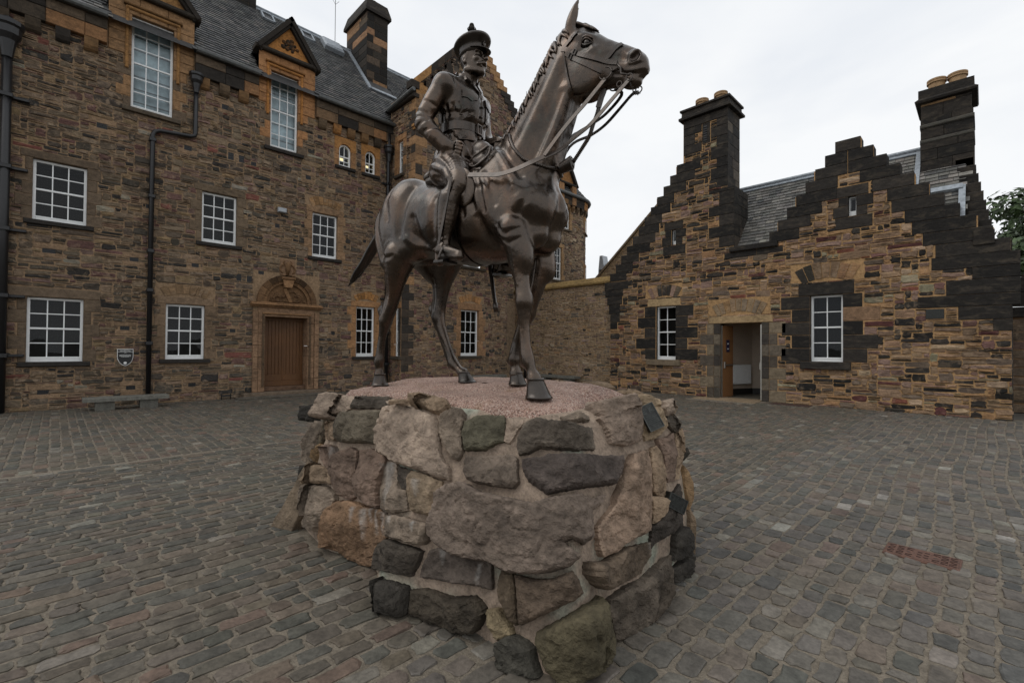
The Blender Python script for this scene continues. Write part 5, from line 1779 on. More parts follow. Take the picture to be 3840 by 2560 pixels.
# lead flashings
lf = MB()
lf.box(R2F, kx0 - .13, kx0 - .02, .9, RL2, .03, .07); lf.box(R2F, kx0 - .05, -.35, 1.05, 1.22, .03, .12); lf.box(R2F, -.42, -.30, -.1, 1.2, .03, .09)
lf.build('lead_flashing', M['lead'], house)
# paving in front of the door
for (a, b, c, d) in ((-6.3, -5.35, .30, .72), (-5.35, -4.5, .30, .78), (-5.75, -4.55, -.30, .30)):
    dressed(house, 'door_flag', Frame((0, YR, 0), (1, 0, 0), (0, -1, 0), (0, 0, 1)), a, b, c, d, -.02, .02, srgb(140, 118, 88), rngR, 'flag', .008)
MB().box(Frame((0, YR, 0), (1, 0, 0), (0, -1, 0), (0, 0, 1)), -4.2, -3.25, .15, .55, -.02, .016, bev=.004).build('door_mat_frame', M['rust_dark'], house)
# wall past the right corner with dark coping
gw = tag(empty('garden_wall'), 'low stone wall with dark coping beyond the right corner of the house', 'wall')
WF = Frame((0, 17.0, 0), (1, 0, 0), (0, 0, 1), (0, -1, 0))
MB().box(WF, .3, 6.0, 0, 2.35, -.4, -.0, srgb(130, 104, 78)).build('mortar_backing', M['mortar'], gw)
rects = pack(rngR, .4, 3.0, 0, 2.34, lambda U, V: U < 99, .12, .11, 6, 2, (4, 3), 3, 0)
lay_stones('wall_stone', rects, WF, M['rubble'], gw, rngR, lambda rng, u, v, r: pick(rng, PAL_L[:5]), 60)
for k in range(5):
    dressed(gw, 'coping_stone', WF, .3 + k * 1.0, 1.3 + k * 1.0, 2.35, 2.6 + .1 * (k % 2), -.5, .12, BLK[k % 4], rngR, 'sooty')
# dark arched gateway fragment above it
for k in range(6):
    a0 = rad(95 + k * 14); a1 = rad(108.5 + k * 14)
    pts = [(2.05 + r * math.cos(t), 2.6 + r * math.sin(t)) for r, t in ((1.15, a0), (1.6, a0), (1.6, a1), (1.15, a1))]
    MB().prism(WF, pts, -.4, -.02, BLK[k % 4]).build('arch_stone', M['sooty'], gw)
print('house', time.time() - T0)

# ---- tree behind the house
def make_tree(name, base, h, spread, label, seed, n=4200, zc=.62):
    rng = random.Random(seed); nr = np.random.RandomState(seed)
    t = tag(empty(name), label, 'tree')
    B = Vector(base)
    tr = MB()
    top = B + Vector((.2, 0, h * .55))
    tr.tube([B, B.lerp(top, .4) + Vector((.1, .05, 0)), top], [h * .035, h * .028, h * .018], 10)
    cl = []
    for k in range(34):
        a = rng.uniform(0, 6.28); e = rng.uniform(-.5, 1.0); r = spread * rng.uniform(.35, 1.0)
        c = B + Vector((math.cos(a) * r * math.cos(e), math.sin(a) * r * math.cos(e), h * zc + math.sin(e) * h * .34))
        cl.append((c, rng.uniform(.55, 1.05) * spread * .30))
        tr.tube([top - Vector((0, 0, h * .12 * rng.random())), top.lerp(c, .5) + Vector((0, 0, .2)), c], [h * .012, h * .007, h * .003], 5)
    tr.build('trunk', M['bark'], t, smooth=True)
    V, Fc, Cc = [], [], []
    mbl = MB()
    per = n // len(cl)
    for c, r in cl:
        for k in range(per):
            d = Vector((rng.gauss(0, 1), rng.gauss(0, 1), rng.gauss(0, 1))).normalized()
            p = c + Vector((d.x * r, d.y * r, d.z * r * .7)) * (rng.random() ** .4)
            s = rng.uniform(.10, .19)
            nrm = (d + Vector((rng.uniform(-.6, .6), rng.uniform(-.6, .6), rng.uniform(.0, .9)))).normalized()
            a = nrm.orthogonal().normalized(); b = nrm.cross(a)
            th = rng.uniform(0, 6.28)
            a, b = a * math.cos(th) + b * math.sin(th), b * math.cos(th) - a * math.sin(th)
            g = rng.uniform(.6, 1.35)
            mbl.add([p - a * s, p + b * s * .45 + nrm * .02, p + a * s, p - b * s * .45 + nrm * .02], [(0, 1, 2, 3)], (.050 * g, .085 * g, .026 * g))
    mbl.build('crown', M['leaf'], t)
    return t
tx, tz = on_y(3790, 820, 26.0)
make_tree('broadleaf_tree', (2.3, 26.0, -.02), 8.3, 3.0, 'leafy green broadleaf tree behind the tall chimney at the right edge', 5, 9000)
print('tree', time.time() - T0)
# ================================================================== rubble plinth
rngP = random.Random(61)
plinth = tag(empty('statue_plinth'), 'rough plinth of large mortared boulders topped by pink granite under the statue', 'plinth')
BASE = [(-4.05, 1.56), (-3.51, 1.46), (-3.12, 1.54), (-2.90, 1.56), (-2.45, 1.39), (-2.28, 1.46), (-1.96, 1.59), (-1.62, 1.61), (-1.31, 1.68), (-1.33, 1.95), (-1.38, 2.3), (-1.40, 2.6), (-1.43, 2.9), (-1.50, 3.28), (-1.8, 3.55), (-2.4, 3.65), (-3.2, 3.62), (-3.9, 3.4), (-4.25, 2.8), (-4.28, 2.1)]
TOPL = [(-3.72, 1.74), (-3.42, 1.68), (-3.05, 1.74), (-2.80, 1.79), (-2.45, 1.80), (-2.25, 1.86), (-2.05, 1.92), (-1.85, 1.98), (-1.69, 2.07), (-1.67, 2.25), (-1.65, 2.5), (-1.63, 2.75), (-1.60, 2.98), (-1.64, 3.16), (-1.95, 3.32), (-2.5, 3.4), (-3.15, 3.36), (-3.6, 3.15), (-3.85, 2.65), (-3.9, 2.1)]
ZTOP = [1.09, 1.10, 1.09, 1.07, 1.06, 1.055, 1.05, 1.05, 1.05, 1.06, 1.08, 1.10, 1.10, 1.11, 1.11, 1.11, 1.11, 1.11, 1.10, 1.09]
def closed_spline(L, m):
    P = np.array(L, float); n = len(P); out = []
    for i in range(n):
        p0, p1, p2, p3 = P[i - 1], P[i], P[(i + 1) % n], P[(i + 2) % n]
        for k in range(m):
            t = k / m
            out.append(.5 * ((2 * p1) + (-p0 + p2) * t + (2 * p0 - 5 * p1 + 4 * p2 - p3) * t * t + (-p0 + 3 * p1 - 3 * p2 + p3) * t ** 3))
    return np.array(out)
bl = closed_spline([(a, b, 0.0) for a, b in BASE], 6)
tl = closed_spline([(a, b, z) for (a, b), z in zip(TOPL, ZTOP)], 6)
NB = len(bl)
cen = np.array([-2.75, 2.5])
def hull_pt(i, t):                          # i fractional index round the outline, t height fraction
    i0 = int(math.floor(i)) % NB; i1 = (i0 + 1) % NB; f = i - math.floor(i)
    b = bl[i0] * (1 - f) + bl[i1] * f; q = tl[i0] * (1 - f) + tl[i1] * f
    s = t * .86 + .14 * t * t
    p = b * (1 - s) + q * s
    p[2] = q[2] * t
    d = p[:2] - cen; d /= np.linalg.norm(d)
    p[:2] += d * .055 * math.sin(math.pi * min(1, t))
    return p
NZ = 26
HV = np.array([hull_pt(i, k / NZ) for k in range(NZ + 1) for i in range(NB)])
# cap rings up to the granite
for r_, z_ in ((.93, 1.105), (.80, 1.12), (.4, 1.12)):
    top = HV[NZ * NB:(NZ + 1) * NB]
    HV = np.vstack([HV, np.column_stack([cen + (top[:, :2] - cen) * r_, np.maximum(top[:, 2], np.full(NB, z_))])])
nr = NZ + 4
HQ = [(k * NB + i, k * NB + (i + 1) % NB, (k + 1) * NB + (i + 1) % NB, (k + 1) * NB + i) for k in range(nr - 1) for i in range(NB)]
bvh = BVHTree.FromPolygons([Vector(p) for p in HV], HQ)
HVd = HV.copy()
nz = fbm(HV, 5.0, 4, 3)
ctr3 = np.array([cen[0], cen[1], .4])
dirs = HV - ctr3; dirs[:, 2] *= .3; dirs /= np.linalg.norm(dirs, axis=1)[:, None]
HVd += dirs * (nz * .014)[:, None]
colm = np.tile(np.array(srgb(150, 133, 117)), (len(HV), 1)) * (1 + .16 * fbm(HV, 3.0, 3, 9))[:, None]
gm = np.clip(fbm(HV, 4.5, 3, 15) * 1.6 - .55, 0, .6)[:, None]
colm = colm * (1 - gm) + np.array(srgb(150, 165, 150)) * gm
np_mesh('mortar_core', HVd, HQ, M['plinth_mortar'], plinth, True, colm)

CO = {'A': (1000, 1400), 'B': (1800, 1400), 'C': (1000, 1900), 'D': (1800, 1960)}
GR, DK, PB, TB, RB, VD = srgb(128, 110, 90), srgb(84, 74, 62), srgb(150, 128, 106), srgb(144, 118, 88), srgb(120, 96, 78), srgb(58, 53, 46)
STONES = [
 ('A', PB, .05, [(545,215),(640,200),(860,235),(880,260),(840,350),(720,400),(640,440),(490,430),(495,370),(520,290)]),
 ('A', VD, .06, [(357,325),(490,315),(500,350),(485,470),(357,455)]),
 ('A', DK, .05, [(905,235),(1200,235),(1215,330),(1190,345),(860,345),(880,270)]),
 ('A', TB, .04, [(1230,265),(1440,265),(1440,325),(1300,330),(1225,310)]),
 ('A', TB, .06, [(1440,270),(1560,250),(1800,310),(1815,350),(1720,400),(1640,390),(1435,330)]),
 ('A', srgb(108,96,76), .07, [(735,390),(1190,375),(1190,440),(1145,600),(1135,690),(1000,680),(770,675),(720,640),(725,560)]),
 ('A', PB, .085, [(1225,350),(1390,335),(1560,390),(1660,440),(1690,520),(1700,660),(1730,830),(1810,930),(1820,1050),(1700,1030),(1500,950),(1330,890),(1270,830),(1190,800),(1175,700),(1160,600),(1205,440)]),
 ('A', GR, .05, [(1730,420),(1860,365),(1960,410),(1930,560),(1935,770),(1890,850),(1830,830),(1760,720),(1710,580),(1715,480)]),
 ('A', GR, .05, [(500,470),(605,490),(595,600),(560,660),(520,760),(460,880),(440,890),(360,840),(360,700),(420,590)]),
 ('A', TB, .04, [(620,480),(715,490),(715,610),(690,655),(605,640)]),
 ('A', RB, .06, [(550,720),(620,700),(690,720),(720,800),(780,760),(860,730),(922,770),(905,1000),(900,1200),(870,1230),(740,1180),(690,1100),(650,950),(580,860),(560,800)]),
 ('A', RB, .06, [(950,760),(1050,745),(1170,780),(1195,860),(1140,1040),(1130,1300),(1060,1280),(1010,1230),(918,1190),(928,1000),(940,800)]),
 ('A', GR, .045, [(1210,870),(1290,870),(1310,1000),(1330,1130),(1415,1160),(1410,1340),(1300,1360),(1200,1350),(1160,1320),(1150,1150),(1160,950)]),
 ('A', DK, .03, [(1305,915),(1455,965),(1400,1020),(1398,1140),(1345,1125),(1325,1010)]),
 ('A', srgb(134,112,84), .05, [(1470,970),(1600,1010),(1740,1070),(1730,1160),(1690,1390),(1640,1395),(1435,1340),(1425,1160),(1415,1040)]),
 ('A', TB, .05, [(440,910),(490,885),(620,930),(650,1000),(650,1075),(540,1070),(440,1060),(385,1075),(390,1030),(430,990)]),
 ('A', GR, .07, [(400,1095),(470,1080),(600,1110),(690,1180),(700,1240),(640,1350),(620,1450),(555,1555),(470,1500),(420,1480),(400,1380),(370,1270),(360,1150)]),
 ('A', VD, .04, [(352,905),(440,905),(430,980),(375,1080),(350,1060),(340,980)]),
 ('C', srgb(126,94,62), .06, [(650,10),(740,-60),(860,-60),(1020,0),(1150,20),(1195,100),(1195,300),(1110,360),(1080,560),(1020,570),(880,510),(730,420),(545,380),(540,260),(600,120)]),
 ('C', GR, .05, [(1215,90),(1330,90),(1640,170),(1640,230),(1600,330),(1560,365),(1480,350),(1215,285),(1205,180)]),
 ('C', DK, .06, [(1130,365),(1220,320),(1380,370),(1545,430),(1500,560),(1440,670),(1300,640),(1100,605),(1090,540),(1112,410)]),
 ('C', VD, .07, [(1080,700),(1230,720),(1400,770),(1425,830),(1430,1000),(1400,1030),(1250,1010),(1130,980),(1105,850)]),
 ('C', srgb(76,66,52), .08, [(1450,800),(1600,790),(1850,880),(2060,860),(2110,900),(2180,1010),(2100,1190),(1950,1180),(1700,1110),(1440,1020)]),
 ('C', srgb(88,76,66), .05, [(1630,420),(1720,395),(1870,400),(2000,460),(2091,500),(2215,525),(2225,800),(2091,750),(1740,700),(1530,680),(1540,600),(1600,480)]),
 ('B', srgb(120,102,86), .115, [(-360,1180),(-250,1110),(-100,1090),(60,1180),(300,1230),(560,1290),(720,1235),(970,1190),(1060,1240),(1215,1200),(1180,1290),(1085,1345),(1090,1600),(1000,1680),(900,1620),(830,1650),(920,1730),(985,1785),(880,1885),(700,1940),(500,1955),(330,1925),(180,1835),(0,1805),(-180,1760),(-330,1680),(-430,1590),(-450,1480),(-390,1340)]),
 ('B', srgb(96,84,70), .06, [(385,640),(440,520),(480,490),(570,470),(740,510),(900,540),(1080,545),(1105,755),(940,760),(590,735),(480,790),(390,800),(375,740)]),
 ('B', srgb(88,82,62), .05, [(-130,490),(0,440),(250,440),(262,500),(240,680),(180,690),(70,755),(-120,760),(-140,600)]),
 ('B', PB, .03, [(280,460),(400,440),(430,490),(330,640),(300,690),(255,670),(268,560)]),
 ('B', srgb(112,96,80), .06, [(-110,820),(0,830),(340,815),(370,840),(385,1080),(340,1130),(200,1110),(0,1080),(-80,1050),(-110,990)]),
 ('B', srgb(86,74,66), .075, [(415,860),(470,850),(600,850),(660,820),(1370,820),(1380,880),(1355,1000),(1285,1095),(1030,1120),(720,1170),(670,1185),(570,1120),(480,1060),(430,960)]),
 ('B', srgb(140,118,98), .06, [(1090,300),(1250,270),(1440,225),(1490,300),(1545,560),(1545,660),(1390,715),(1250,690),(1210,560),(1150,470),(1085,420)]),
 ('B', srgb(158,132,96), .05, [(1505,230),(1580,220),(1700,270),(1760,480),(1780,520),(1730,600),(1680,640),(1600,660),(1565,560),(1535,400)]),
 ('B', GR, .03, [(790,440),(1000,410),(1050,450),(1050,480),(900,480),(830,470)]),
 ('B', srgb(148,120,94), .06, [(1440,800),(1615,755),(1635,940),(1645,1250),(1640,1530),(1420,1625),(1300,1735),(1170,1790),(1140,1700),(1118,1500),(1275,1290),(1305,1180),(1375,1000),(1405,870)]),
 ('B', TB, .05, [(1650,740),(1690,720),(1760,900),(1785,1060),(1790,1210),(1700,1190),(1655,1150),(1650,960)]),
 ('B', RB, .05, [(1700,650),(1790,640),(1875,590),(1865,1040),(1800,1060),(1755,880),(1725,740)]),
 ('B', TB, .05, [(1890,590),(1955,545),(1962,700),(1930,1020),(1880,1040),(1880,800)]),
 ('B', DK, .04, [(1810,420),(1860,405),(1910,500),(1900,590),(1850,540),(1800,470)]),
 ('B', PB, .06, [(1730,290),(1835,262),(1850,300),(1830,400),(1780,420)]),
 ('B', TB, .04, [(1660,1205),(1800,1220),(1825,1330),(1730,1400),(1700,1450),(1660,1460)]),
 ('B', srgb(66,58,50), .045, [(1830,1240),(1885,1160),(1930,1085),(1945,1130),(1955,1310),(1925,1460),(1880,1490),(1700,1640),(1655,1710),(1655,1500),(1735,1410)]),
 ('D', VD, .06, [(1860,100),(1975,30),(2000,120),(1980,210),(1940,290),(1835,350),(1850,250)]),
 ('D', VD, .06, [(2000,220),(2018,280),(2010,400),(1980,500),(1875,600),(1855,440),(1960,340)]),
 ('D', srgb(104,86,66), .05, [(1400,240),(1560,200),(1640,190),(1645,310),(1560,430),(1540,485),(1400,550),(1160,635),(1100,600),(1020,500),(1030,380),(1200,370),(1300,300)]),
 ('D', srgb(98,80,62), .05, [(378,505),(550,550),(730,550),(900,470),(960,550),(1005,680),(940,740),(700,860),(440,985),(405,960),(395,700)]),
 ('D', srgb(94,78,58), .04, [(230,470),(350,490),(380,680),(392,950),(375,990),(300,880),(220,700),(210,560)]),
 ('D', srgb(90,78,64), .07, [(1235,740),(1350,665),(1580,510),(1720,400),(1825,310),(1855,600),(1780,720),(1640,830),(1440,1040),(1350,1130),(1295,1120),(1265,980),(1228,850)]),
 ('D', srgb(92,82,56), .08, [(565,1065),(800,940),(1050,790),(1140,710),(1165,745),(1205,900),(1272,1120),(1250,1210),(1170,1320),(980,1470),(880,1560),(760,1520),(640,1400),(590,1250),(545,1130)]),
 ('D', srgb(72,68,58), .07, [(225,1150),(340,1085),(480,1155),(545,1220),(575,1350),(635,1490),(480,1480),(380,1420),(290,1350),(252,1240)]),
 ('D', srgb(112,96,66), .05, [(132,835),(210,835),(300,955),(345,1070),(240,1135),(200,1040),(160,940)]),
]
FALL_P = Vector((-4.02, 1.62, 0)); FALL_N = Vector((.35, -.9, .22)).normalized()
def hit_hull(x, y):
    r = pray(x, y).normalized()
    h = bvh.ray_cast(EYE, r)
    if h[0] is not None:
        n = h[1]
        if n.dot(r) > 0: n = -n
        return h[0], n, n.z < .8
    t = (FALL_P - EYE).dot(FALL_N) / r.dot(FALL_N)
    p = EYE + r * t
    if p.z < 0.01:
        p = EYE + r * ((0.01 - EYE.z) / r.z)
    return p, FALL_N, False
DRIPS = [('A', 1180, 880, 1290, 1340), ('C', 905, -10, 945, 130), ('C', 1000, 0, 1045, 300), ('C', 1060, 10, 1085, 140), ('C', 1110, 30, 1135, 270), ('C', 1165, 40, 1195, 270), ('C', 1255, 90, 1285, 190), ('A', 1500, 1060, 1560, 1210),
         ('C', 1735, 400, 1810, 540), ('D', 20, 390, 50, 600), ('A', 690, 720, 720, 830), ('C', 1480, 150, 1505, 250), ('D', 1620, 60, 1640, 300)]
def px_drip(X, Y):
    m = np.zeros(X.shape)
    for c, x0, y0, x1, y1 in DRIPS:
        ox, oy = CO[c]
        a, b, t0, t1 = ox + x0 / 2.61375, ox + x1 / 2.61375, oy + y0 / 2.61375, oy + y1 / 2.61375
        f = np.clip((Y - t0) / (t1 - t0), 0, 1)
        hw = (b - a) / 2 * (1.05 - .75 * f) + 1
        s = np.clip(1.3 - np.abs(X - (a + b) / 2) / hw, 0, 1) * ((Y > t0 - 2) & (Y < t1)) * (1 - f * .6)
        m = np.maximum(m, s)
    return m

def seg_dist(P, poly):
    d = np.full(len(P), 1e9)
    n = len(poly)
    for i in range(n):
        a, b = poly[i], poly[(i + 1) % n]
        ab = b - a
        t = np.clip(((P - a) @ ab) / (ab @ ab), 0, 1)
        d = np.minimum(d, np.linalg.norm(P - (a + t[:, None] * ab), axis=1))
    return d

def traced_boulder(name, poly_px, T, col, seed, hit, parent, mat, step=7.0, rough=1.0):
    """stone traced in the photo, laid on the plinth surface with its own thickness and broken face"""
    nrs = np.random.RandomState(seed)
    poly = np.array(poly_px, float)
    # roughen the outline
    out = []
    n = len(poly)
    for i in range(n):
        a, b = poly[i], poly[(i + 1) % n]
        L = np.linalg.norm(b - a); k = max(1, int(L / step))
        nn = np.array([b[1] - a[1], a[0] - b[0]]) / max(L, 1e-6)
        for q in range(k):
            t = q / k
            out.append(a + (b - a) * t + (nn * nrs.uniform(-1, 1) * min(2.2, L * .05) if q else 0))
    bd = np.array(out)
    lo, hi = bd.min(0), bd.max(0)
    gx, gy = np.meshgrid(np.arange(lo[0] + step / 2, hi[0], step), np.arange(lo[1] + step / 2, hi[1], step))
    G = np.column_stack([gx.ravel(), gy.ravel()]) + nrs.uniform(-.25, .25, (gx.size, 2)) * step
    ins = np.array([in_poly(p[0], p[1], [tuple(q) for q in bd]) for p in G]) if len(G) else np.zeros(0, bool)
    G = G[ins] if len(G) else G
    if len(G):
        G = G[seg_dist(G, bd) > step * .45]
    V2 = np.vstack([bd, G]) if len(G) else bd
    nb = len(bd)
    res = delaunay_2d_cdt([Vector(p) for p in V2], [], [list(range(nb))], 1, 1e-4)
    tv, tf = np.array([tuple(v) for v in res[0]]), res[2]
    hits = [hit(x, y) for x, y in tv]
    P = np.array([tuple(h[0]) for h in hits]); N = np.array([tuple(h[1]) for h in hits])
    # points that slip past the rim are laid on the stone's own plane
    cf = np.array(CAM_F); dp = (P - np.array(EYE)) @ cf; md = np.median(dp)
    ok = np.array([h[2] for h in hits])
    md = np.median(dp[ok]) if ok.any() else md
    bad = (np.abs(dp - md) > .45) | (~ok if ok.mean() > .15 else np.zeros(len(ok), bool))
    nav = N[~bad].mean(0) if (~bad).any() else N.mean(0); nav /= np.linalg.norm(nav)
    if bad.any():
        pm = np.median(P[~bad], axis=0) if (~bad).any() else P.mean(0)
        vd = pm - np.array(EYE); vd /= np.linalg.norm(vd)
        pn = nav * .5 - vd * .5; pn /= np.linalg.norm(pn)
        for q in np.where(bad)[0]:
            r = np.array(pray(*tv[q])); t = ((pm - np.array(EYE)) @ pn) / (r @ pn)
            P[q] = np.array(EYE) + r * t; N[q] = nav
    N = N * .35 + nav * .65; N /= np.linalg.norm(N, axis=1)[:, None]
    d = seg_dist(tv, bd)
    dep = np.linalg.norm(P - np.array(EYE), axis=1) / FPX
    dw = d * dep
    prof = .70 + .30 * np.clip(dw / .014, 0, 1) ** .6
    fac = np.full(len(P), 9.0)
    cc = P.mean(0); ext = np.abs(P - cc).max() + 1e-6
    for q in range(6):
        gv = nrs.normal(0, 1, 3); gv -= nav * (gv @ nav); gv /= np.linalg.norm(gv)
        fac = np.minimum(fac, T * nrs.uniform(.95, 1.45) - ((P - cc) @ gv) * nrs.uniform(.10, .34))
    fac = np.clip(fac, T * .45, T * 1.5)
    tilt = nrs.uniform(-.25, .25, 3); c0 = P.mean(0)
    big = vnoise(P, 3.2, seed % 17) * .022 + np.abs(vnoise(P, 6.5, seed % 13)) * .030 - np.clip(np.abs(vnoise(P, 11.0, seed % 5)) * -1 + .18, 0, 1) * .05 - .008
    fine = fbm(P, 20.0, 4, seed % 7, .62) * .008 - np.clip(vnoise(P, 34.0, seed % 3) - .45, 0, 1) * .022
    h = fac * prof + (big + fine) * rough * np.clip(dw / .015, .35, 1) + ((P - c0) @ tilt) * .12
    h = np.maximum(h, T * .3)
    F_ = P + N * h[:, None]
    # skirt that goes back into the mortar
    onb = np.where(d < 1e-3)[0]
    cnt = {}
    for f in tf:
        for q in range(len(f)):
            a, b = f[q], f[(q + 1) % len(f)]
            cnt[(a, b)] = 1
    edges = [(a, b) for (a, b) in cnt if (b, a) not in cnt]
    bidx = sorted({a for e in edges for a in e}); mp = {a: i for i, a in enumerate(bidx)}
    skirt = P[bidx] - N[bidx] * .05
    V = np.vstack([F_, skirt])
    base = len(F_)
    # orientation: make the face look at the camera
    f0 = tf[len(tf) // 2]
    n0 = np.cross(F_[f0[1]] - F_[f0[0]], F_[f0[2]] - F_[f0[0]])
    flip = n0 @ nav < 0
    faces = [tuple(f[::-1]) if flip else tuple(f) for f in tf]
    for a, b in edges:
        q = (b, a, base + mp[a], base + mp[b])
        faces.append(q[::-1] if flip else q)
    k = (1 + .30 * fbm(V, 5.0, 4, seed % 11)) * np.concatenate([np.where(dw < .012, 1.22, 1.0), np.full(len(skirt), .8)])
    C = np.array(col)[None, :] * k[:, None]
    dr = np.concatenate([px_drip(tv[:, 0], tv[:, 1]), np.zeros(len(skirt))]) * (.35 + .5 * np.abs(vnoise(V, 60, 3)))
    dr = np.clip(dr * 1.1, 0, .8)[:, None]
    C = C * (1 - dr) + np.array(srgb(176, 172, 166)) * dr
    me = bpy.data.meshes.new(name)
    me.from_pydata([tuple(p) for p in V], [], faces)
    at = me.color_attributes.new('tint', 'FLOAT_COLOR', 'POINT')
    arr = np.ones((len(V), 4), np.float32); arr[:, :3] = np.clip(C, .004, 1)
    at.data.foreach_set('color', arr.ravel())
    me.polygons.foreach_set('use_smooth', [True] * len(me.polygons))
    me.set_sharp_from_angle(angle=rad(24))
    me.materials.append(mat)
    o = bpy.data.objects.new(name, me)
    COL.objects.link(o); o.parent = parent
    return o
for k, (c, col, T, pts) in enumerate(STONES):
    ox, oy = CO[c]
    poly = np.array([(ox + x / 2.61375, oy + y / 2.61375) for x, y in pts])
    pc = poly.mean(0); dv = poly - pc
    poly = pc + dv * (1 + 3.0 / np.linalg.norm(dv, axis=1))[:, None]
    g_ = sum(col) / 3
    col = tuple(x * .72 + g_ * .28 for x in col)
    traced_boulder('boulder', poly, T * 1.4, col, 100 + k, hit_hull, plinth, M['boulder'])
# thick slabs leaning on the left flank
def slab(p, name='leaning_slab', col=TB, th=.12, n=Vector((.3, -.9, .3))):
    """flat stone: four or more world points of its front edge loop, given thickness"""
    P = [Vector(q) for q in p]; n = n.normalized()
    V = P + [q - n * th for q in P]
    m = len(P)
    fs = [tuple(range(m)), tuple(range(2 * m - 1, m - 1, -1))] + [((k + 1) % m, k, m + k, m + (k + 1) % m) for k in range(m)]
    o = MB().add(V, fs, col).build(name, M['boulder'], plinth)
    bv = o.modifiers.new('edge', 'BEVEL'); bv.width = .012; bv.segments = 2
    sb = o.modifiers.new('sub', 'SUBSURF'); sb.levels = sb.render_levels = 3; sb.subdivision_type = 'SIMPLE'
    tx = bpy.data.textures.new('slab_relief', 'CLOUDS'); tx.noise_scale = .14; tx.noise_depth = 5
    dm = o.modifiers.new('rough', 'DISPLACE'); dm.texture = tx; dm.strength = .035; dm.texture_coords = 'GLOBAL'
    return o
slab([(-4.17, 1.30, .0), (-3.93, 1.38, .0), (-3.86, 1.56, .50), (-4.02, 1.54, .55)], col=srgb(112, 98, 82), th=.10, n=Vector((.2, -.9, .35)))
slab([(-4.30, 1.55, .0), (-4.10, 1.45, .0), (-3.95, 1.62, .62), (-4.0, 1.66, .95), (-4.12, 1.72, .75)], col=srgb(92, 82, 66), th=.14, n=Vector((-.25, -.9, .25)))
# boulders on the sides that face away
def backF(u, v, w=0.0):
    p = hull_pt(u / .1 % NB, v)
    e = hull_pt((u / .1 + .5) % NB, v); q = hull_pt(u / .1 % NB, min(1, v + .03))
    n = np.cross(e - p, q - p); n /= np.linalg.norm(n)
    return Vector(p + n * (w * 2.2))
rects = pack(rngP, 7.55, 12.0, .0, 1.0, lambda U, V: U < 99, .14, .09, 5, 4, (1, 3, 3, 2), 2, 0)
for r in rects:
    P, fs = stone_geo(rngP, backF, r, gap=.02, proud=(.012, .035), n=12, jit=.03, rnd=.25, inset=.05)
    MB().add(P, fs, rngP.choice([GR, DK, PB, TB, RB, VD])).build('boulder', M['boulder'], plinth)
# pink granite top
SL = closed_spline([(-3.78, 1.78, 0), (-3.45, 1.76, 0), (-3.0, 1.82, 0), (-2.6, 1.86, 0), (-2.2, 1.92, 0), (-1.95, 1.98, 0), (-1.80, 2.12, 0), (-1.82, 2.45, 0), (-1.95, 2.72, 0), (-1.90, 3.12, 0), (-2.4, 3.28, 0), (-3.1, 3.24, 0), (-3.6, 3.0, 0), (-3.84, 2.4, 0)], 14)
HOR_O = Vector((-2.854, 2.232, 1.15)); HOR_H = Vector((.9834, .1817, 0)).normalized(); HOR_N = Vector((-HOR_H.y, HOR_H.x, 0))
NS_ = len(SL)
c2 = np.array([-2.8, 2.45])
rings = [1.03, 1.02, 1.0, .975, .94, .89, .83, .76, .68, .6, .5, .4, .3, .2, .1, .03]
V = []
for q, r_ in enumerate(rings):
    xy = c2 + (SL[:, :2] - c2) * r_
    if q < 3:
        z = np.full(NS_, (1.02, 1.05, 1.10)[q])
    else:
        lat = (xy[:, 0] - HOR_O.x) * HOR_N.x + (xy[:, 1] - HOR_O.y) * HOR_N.y
        lon = (xy[:, 0] - HOR_O.x) * HOR_H.x + (xy[:, 1] - HOR_O.y) * HOR_H.y
        hz = 1.176 + .045 * np.clip((lat + .12) / .24, 0, 1)
        ez = min(1, (1.0 - r_) / .22)
        z = 1.11 + (hz - 1.11) * (ez ** .6)
    V.append(np.column_stack([xy, z]))
V = np.vstack(V)
nzv = fbm(V, 9.0, 4, 5)
damp = np.repeat([1.0 if k < 7 else .35 for k in range(len(rings))], NS_)
V[:, 2] += nzv * .011 * damp
V[:, :2] += (fbm(V, 7.0, 3, 8) * .016 * np.repeat([1.0 if k < 5 else 0 for k in range(len(rings))], NS_))[:, None] * ((V[:, :2] - c2) / np.linalg.norm(V[:, :2] - c2, axis=1)[:, None])
Q = [(k * NS_ + i, k * NS_ + (i + 1) % NS_, (k + 1) * NS_ + (i + 1) % NS_, (k + 1) * NS_ + i) for k in range(len(rings) - 1) for i in range(NS_)]
np_mesh('granite_top', V, Q, M['granite'], plinth, True)
# loose rocks bedded along the back right rim
for (x, y, z, r_, c) in ((-1.80, 3.12, 1.12, .09, PB), (-2.0, 3.28, 1.13, .10, srgb(150, 128, 104)), (-2.35, 3.34, 1.15, .14, GR), (-2.8, 3.38, 1.13, .14, GR)):
    N_ = 10
    P = []; fs = []
    for a in range(6):
        th_ = math.pi * a / 5
        for b in range(N_):
            ph = 2 * math.pi * b / N_
            k = r_ * rngP.uniform(.8, 1.15)
            P.append((x + k * 1.3 * math.sin(th_) * math.cos(ph), y + k * math.sin(th_) * math.sin(ph), z + k * .5 * math.cos(th_)))
    fs = [(a * N_ + b, (a + 1) * N_ + b, (a + 1) * N_ + (b + 1) % N_, a * N_ + (b + 1) % N_) for a in range(5) for b in range(N_)]
    MB().add(P, fs, c).build('rim_rock', M['boulder'], plinth, smooth=True)
print('plinth', time.time() - T0)

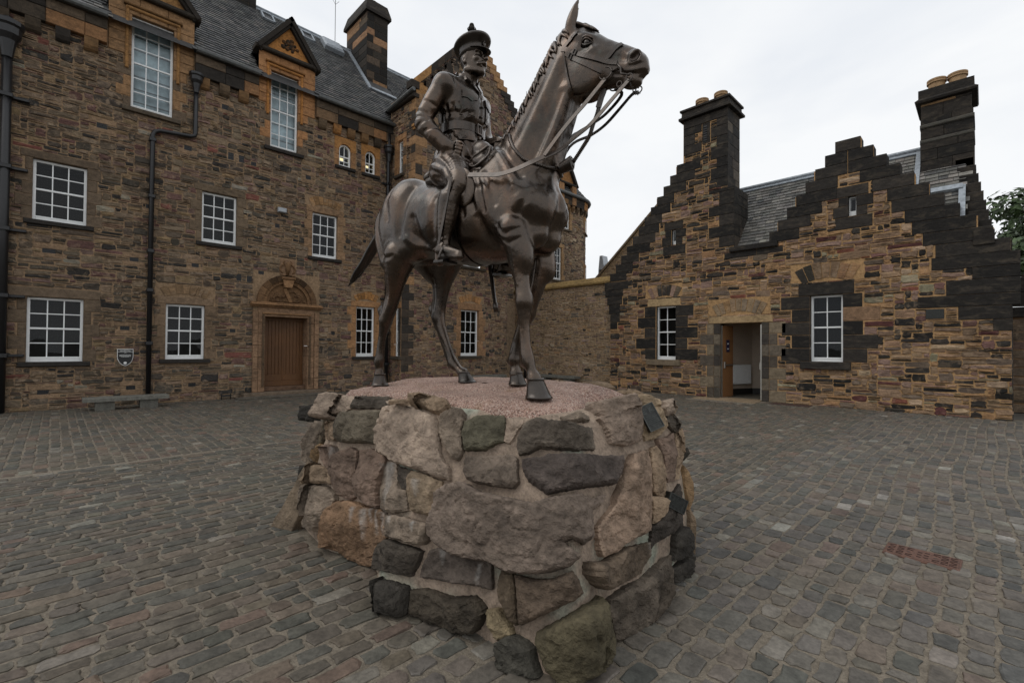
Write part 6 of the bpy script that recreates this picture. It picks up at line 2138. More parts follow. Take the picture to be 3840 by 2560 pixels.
# ---- bronze plaques fixed to the plinth
def text_mesh(body, size, F, mat, parent, name, w=.001, ext=.001, align='CENTER'):
    cu_ = bpy.data.curves.new(name, 'FONT')
    cu_.body = body; cu_.size = size; cu_.align_x = align; cu_.align_y = 'CENTER'; cu_.extrude = ext
    cu_.resolution_u = 2
    t = bpy.data.objects.new(name, cu_)
    COL.objects.link(t)
    dg = bpy.context.evaluated_depsgraph_get()
    me = bpy.data.meshes.new_from_object(t.evaluated_get(dg))
    bpy.data.objects.remove(t)
    me.transform(Matrix(((F.u.x, F.v.x, F.w.x, F.o.x + F.w.x * w), (F.u.y, F.v.y, F.w.y, F.o.y + F.w.y * w), (F.u.z, F.v.z, F.w.z, F.o.z + F.w.z * w), (0, 0, 0, 1))))
    me.materials.clear(); me.materials.append(mat)
    o = bpy.data.objects.new(name, me); COL.objects.link(o)
    if parent: o.parent = parent
    return o
M['plaque_hi'] = plain('raised_bronze_letters', (.075, .08, .075), .4, .6, var=.3)
def plaque(corners, n, label, lines, big=None):
    """corners in photo px: top left, top right, bottom right, bottom left"""
    n = Vector(n).normalized()
    base = hit_hull(sum(c[0] for c in corners) / 4 - 4, sum(c[1] for c in corners) / 4)[0] + n * .15
    W = []
    for c in corners:
        r = pray(*c); t = (base - EYE).dot(n) / r.dot(n); W.append(EYE + r * t)
    u = ((W[1] - W[0]) + (W[2] - W[3])).normalized()
    v = n.cross(u).normalized()
    hw = ((W[1] - W[0]).length + (W[2] - W[3]).length) / 4; hh = ((W[3] - W[0]).length + (W[2] - W[1]).length) / 4
    F = Frame(sum(W, Vector()) / 4, u, v, n)
    o = empty('bronze_plaque')
    MB().box(F, -hw, hw, -hh, hh, -.05, .0, bev=.004).build('plate', M['plaque'], o)
    b = MB(); e = hw * .09
    b.box(F, -hw, hw, hh - e, hh, .0005, .006); b.box(F, -hw, hw, -hh, -hh + e, .0005, .006); b.box(F, -hw, -hw + e, -hh + e, hh - e, .0005, .006); b.box(F, hw - e, hw, -hh + e, hh - e, .0005, .006)
    b.build('rim', M['plaque_hi'], o)
    y = hh * .62
    if big:
        text_mesh(big, hh * .55, F.shift(0, hh * .52, 0), M['plaque_hi'], o, 'lettering', .001, .002)
        y = hh * .1
    for k in range(lines):
        L = hw * (.62 + .16 * math.sin(k * 2.1))
        m = MB()
        x = -L
        rg = random.Random(k + lines)
        while x < L:
            w_ = rg.uniform(.02, .06) * hw * 2
            m.box(F, x, min(x + w_, L), y - hh * .028, y + hh * .028, .0005, .003)
            x += w_ + hw * .05
        m.build('text_line', M['plaque_hi'], o)
        y -= (y + hh * .72) / max(1, (lines - k)) if k < lines else 0
    return tag(o, label, 'plaque')
BX = lambda x, y: (1800 + x / 2.61375, 1400 + y / 2.61375)
plaque([BX(1577, 322), BX(1712, 276), BX(1780, 515), BX(1645, 590)], (.66, -.68, .34), 'dark bronze plaque headed E. K. on the upper right of the plinth', 6, 'E. K.')
plaque([BX(1893, 1215), BX(1945, 1100), BX(1970, 1310), BX(1930, 1460)], (.90, -.42, .12), 'dark bronze plaque with dense text low on the right side of the plinth', 11)
# ================================================================== bronze horse and rider (implicit-surface sculpture)
class SDF:
    def __init__(s, lo, hi, h):
        s.lo = np.array(lo, np.float32); s.h = h
        s.n = np.ceil((np.array(hi) - np.array(lo)) / h).astype(int) + 1
        s.D = np.full(tuple(s.n), .5, np.float32)
        s.ax = [s.lo[k] + h * np.arange(s.n[k], dtype=np.float32) for k in range(3)]
    def reg(s, lo, hi):
        i0 = np.maximum(0, np.floor((np.array(lo) - s.lo) / s.h).astype(int)); i1 = np.minimum(s.n, np.ceil((np.array(hi) - s.lo) / s.h).astype(int) + 1)
        sl = tuple(slice(a, b) for a, b in zip(i0, i1))
        X = s.ax[0][sl[0]][:, None, None]; Y = s.ax[1][sl[1]][None, :, None]; Z = s.ax[2][sl[2]][None, None, :]
        return sl, X, Y, Z
    def comb(s, sl, d, k, op):
        A = s.D[sl]
        if op == 'add':
            h = np.maximum(k - np.abs(A - d), 0) / k
            s.D[sl] = np.minimum(A, d) - h * h * k * .25
        else:
            d = -d
            h = np.maximum(k - np.abs(A - d), 0) / k
            s.D[sl] = np.maximum(A, d) + h * h * k * .25
    def cone(s, a, b, ra, rb, k=.03, sy=1.0, op='add'):
        a, b = np.array(a, np.float32), np.array(b, np.float32)
        R = max(ra, rb) + k + .05
        sl, X, Y, Z = s.reg(np.minimum(a, b) - R, np.maximum(a, b) + R)
        ab = b - a; ab[1] /= sy
        L2 = float(ab @ ab) + 1e-9
        px, py, pz = X - a[0], (Y - a[1]) / sy, Z - a[2]
        t = np.clip((px * ab[0] + py * ab[1] + pz * ab[2]) / L2, 0, 1)
        d = np.sqrt((px - t * ab[0]) ** 2 + (py - t * ab[1]) ** 2 + (pz - t * ab[2]) ** 2) - (ra + (rb - ra) * t)
        s.comb(sl, d * min(1, sy), k, op)
    def chain(s, pts, k=.02, sy=1.0, op='add'):
        A = np.array(pts, np.float32)
        R = A[:, 3].max() + k + .05
        sl, X, Y, Z = s.reg(A[:, :3].min(0) - R, A[:, :3].max(0) + R)
        # resample the chain smoothly so that the limb tapers without joints
        n = len(A); Q = []
        for i in range(n - 1):
            p0, p1, p2, p3 = A[max(i - 1, 0)], A[i], A[i + 1], A[min(i + 2, n - 1)]
            for j in range(4):
                t = j / 4
                Q.append(.5 * ((2 * p1) + (-p0 + p2) * t + (2 * p0 - 5 * p1 + 4 * p2 - p3) * t * t + (-p0 + 3 * p1 - 3 * p2 + p3) * t ** 3))
        Q.append(A[-1]); Q = np.array(Q, np.float32)
        best = np.full(np.broadcast(X, Y, Z).shape, 9.0, np.float32)
        for a, b in zip(Q, Q[1:]):
            rr = max(a[3], b[3]) + k + .045
            l2, x2, y2, z2 = s.reg(np.minimum(a[:3], b[:3]) - rr, np.maximum(a[:3], b[:3]) + rr)
            loc = tuple(slice(u.start - v.start, u.stop - v.start) for u, v in zip(l2, sl))
            if any(q.start < 0 for q in loc): continue
            ab = b[:3] - a[:3]; ab = ab / np.array([1, sy, 1], np.float32)
            L2 = float(ab @ ab) + 1e-9
            px, py, pz = x2 - a[0], (y2 - a[1]) / sy, z2 - a[2]
            t = np.clip((px * ab[0] + py * ab[1] + pz * ab[2]) / L2, 0, 1)
            d = np.sqrt((px - t * ab[0]) ** 2 + (py - t * ab[1]) ** 2 + (pz - t * ab[2]) ** 2) - (a[3] + (b[3] - a[3]) * t)
            best[loc] = np.minimum(best[loc], d * min(1, sy))
        s.comb(sl, best, k, op)
    def ell(s, c, r, pitch=0.0, k=.03, op='add', yaw=0.0):
        R = max(r) + k + .05
        c = np.array(c, np.float32)
        sl, X, Y, Z = s.reg(c - R, c + R)
        x, y, z = X - c[0], Y - c[1], Z - c[2]
        if yaw:
            cy, sy_ = math.cos(yaw), math.sin(yaw); x, y = x * cy + y * sy_, -x * sy_ + y * cy
        cp, sp = math.cos(pitch), math.sin(pitch)
        x, z = x * cp + z * sp, -x * sp + z * cp
        k0 = np.sqrt((x / r[0]) ** 2 + (y / r[1]) ** 2 + (z / r[2]) ** 2) + 1e-6
        k1 = np.sqrt((x / r[0] ** 2) ** 2 + (y / r[1] ** 2) ** 2 + (z / r[2] ** 2) ** 2) + 1e-6
        s.comb(sl, k0 * (k0 - 1) / k1, k, op)
    def loft(s, A, B, tab, k=.04, y0=0.0, pw=2.0, margin=.1):
        """tab rows: t (metres along A->B in the x-z plane), top, bottom, half width"""
        A, B = np.array(A, np.float32), np.array(B, np.float32)
        d = (B - A) / np.linalg.norm(B - A); n = np.array([-d[1], d[0]])
        if n[1] < 0: n = -n
        T = np.array(tab, np.float32)
        pts = np.array([A + d * t + n * o for t, u, b, w in tab for o in (u, -b)])
        wm = T[:, 3].max()
        lo = (pts[:, 0].min() - margin, y0 - wm - margin, pts[:, 1].min() - margin); hi = (pts[:, 0].max() + margin, y0 + wm + margin, pts[:, 1].max() + margin)
        sl, X, Y, Z = s.reg(lo, hi)
        tt = (X - A[0]) * d[0] + (Z - A[1]) * d[1]
        off = (X - A[0]) * n[0] + (Z - A[1]) * n[1]
        # smooth interpolation of the profile
        xs = np.linspace(T[0, 0], T[-1, 0], 240)
        def sm(col):
            y = np.interp(xs, T[:, 0], T[:, col]); ker = np.hanning(23); ker /= ker.sum()
            return np.convolve(np.pad(y, 11, 'edge'), ker, 'valid')
        up, bt, wd = (np.interp(tt, xs, sm(c_)) for c_ in (1, 2, 3))
        cc = (up - bt) / 2; hh = np.maximum((up + bt) / 2, .004); wd = np.maximum(wd, .004)
        q = ((np.abs(Y - y0) / wd) ** pw + (np.abs(off - cc) / hh) ** pw) ** (1 / pw)
        dd = (q - 1) * np.minimum(hh, wd)
        end = np.maximum(T[0, 0] - tt, tt - T[-1, 0])
        dd = np.where(end > 0, np.sqrt(np.maximum(dd, 0) ** 2 + end ** 2), dd)
        s.comb(sl, dd.astype(np.float32), k, 'add')
    def blur(s, n=1):
        for _ in range(n):
            for ax in range(3):
                A = s.D; B = A.copy()
                m = [slice(None)] * 3; l = [slice(None)] * 3; r = [slice(None)] * 3
                m[ax] = slice(1, -1); l[ax] = slice(0, -2); r[ax] = slice(2, None)
                B[tuple(m)] = .5 * A[tuple(m)] + .25 * (A[tuple(l)] + A[tuple(r)])
                s.D = B
    def val(s, p):
        q = (np.asarray(p, np.float32) - s.lo) / s.h
        i = np.clip(np.floor(q).astype(int), 0, s.n - 2); f = q - i
        c = s.D[i[0]:i[0] + 2, i[1]:i[1] + 2, i[2]:i[2] + 2]
        c = c[0] * (1 - f[0]) + c[1] * f[0]; c = c[0] * (1 - f[1]) + c[1] * f[1]
        return float(c[0] * (1 - f[2]) + c[1] * f[2])
    def snap(s, p, off):
        p = np.array(p, np.float32); e = s.h
        for _ in range(6):
            g = np.array([s.val(p + e * np.eye(3)[k]) - s.val(p - e * np.eye(3)[k]) for k in range(3)], np.float32) / (2 * e)
            n = np.linalg.norm(g)
            if n < 1e-4: break
            p = p - np.clip((s.val(p) - off), -.06, .06) * g / n
        return p
    def groove(s, pts, r, k=.03, depth=.5, rise=False):
        """crease (or ridge) that follows the surface through pts"""
        P = []
        for a, b in zip(pts, pts[1:]):
            for q in range(5):
                t = q / 5
                P.append(np.array(a) * (1 - t) + np.array(b) * t)
        P.append(np.array(pts[-1]))
        n = len(P)
        Q = []
        for i, p in enumerate(P):
            w = r * (.45 + .55 * math.sin(math.pi * (i + .5) / n))
            c = s.snap(p, (w * (1 - depth)) * (-1 if rise else 1))
            Q.append((c[0], c[1], c[2], w))
        s.chain(Q, k, 1.0, 'add' if rise else 'sub')
    def mesh(s):
        """naive surface nets"""
        D = s.D; I = D < 0
        c = np.zeros(tuple(s.n - 1), np.uint8)
        for a in (0, 1):
            for b in (0, 1):
                for e in (0, 1):
                    c += I[a:s.n[0] - 1 + a, b:s.n[1] - 1 + b, e:s.n[2] - 1 + e]
        act = (c > 0) & (c < 8)
        ijk = np.argwhere(act)
        idx = np.full(act.shape, -1, np.int32); idx[act] = np.arange(len(ijk), dtype=np.int32)
        acc = np.zeros((len(ijk), 3), np.float32); num = np.zeros(len(ijk), np.float32)
        cor = [(a, b, e) for a in (0, 1) for b in (0, 1) for e in (0, 1)]
        val = {q: D[ijk[:, 0] + q[0], ijk[:, 1] + q[1], ijk[:, 2] + q[2]] for q in cor}
        for q in cor:
            for ax in range(3):
                if q[ax] == 0:
                    r = list(q); r[ax] = 1; r = tuple(r)
                    v0, v1 = val[q], val[r]
                    m = (v0 < 0) != (v1 < 0)
                    t = np.where(m, v0 / np.where(m, v0 - v1, 1), 0)
                    p = np.tile(np.array(q, np.float32), (len(ijk), 1)); p[:, ax] = t
                    acc += p * m[:, None]; num += m
        V = s.lo + s.h * (ijk + acc / num[:, None])
        F = []
        for ax in range(3):
            u, v = (ax + 1) % 3, (ax + 2) % 3
            sh = [slice(1, None)] * 3
            a = [slice(1, -1)] * 3; a[ax] = slice(0, -1)
            b = [slice(1, -1)] * 3; b[ax] = slice(1, None)
            A_, B_ = I[tuple(a)], I[tuple(b)]
            e = np.argwhere(A_ != B_)
            fl = A_[A_ != B_]
            off = np.array([1, 1, 1]); off[ax] = 0
            g = e + off
            def id_(du, dv):
                q = g.copy(); q[:, u] -= du; q[:, v] -= dv
                return idx[q[:, 0], q[:, 1], q[:, 2]]
            quad = np.stack([id_(1, 1), id_(0, 1), id_(0, 0), id_(1, 0)], 1)
            quad[~fl] = quad[~fl][:, ::-1]
            F.append(quad)
        return V, np.vstack(F)

def relax(V, F, it=2, lam=.5):
    n = len(V)
    e = np.vstack([F[:, [0, 1]], F[:, [1, 2]], F[:, [2, 3]], F[:, [3, 0]]])
    e = np.vstack([e, e[:, ::-1]])
    cnt = np.bincount(e[:, 0], minlength=n)[:, None]
    for k in range(it):
        for l_ in (lam, -lam * 1.04):
            S = np.stack([np.bincount(e[:, 0], V[e[:, 1], q], n) for q in range(3)], 1)
            V = V + l_ * (S / cnt - V)
    return V

def to_world(P):
    P = np.asarray(P, float)
    return np.array(HOR_O) + P[..., :1] * np.array(HOR_H) + P[..., 1:2] * np.array(HOR_N) + P[..., 2:3] * np.array((0, 0, 1))
def W(x, y, z):
    return HOR_O + HOR_H * x + HOR_N * y + Vector((0, 0, z))
LOC = Frame(HOR_O, HOR_H, HOR_N, (0, 0, 1))       # horse frame: u forward, v left, w up
def at_y(px, py, y):                                # photo pixel -> horse frame on the plane y = const
    r = pray(px, py); t = ((HOR_O + HOR_N * y - EYE).dot(HOR_N)) / r.dot(HOR_N)
    d = EYE + r * t - HOR_O
    return (d.dot(HOR_H), y, d.z)

statue = tag(empty('equestrian_statue'), 'brown bronze statue of a uniformed rider on a standing horse', 'statue')

# ------------------------------------------------------------------ horse
H = SDF((-1.02, -.46, -.02), (1.56, .46, 2.66), .0078)
xs_ = [-.83, -.78, -.68, -.56, -.43, -.25, -.05, .15, .35, .50, .63, .75, .83, .88]
tz_ = [1.40, 1.52, 1.635, 1.70, 1.72, 1.67, 1.62, 1.63, 1.73, 1.78, 1.74, 1.62, 1.48, 1.36]
bz_ = [1.30, 1.15, 1.06, 1.03, 1.03, 1.04, 1.00, .975, .965, .97, 1.00, 1.06, 1.16, 1.28]
wz_ = [.05, .14, .21, .25, .27, .285, .305, .31, .285, .245, .215, .18, .13, .05]
H.loft((0, 1.3), (1, 1.3), [(x, t - 1.3, 1.3 - b, w) for x, t, b, w in zip(xs_, tz_, bz_, wz_)], .05, pw=2.1)
def body_y(x, z):
    t, b, w = (np.interp(x, xs_, v) for v in (tz_, bz_, wz_))
    q = min(.98, abs(z - (t + b) / 2) / ((t - b) / 2))
    return w * math.sqrt(1 - q * q)
for s in (-1, 1):
    # quarters
    H.ell((-.555 + (.05 if s > 0 else 0), s * .135, 1.32), (.205, .135, .31), -.22 if s < 0 else .15, .09)
    if s > 0: H.cone((-.50, .14, 1.22), (-.36, .165, .98), .13, .105, .06)
    H.cone((-.44, s * .15, 1.50), (-.35, s * .18, 1.12), .12, .105, .10)
    H.cone((-.70, s * .10, 1.38), (-.625, s * .13, 1.04) if s < 0 else (-.43, .155, 1.0), .105, .09 if s < 0 else .10, .07)
    H.ell((-.43, s * .13, 1.60), (.12, .08, .08), .2, .08)
    # shoulder, triceps, breast
    H.cone((.42, s * .085, 1.64), (.70, s * .155, 1.31), .09, .110, .08)
    H.cone((.44, s * .175, 1.38), (.60, s * .175, 1.15), .105, .095, .08)
    H.ell((.785, s * .095, 1.28), (.10, .10, .13), .2, .05)
    H.ell((.74, s * .085, 1.11), (.10, .08, .10), 0, .05)
    H.ell((.70, s * .18, 1.34), (.07, .045, .09), .3, .05)
def leg(pts, k=.022):
    H.chain(pts, k)
RHp = [(-.47, -.185, 1.08, .135), (-.52, -.18, .92, .092), (-.565, -.17, .76, .060), (-.62, -.17, .63, .056), (-.662, -.17, .53, .044), (-.69, -.17, .44, .033), (-.715, -.17, .31, .031), (-.728, -.17, .235, .041), (-.728, -.17, .165, .031), (-.725, -.17, .115, .045)]
LHp = [(-.30, .175, 1.08, .135), (-.34, .165, .91, .088), (-.352, .155, .76, .062), (-.365, .15, .64, .058), (-.345, .15, .54, .047), (-.29, .15, .42, .036), (-.225, .15, .285, .034), (-.19, .15, .215, .045), (-.135, .15, .175, .034), (-.085, .15, .14, .048)]
RFp = [(.635, -.19, 1.13, .108), (.672, -.178, 1.0, .084), (.685, -.17, .87, .064), (.70, -.17, .76, .052), (.712, -.17, .675, .057), (.716, -.17, .605, .050), (.722, -.17, .50, .034), (.732, -.17, .38, .032), (.748, -.17, .275, .045), (.775, -.17, .205, .035), (.80, -.17, .145, .054)]
LFp = [(.62, .175, 1.12, .108), (.645, .155, .97, .084), (.622, .135, .80, .060), (.575, .13, .665, .052), (.535, .13, .575, .054), (.50, .13, .50, .043), (.458, .13, .40, .034), (.436, .13, .30, .040), (.432, .13, .265, .045), (.44, .13, .205, .034), (.447, .13, .16, .052)]
for P in (RHp, LHp, RFp, LFp):
    leg(P)
# hocks (heel bone), knees, fetlock tufts, tendons
H.cone((-.60, -.17, .76), (-.705, -.17, .655), .026, .030, .03); H.cone((-.705, -.17, .655), (-.69, -.17, .50), .030, .022, .03)
H.cone((-.375, .152, .78), (-.438, .15, .675), .026, .030, .03); H.cone((-.438, .15, .675), (-.385, .15, .52), .030, .022, .03)
H.ell((.735, -.17, .655), (.035, .052, .05), 0, .03); H.ell((.565, .13, .60), (.035, .05, .05), 0, .03)
H.cone((.69, -.17, .58), (.71, -.17, .30), .020, .020, .015); H.cone((.475, .13, .52), (.405, .13, .31), .020, .020, .015)
H.cone((-.70, -.17, .50), (-.755, -.17, .27), .018, .018, .015); H.cone((-.365, .15, .49), (-.245, .15, .235), .018, .018, .015)
for (x, y, z) in ((-.762, -.17, .225), (-.225, .15, .195), (.715, -.17, .25), (.397, .13, .25)):
    H.ell((x, y, z), (.026, .030, .03), 0, .02)
for s, (x, z) in ((-1, (-.655, .57)), (1, (-.375, .60))):
    for e in (-1, 1):
        H.ell((x, s * (.17 if s < 0 else .15) + e * .042, z), (.03, .018, .045), .3, .02)
for (x, y, z) in ((.712, -.17, .655), (.548, .13, .59)):
    for e in (-1, 1):
        H.ell((x, y + e * .042, z), (.028, .018, .04), 0, .02)
# forearm muscle masses
for s, (x, z) in ((-1, (.69, .97)), (1, (.655, .95))):
    H.ell((x + .025, s * .175, z), (.065, .07, .13), .1, .03)
    H.ell((x - .045, s * .165, z - .01), (.05, .06, .12), .05, .03)
# neck
H.loft((.55, 1.50), (.98, 2.36), [(-.02, .34, .29, .185), (.10, .315, .27, .175), (.18, .29, .25, .155), (.31, .235, .225, .132), (.44, .205, .200, .115), (.54, .18, .180, .105), (.63, .165, .168, .098), (.75, .15, .145, .092), (.885, .128, .13, .086), (1.0, .08, .10, .07)], .06, pw=2.0)
H.chain([(.62, 0, 2.045, .035), (.72, 0, 2.20, .034), (.83, 0, 2.34, .032), (.91, 0, 2.41, .03)], .04)
for s in (-1, 1):                        # neck muscle bands
    H.cone((.62, s * .105, 1.62), (.93, s * .07, 2.22), .06, .03, .06)
    H.cone((.77, s * .07, 1.55), (.965, s * .055, 2.02), .06, .045, .05)
H.blur(2)
# head
H.loft((1.00, 2.28), (1.45, 2.03), [(-.155, .055, .06, .04), (-.10, .115, .12, .07), (-.05, .148, .16, .09), (.0, .162, .205, .100), (.06, .153, .232, .102), (.14, .132, .238, .096), (.20, .119, .222, .086), (.27, .112, .19, .072), (.34, .107, .155, .062), (.40, .100, .132, .060), (.45, .090, .116, .060), (.49, .078, .104, .058), (.52, .058, .078, .050), (.54, .030, .045, .034), (.552, .0, .02, .015)], .03, pw=2.15)
for s in (-1, 1):
    H.ell((1.085, s * .062, 2.085), (.125, .046, .125), .1, .03)              # cheek
    H.cone((1.15, s * .082, 2.215), (1.30, s * .056, 2.135), .014, .010, .03)  # facial crest
    H.groove([(1.04, s * .08, 2.33), (1.09, s * .09, 2.325), (1.15, s * .085, 2.305)], .024, .03, .45, True)   # brow
    H.ell((1.412, s * .046, 2.090), (.042, .026, .046), -.5, .02)              # nostril flare
H.ell((1.385, 0, 1.962), (.058, .042, .032), -.1, .02)                        # lower lip
EYES = []
for s in (-1, 1):
    e = H.snap((1.118, s * .10, 2.268), .0)
    EYES.append((s, e))
    H.ell(e + (0, s * .004, 0), (.042, .024, .027), .45, .012, 'sub')           # eye socket
    n = H.snap((1.432, s * .09, 2.088), .0)
    H.ell(n, (.022, .030, .034), -.5, .008, 'sub')
    H.ell(n - (.02, 0, .01), (.018, .026, .022), -.3, .008, 'sub')
    H.groove([(1.29, s * .08, 2.020), (1.36, s * .07, 2.000), (1.42, s * .06, 1.985), (1.47, s * .03, 1.985)], .012, .010, .75)   # mouth
    H.groove([(1.20, s * .09, 2.20), (1.28, s * .08, 2.14), (1.36, s * .07, 2.09)], .014, .03)
    H.groove([(1.38, s * .07, 2.04), (1.43, s * .065, 2.03), (1.47, s * .04, 2.04)], .010, .014)
    H.groove([(1.06, s * .1, 2.22), (1.10, s * .1, 2.225), (1.15, s * .1, 2.22)], .008, .014)
# ears
H.chain([(.975, -.062, 2.375, .036), (1.0, -.072, 2.455, .037), (1.025, -.070, 2.525, .026), (1.042, -.060, 2.588, .006)], .02, .72)
H.chain([(1.035, -.085, 2.42, .020), (1.045, -.086, 2.50, .018), (1.05, -.07, 2.55, .008)], .012, .7, 'sub')
H.chain([(.965, .062, 2.37, .034), (.91, .085, 2.42, .032), (.85, .105, 2.455, .022), (.80, .115, 2.475, .006)], .02, .8)
# grooves and folds that follow the surface
for s in (-1, 1):
    Y = lambda y: s * y
    for a, b, c, r in (((.27, 1.60), (.33, 1.45), (.37, 1.30), .018), ((.345, 1.58), (.42, 1.43), (.46, 1.28), .016), ((.21, 1.56), (.25, 1.42), (.28, 1.27), .014), ((.42, 1.55), (.50, 1.42), (.54, 1.30), .013)):
        H.groove([(p[0], Y(.26), p[1]) for p in (a, b, c)], r, .03)
    H.groove([(.40, Y(.26), 1.24), (.44, Y(.26), 1.10), (.47, Y(.2), 1.02)], .022, .04)
    H.groove([(-.28, Y(.26), 1.58), (-.34, Y(.27), 1.40), (-.36, Y(.28), 1.22)], .022, .05)
    H.groove([(-.66, Y(.18), 1.54), (-.67, Y(.22), 1.32), (-.62, Y(.22), 1.10)], .020, .05)
    H.groove([(-.50, Y(.2), 1.66), (-.54, Y(.25), 1.50), (-.50, Y(.28), 1.36)], .018, .05)
    H.groove([(-.22, Y(.27), 1.32), (-.20, Y(.27), 1.20), (-.14, Y(.25), 1.10)], .03, .06)
    H.groove([(.46, Y(.15), 1.80), (.58, Y(.19), 1.64), (.70, Y(.2), 1.48)], .022, .04)
    H.groove([(.76, Y(.13), 1.60), (.86, Y(.11), 1.80), (.95, Y(.1), 2.0)], .020, .035)
    H.groove([(.66, Y(.2), 1.20), (.72, Y(.22), 1.27), (.78, Y(.2), 1.36)], .014, .03)
    H.groove([(-.30, Y(.25), 1.18), (-.20, Y(.25), 1.10), (-.10, Y(.24), 1.04)], .020, .05, .5, True)
    H.groove([(.52, Y(.2), 1.68), (.60, Y(.2), 1.52), (.67, Y(.2), 1.38)], .020, .05, .5, True)
    H.groove([(-.60, Y(.25), 1.10), (-.50, Y(.26), 1.05), (-.44, Y(.26), 1.07)], .010, .02)
    H.groove([(.58, Y(.24), 1.16), (.64, Y(.25), 1.10), (.72, Y(.24), 1.12)], .012, .02)
    H.groove([(.60, Y(.24), 1.08), (.66, Y(.24), 1.04), (.72, Y(.23), 1.06)], .009, .018)
    for k in range(4):
        H.groove([(.02 + .075 * k, Y(.3), 1.44), (.0 + .075 * k, Y(.31), 1.28), (-.03 + .075 * k, Y(.3), 1.14)], .014, .05, .35)
for P, y in ((RFp, -.17), (LFp, .13)):      # veins and tendon lines of the forelegs
    a, b, c, d = (np.array(P[q][:3]) for q in (1, 2, 3, 5))
    for e in (-1, 1):
        H.groove([a + (.01, e * .09, 0), b + (0, e * .07, 0), c + (-.005, e * .06, 0)], .009, .014, .5, True)
    e1, e2 = np.array(P[6][:3]), np.array(P[8][:3])
    for e in (-1, 1):
        H.groove([e1 + (-.012, e * .05, 0), e2 + (-.016, e * .05, .05)], .008, .012)
for P in (RHp, LHp):
    e1, e2 = np.array(P[5][:3]), np.array(P[7][:3])
    for e in (-1, 1):
        H.groove([e1 + (-.014, e * .05, 0), e2 + (-.016, e * .05, .05)], .008, .012)
        H.groove([np.array(P[1][:3]) + (-.02, e * .1, 0), np.array(P[2][:3]) + (-.01, e * .08, 0), np.array(P[3][:3]) + (-.01, e * .07, .02)], .012, .02)
H.groove([(.9, 0, 1.42), (.88, 0, 1.25), (.80, 0, 1.05)], .03, .04)
HVt, HFt = H.mesh()
HVt = relax(HVt, HFt, 3)
# fine modelling marks of the clay
nrm_n = fbm(HVt, 9.0, 3, 2) * .0022 + fbm(HVt, 26.0, 2, 6) * .0010
_d = HVt - np.array([0.1, 0, 1.3]); _d /= np.linalg.norm(_d, axis=1)[:, None]
HVt = HVt + _d * nrm_n[:, None]
HW = to_world(HVt)
horse = np_mesh('horse', HW, HFt, M['bronze'], statue, True)
print('horse', len(HVt), time.time() - T0)
hbvh = BVHTree.FromPolygons([Vector(p) for p in HW], [tuple(f) for f in HFt.tolist()])

# hooves
for P, bot, rx, ry in ((RHp, (-.722, -.17, .028), .074, .068), (LHp, (-.045, .15, .072), .080, .066), (RFp, (.828, -.17, .028), .090, .084), (LFp, (.462, .13, .078), .074, .066)):
    c = P[-1]
    mb = MB()
    prof = [(0.0, 1.06), (.10, 1.06), (.14, .98), (.3, .90), (.55, .80), (.85, .68), (.93, .70), (.97, .74), (1.0, .70), (1.0, .3)]
    N_ = 26
    Pn, fs = [], []
    for t, k in prof:
        cx = bot[0] + (c[0] - bot[0]) * t; cz = bot[2] + (c[2] + .012 - bot[2]) * t
        for q in range(N_):
            a = 2 * math.pi * q / N_
            hx = math.cos(a) * rx * k; hy = math.sin(a) * ry * k
            if hx < 0: hx *= .82
            Pn.append(W(cx + hx, c[1] + hy, cz))
    for i in range(len(prof) - 1):
        for q in range(N_):
            fs.append((i * N_ + q, i * N_ + (q + 1) % N_, (i + 1) * N_ + (q + 1) % N_, (i + 1) * N_ + q))
    fs.append(tuple(range(N_ - 1, -1, -1)))
    mb.add(Pn, fs); mb.build('hoof', M['bronze_dark'], horse, smooth=True)

# eyes with heavy lids
for s, e in EYES:
    c = W(e[0], e[1] - s * .014, e[2])
    eb = MB(); N_ = 16
    rows = [W(e[0] + .025 * math.sin(math.pi * a / 10) * math.cos(2 * math.pi * b / N_), e[1] - s * .014 + .025 * math.sin(math.pi * a / 10) * math.sin(2 * math.pi * b / N_), e[2] + .025 * math.cos(math.pi * a / 10)) for a in range(11) for b in range(N_)]
    eb.add(rows, [(a * N_ + b, (a + 1) * N_ + b, (a + 1) * N_ + (b + 1) % N_, a * N_ + (b + 1) % N_) for a in range(10) for b in range(N_)])
    eb.build('eye', M['bronze_dark'], horse, smooth=True)
    for dz, rr in ((.021, .0085), (-.020, .0065)):
        pts = []
        for q in range(11):
            f = q / 10 * 2 - 1
            pts.append(W(e[0] + .038 * f, e[1] + s * (.010 * (1 - f * f) - .004), e[2] - .010 * f + dz * (1 - f * f)))
        MB().tube(pts, [rr * (1.05 - .6 * abs(q / 5 - 1)) for q in range(11)], 8).build('eyelid', M['bronze'], horse, smooth=True)
    pts = [W(e[0] + .045 * (q / 4 - 1) - .002, e[1] + s * (.004 * (1 - (q / 4 - 1) ** 2)), e[2] + .020 + .016 * (1 - (q / 4 - 1) ** 2) - .012 * (q / 4 - 1)) for q in range(9)]
    MB().tube(pts, [.010 * (1.05 - .7 * abs(q / 4 - 1)) for q in range(9)], 8).build('brow', M['bronze'], horse, smooth=True)
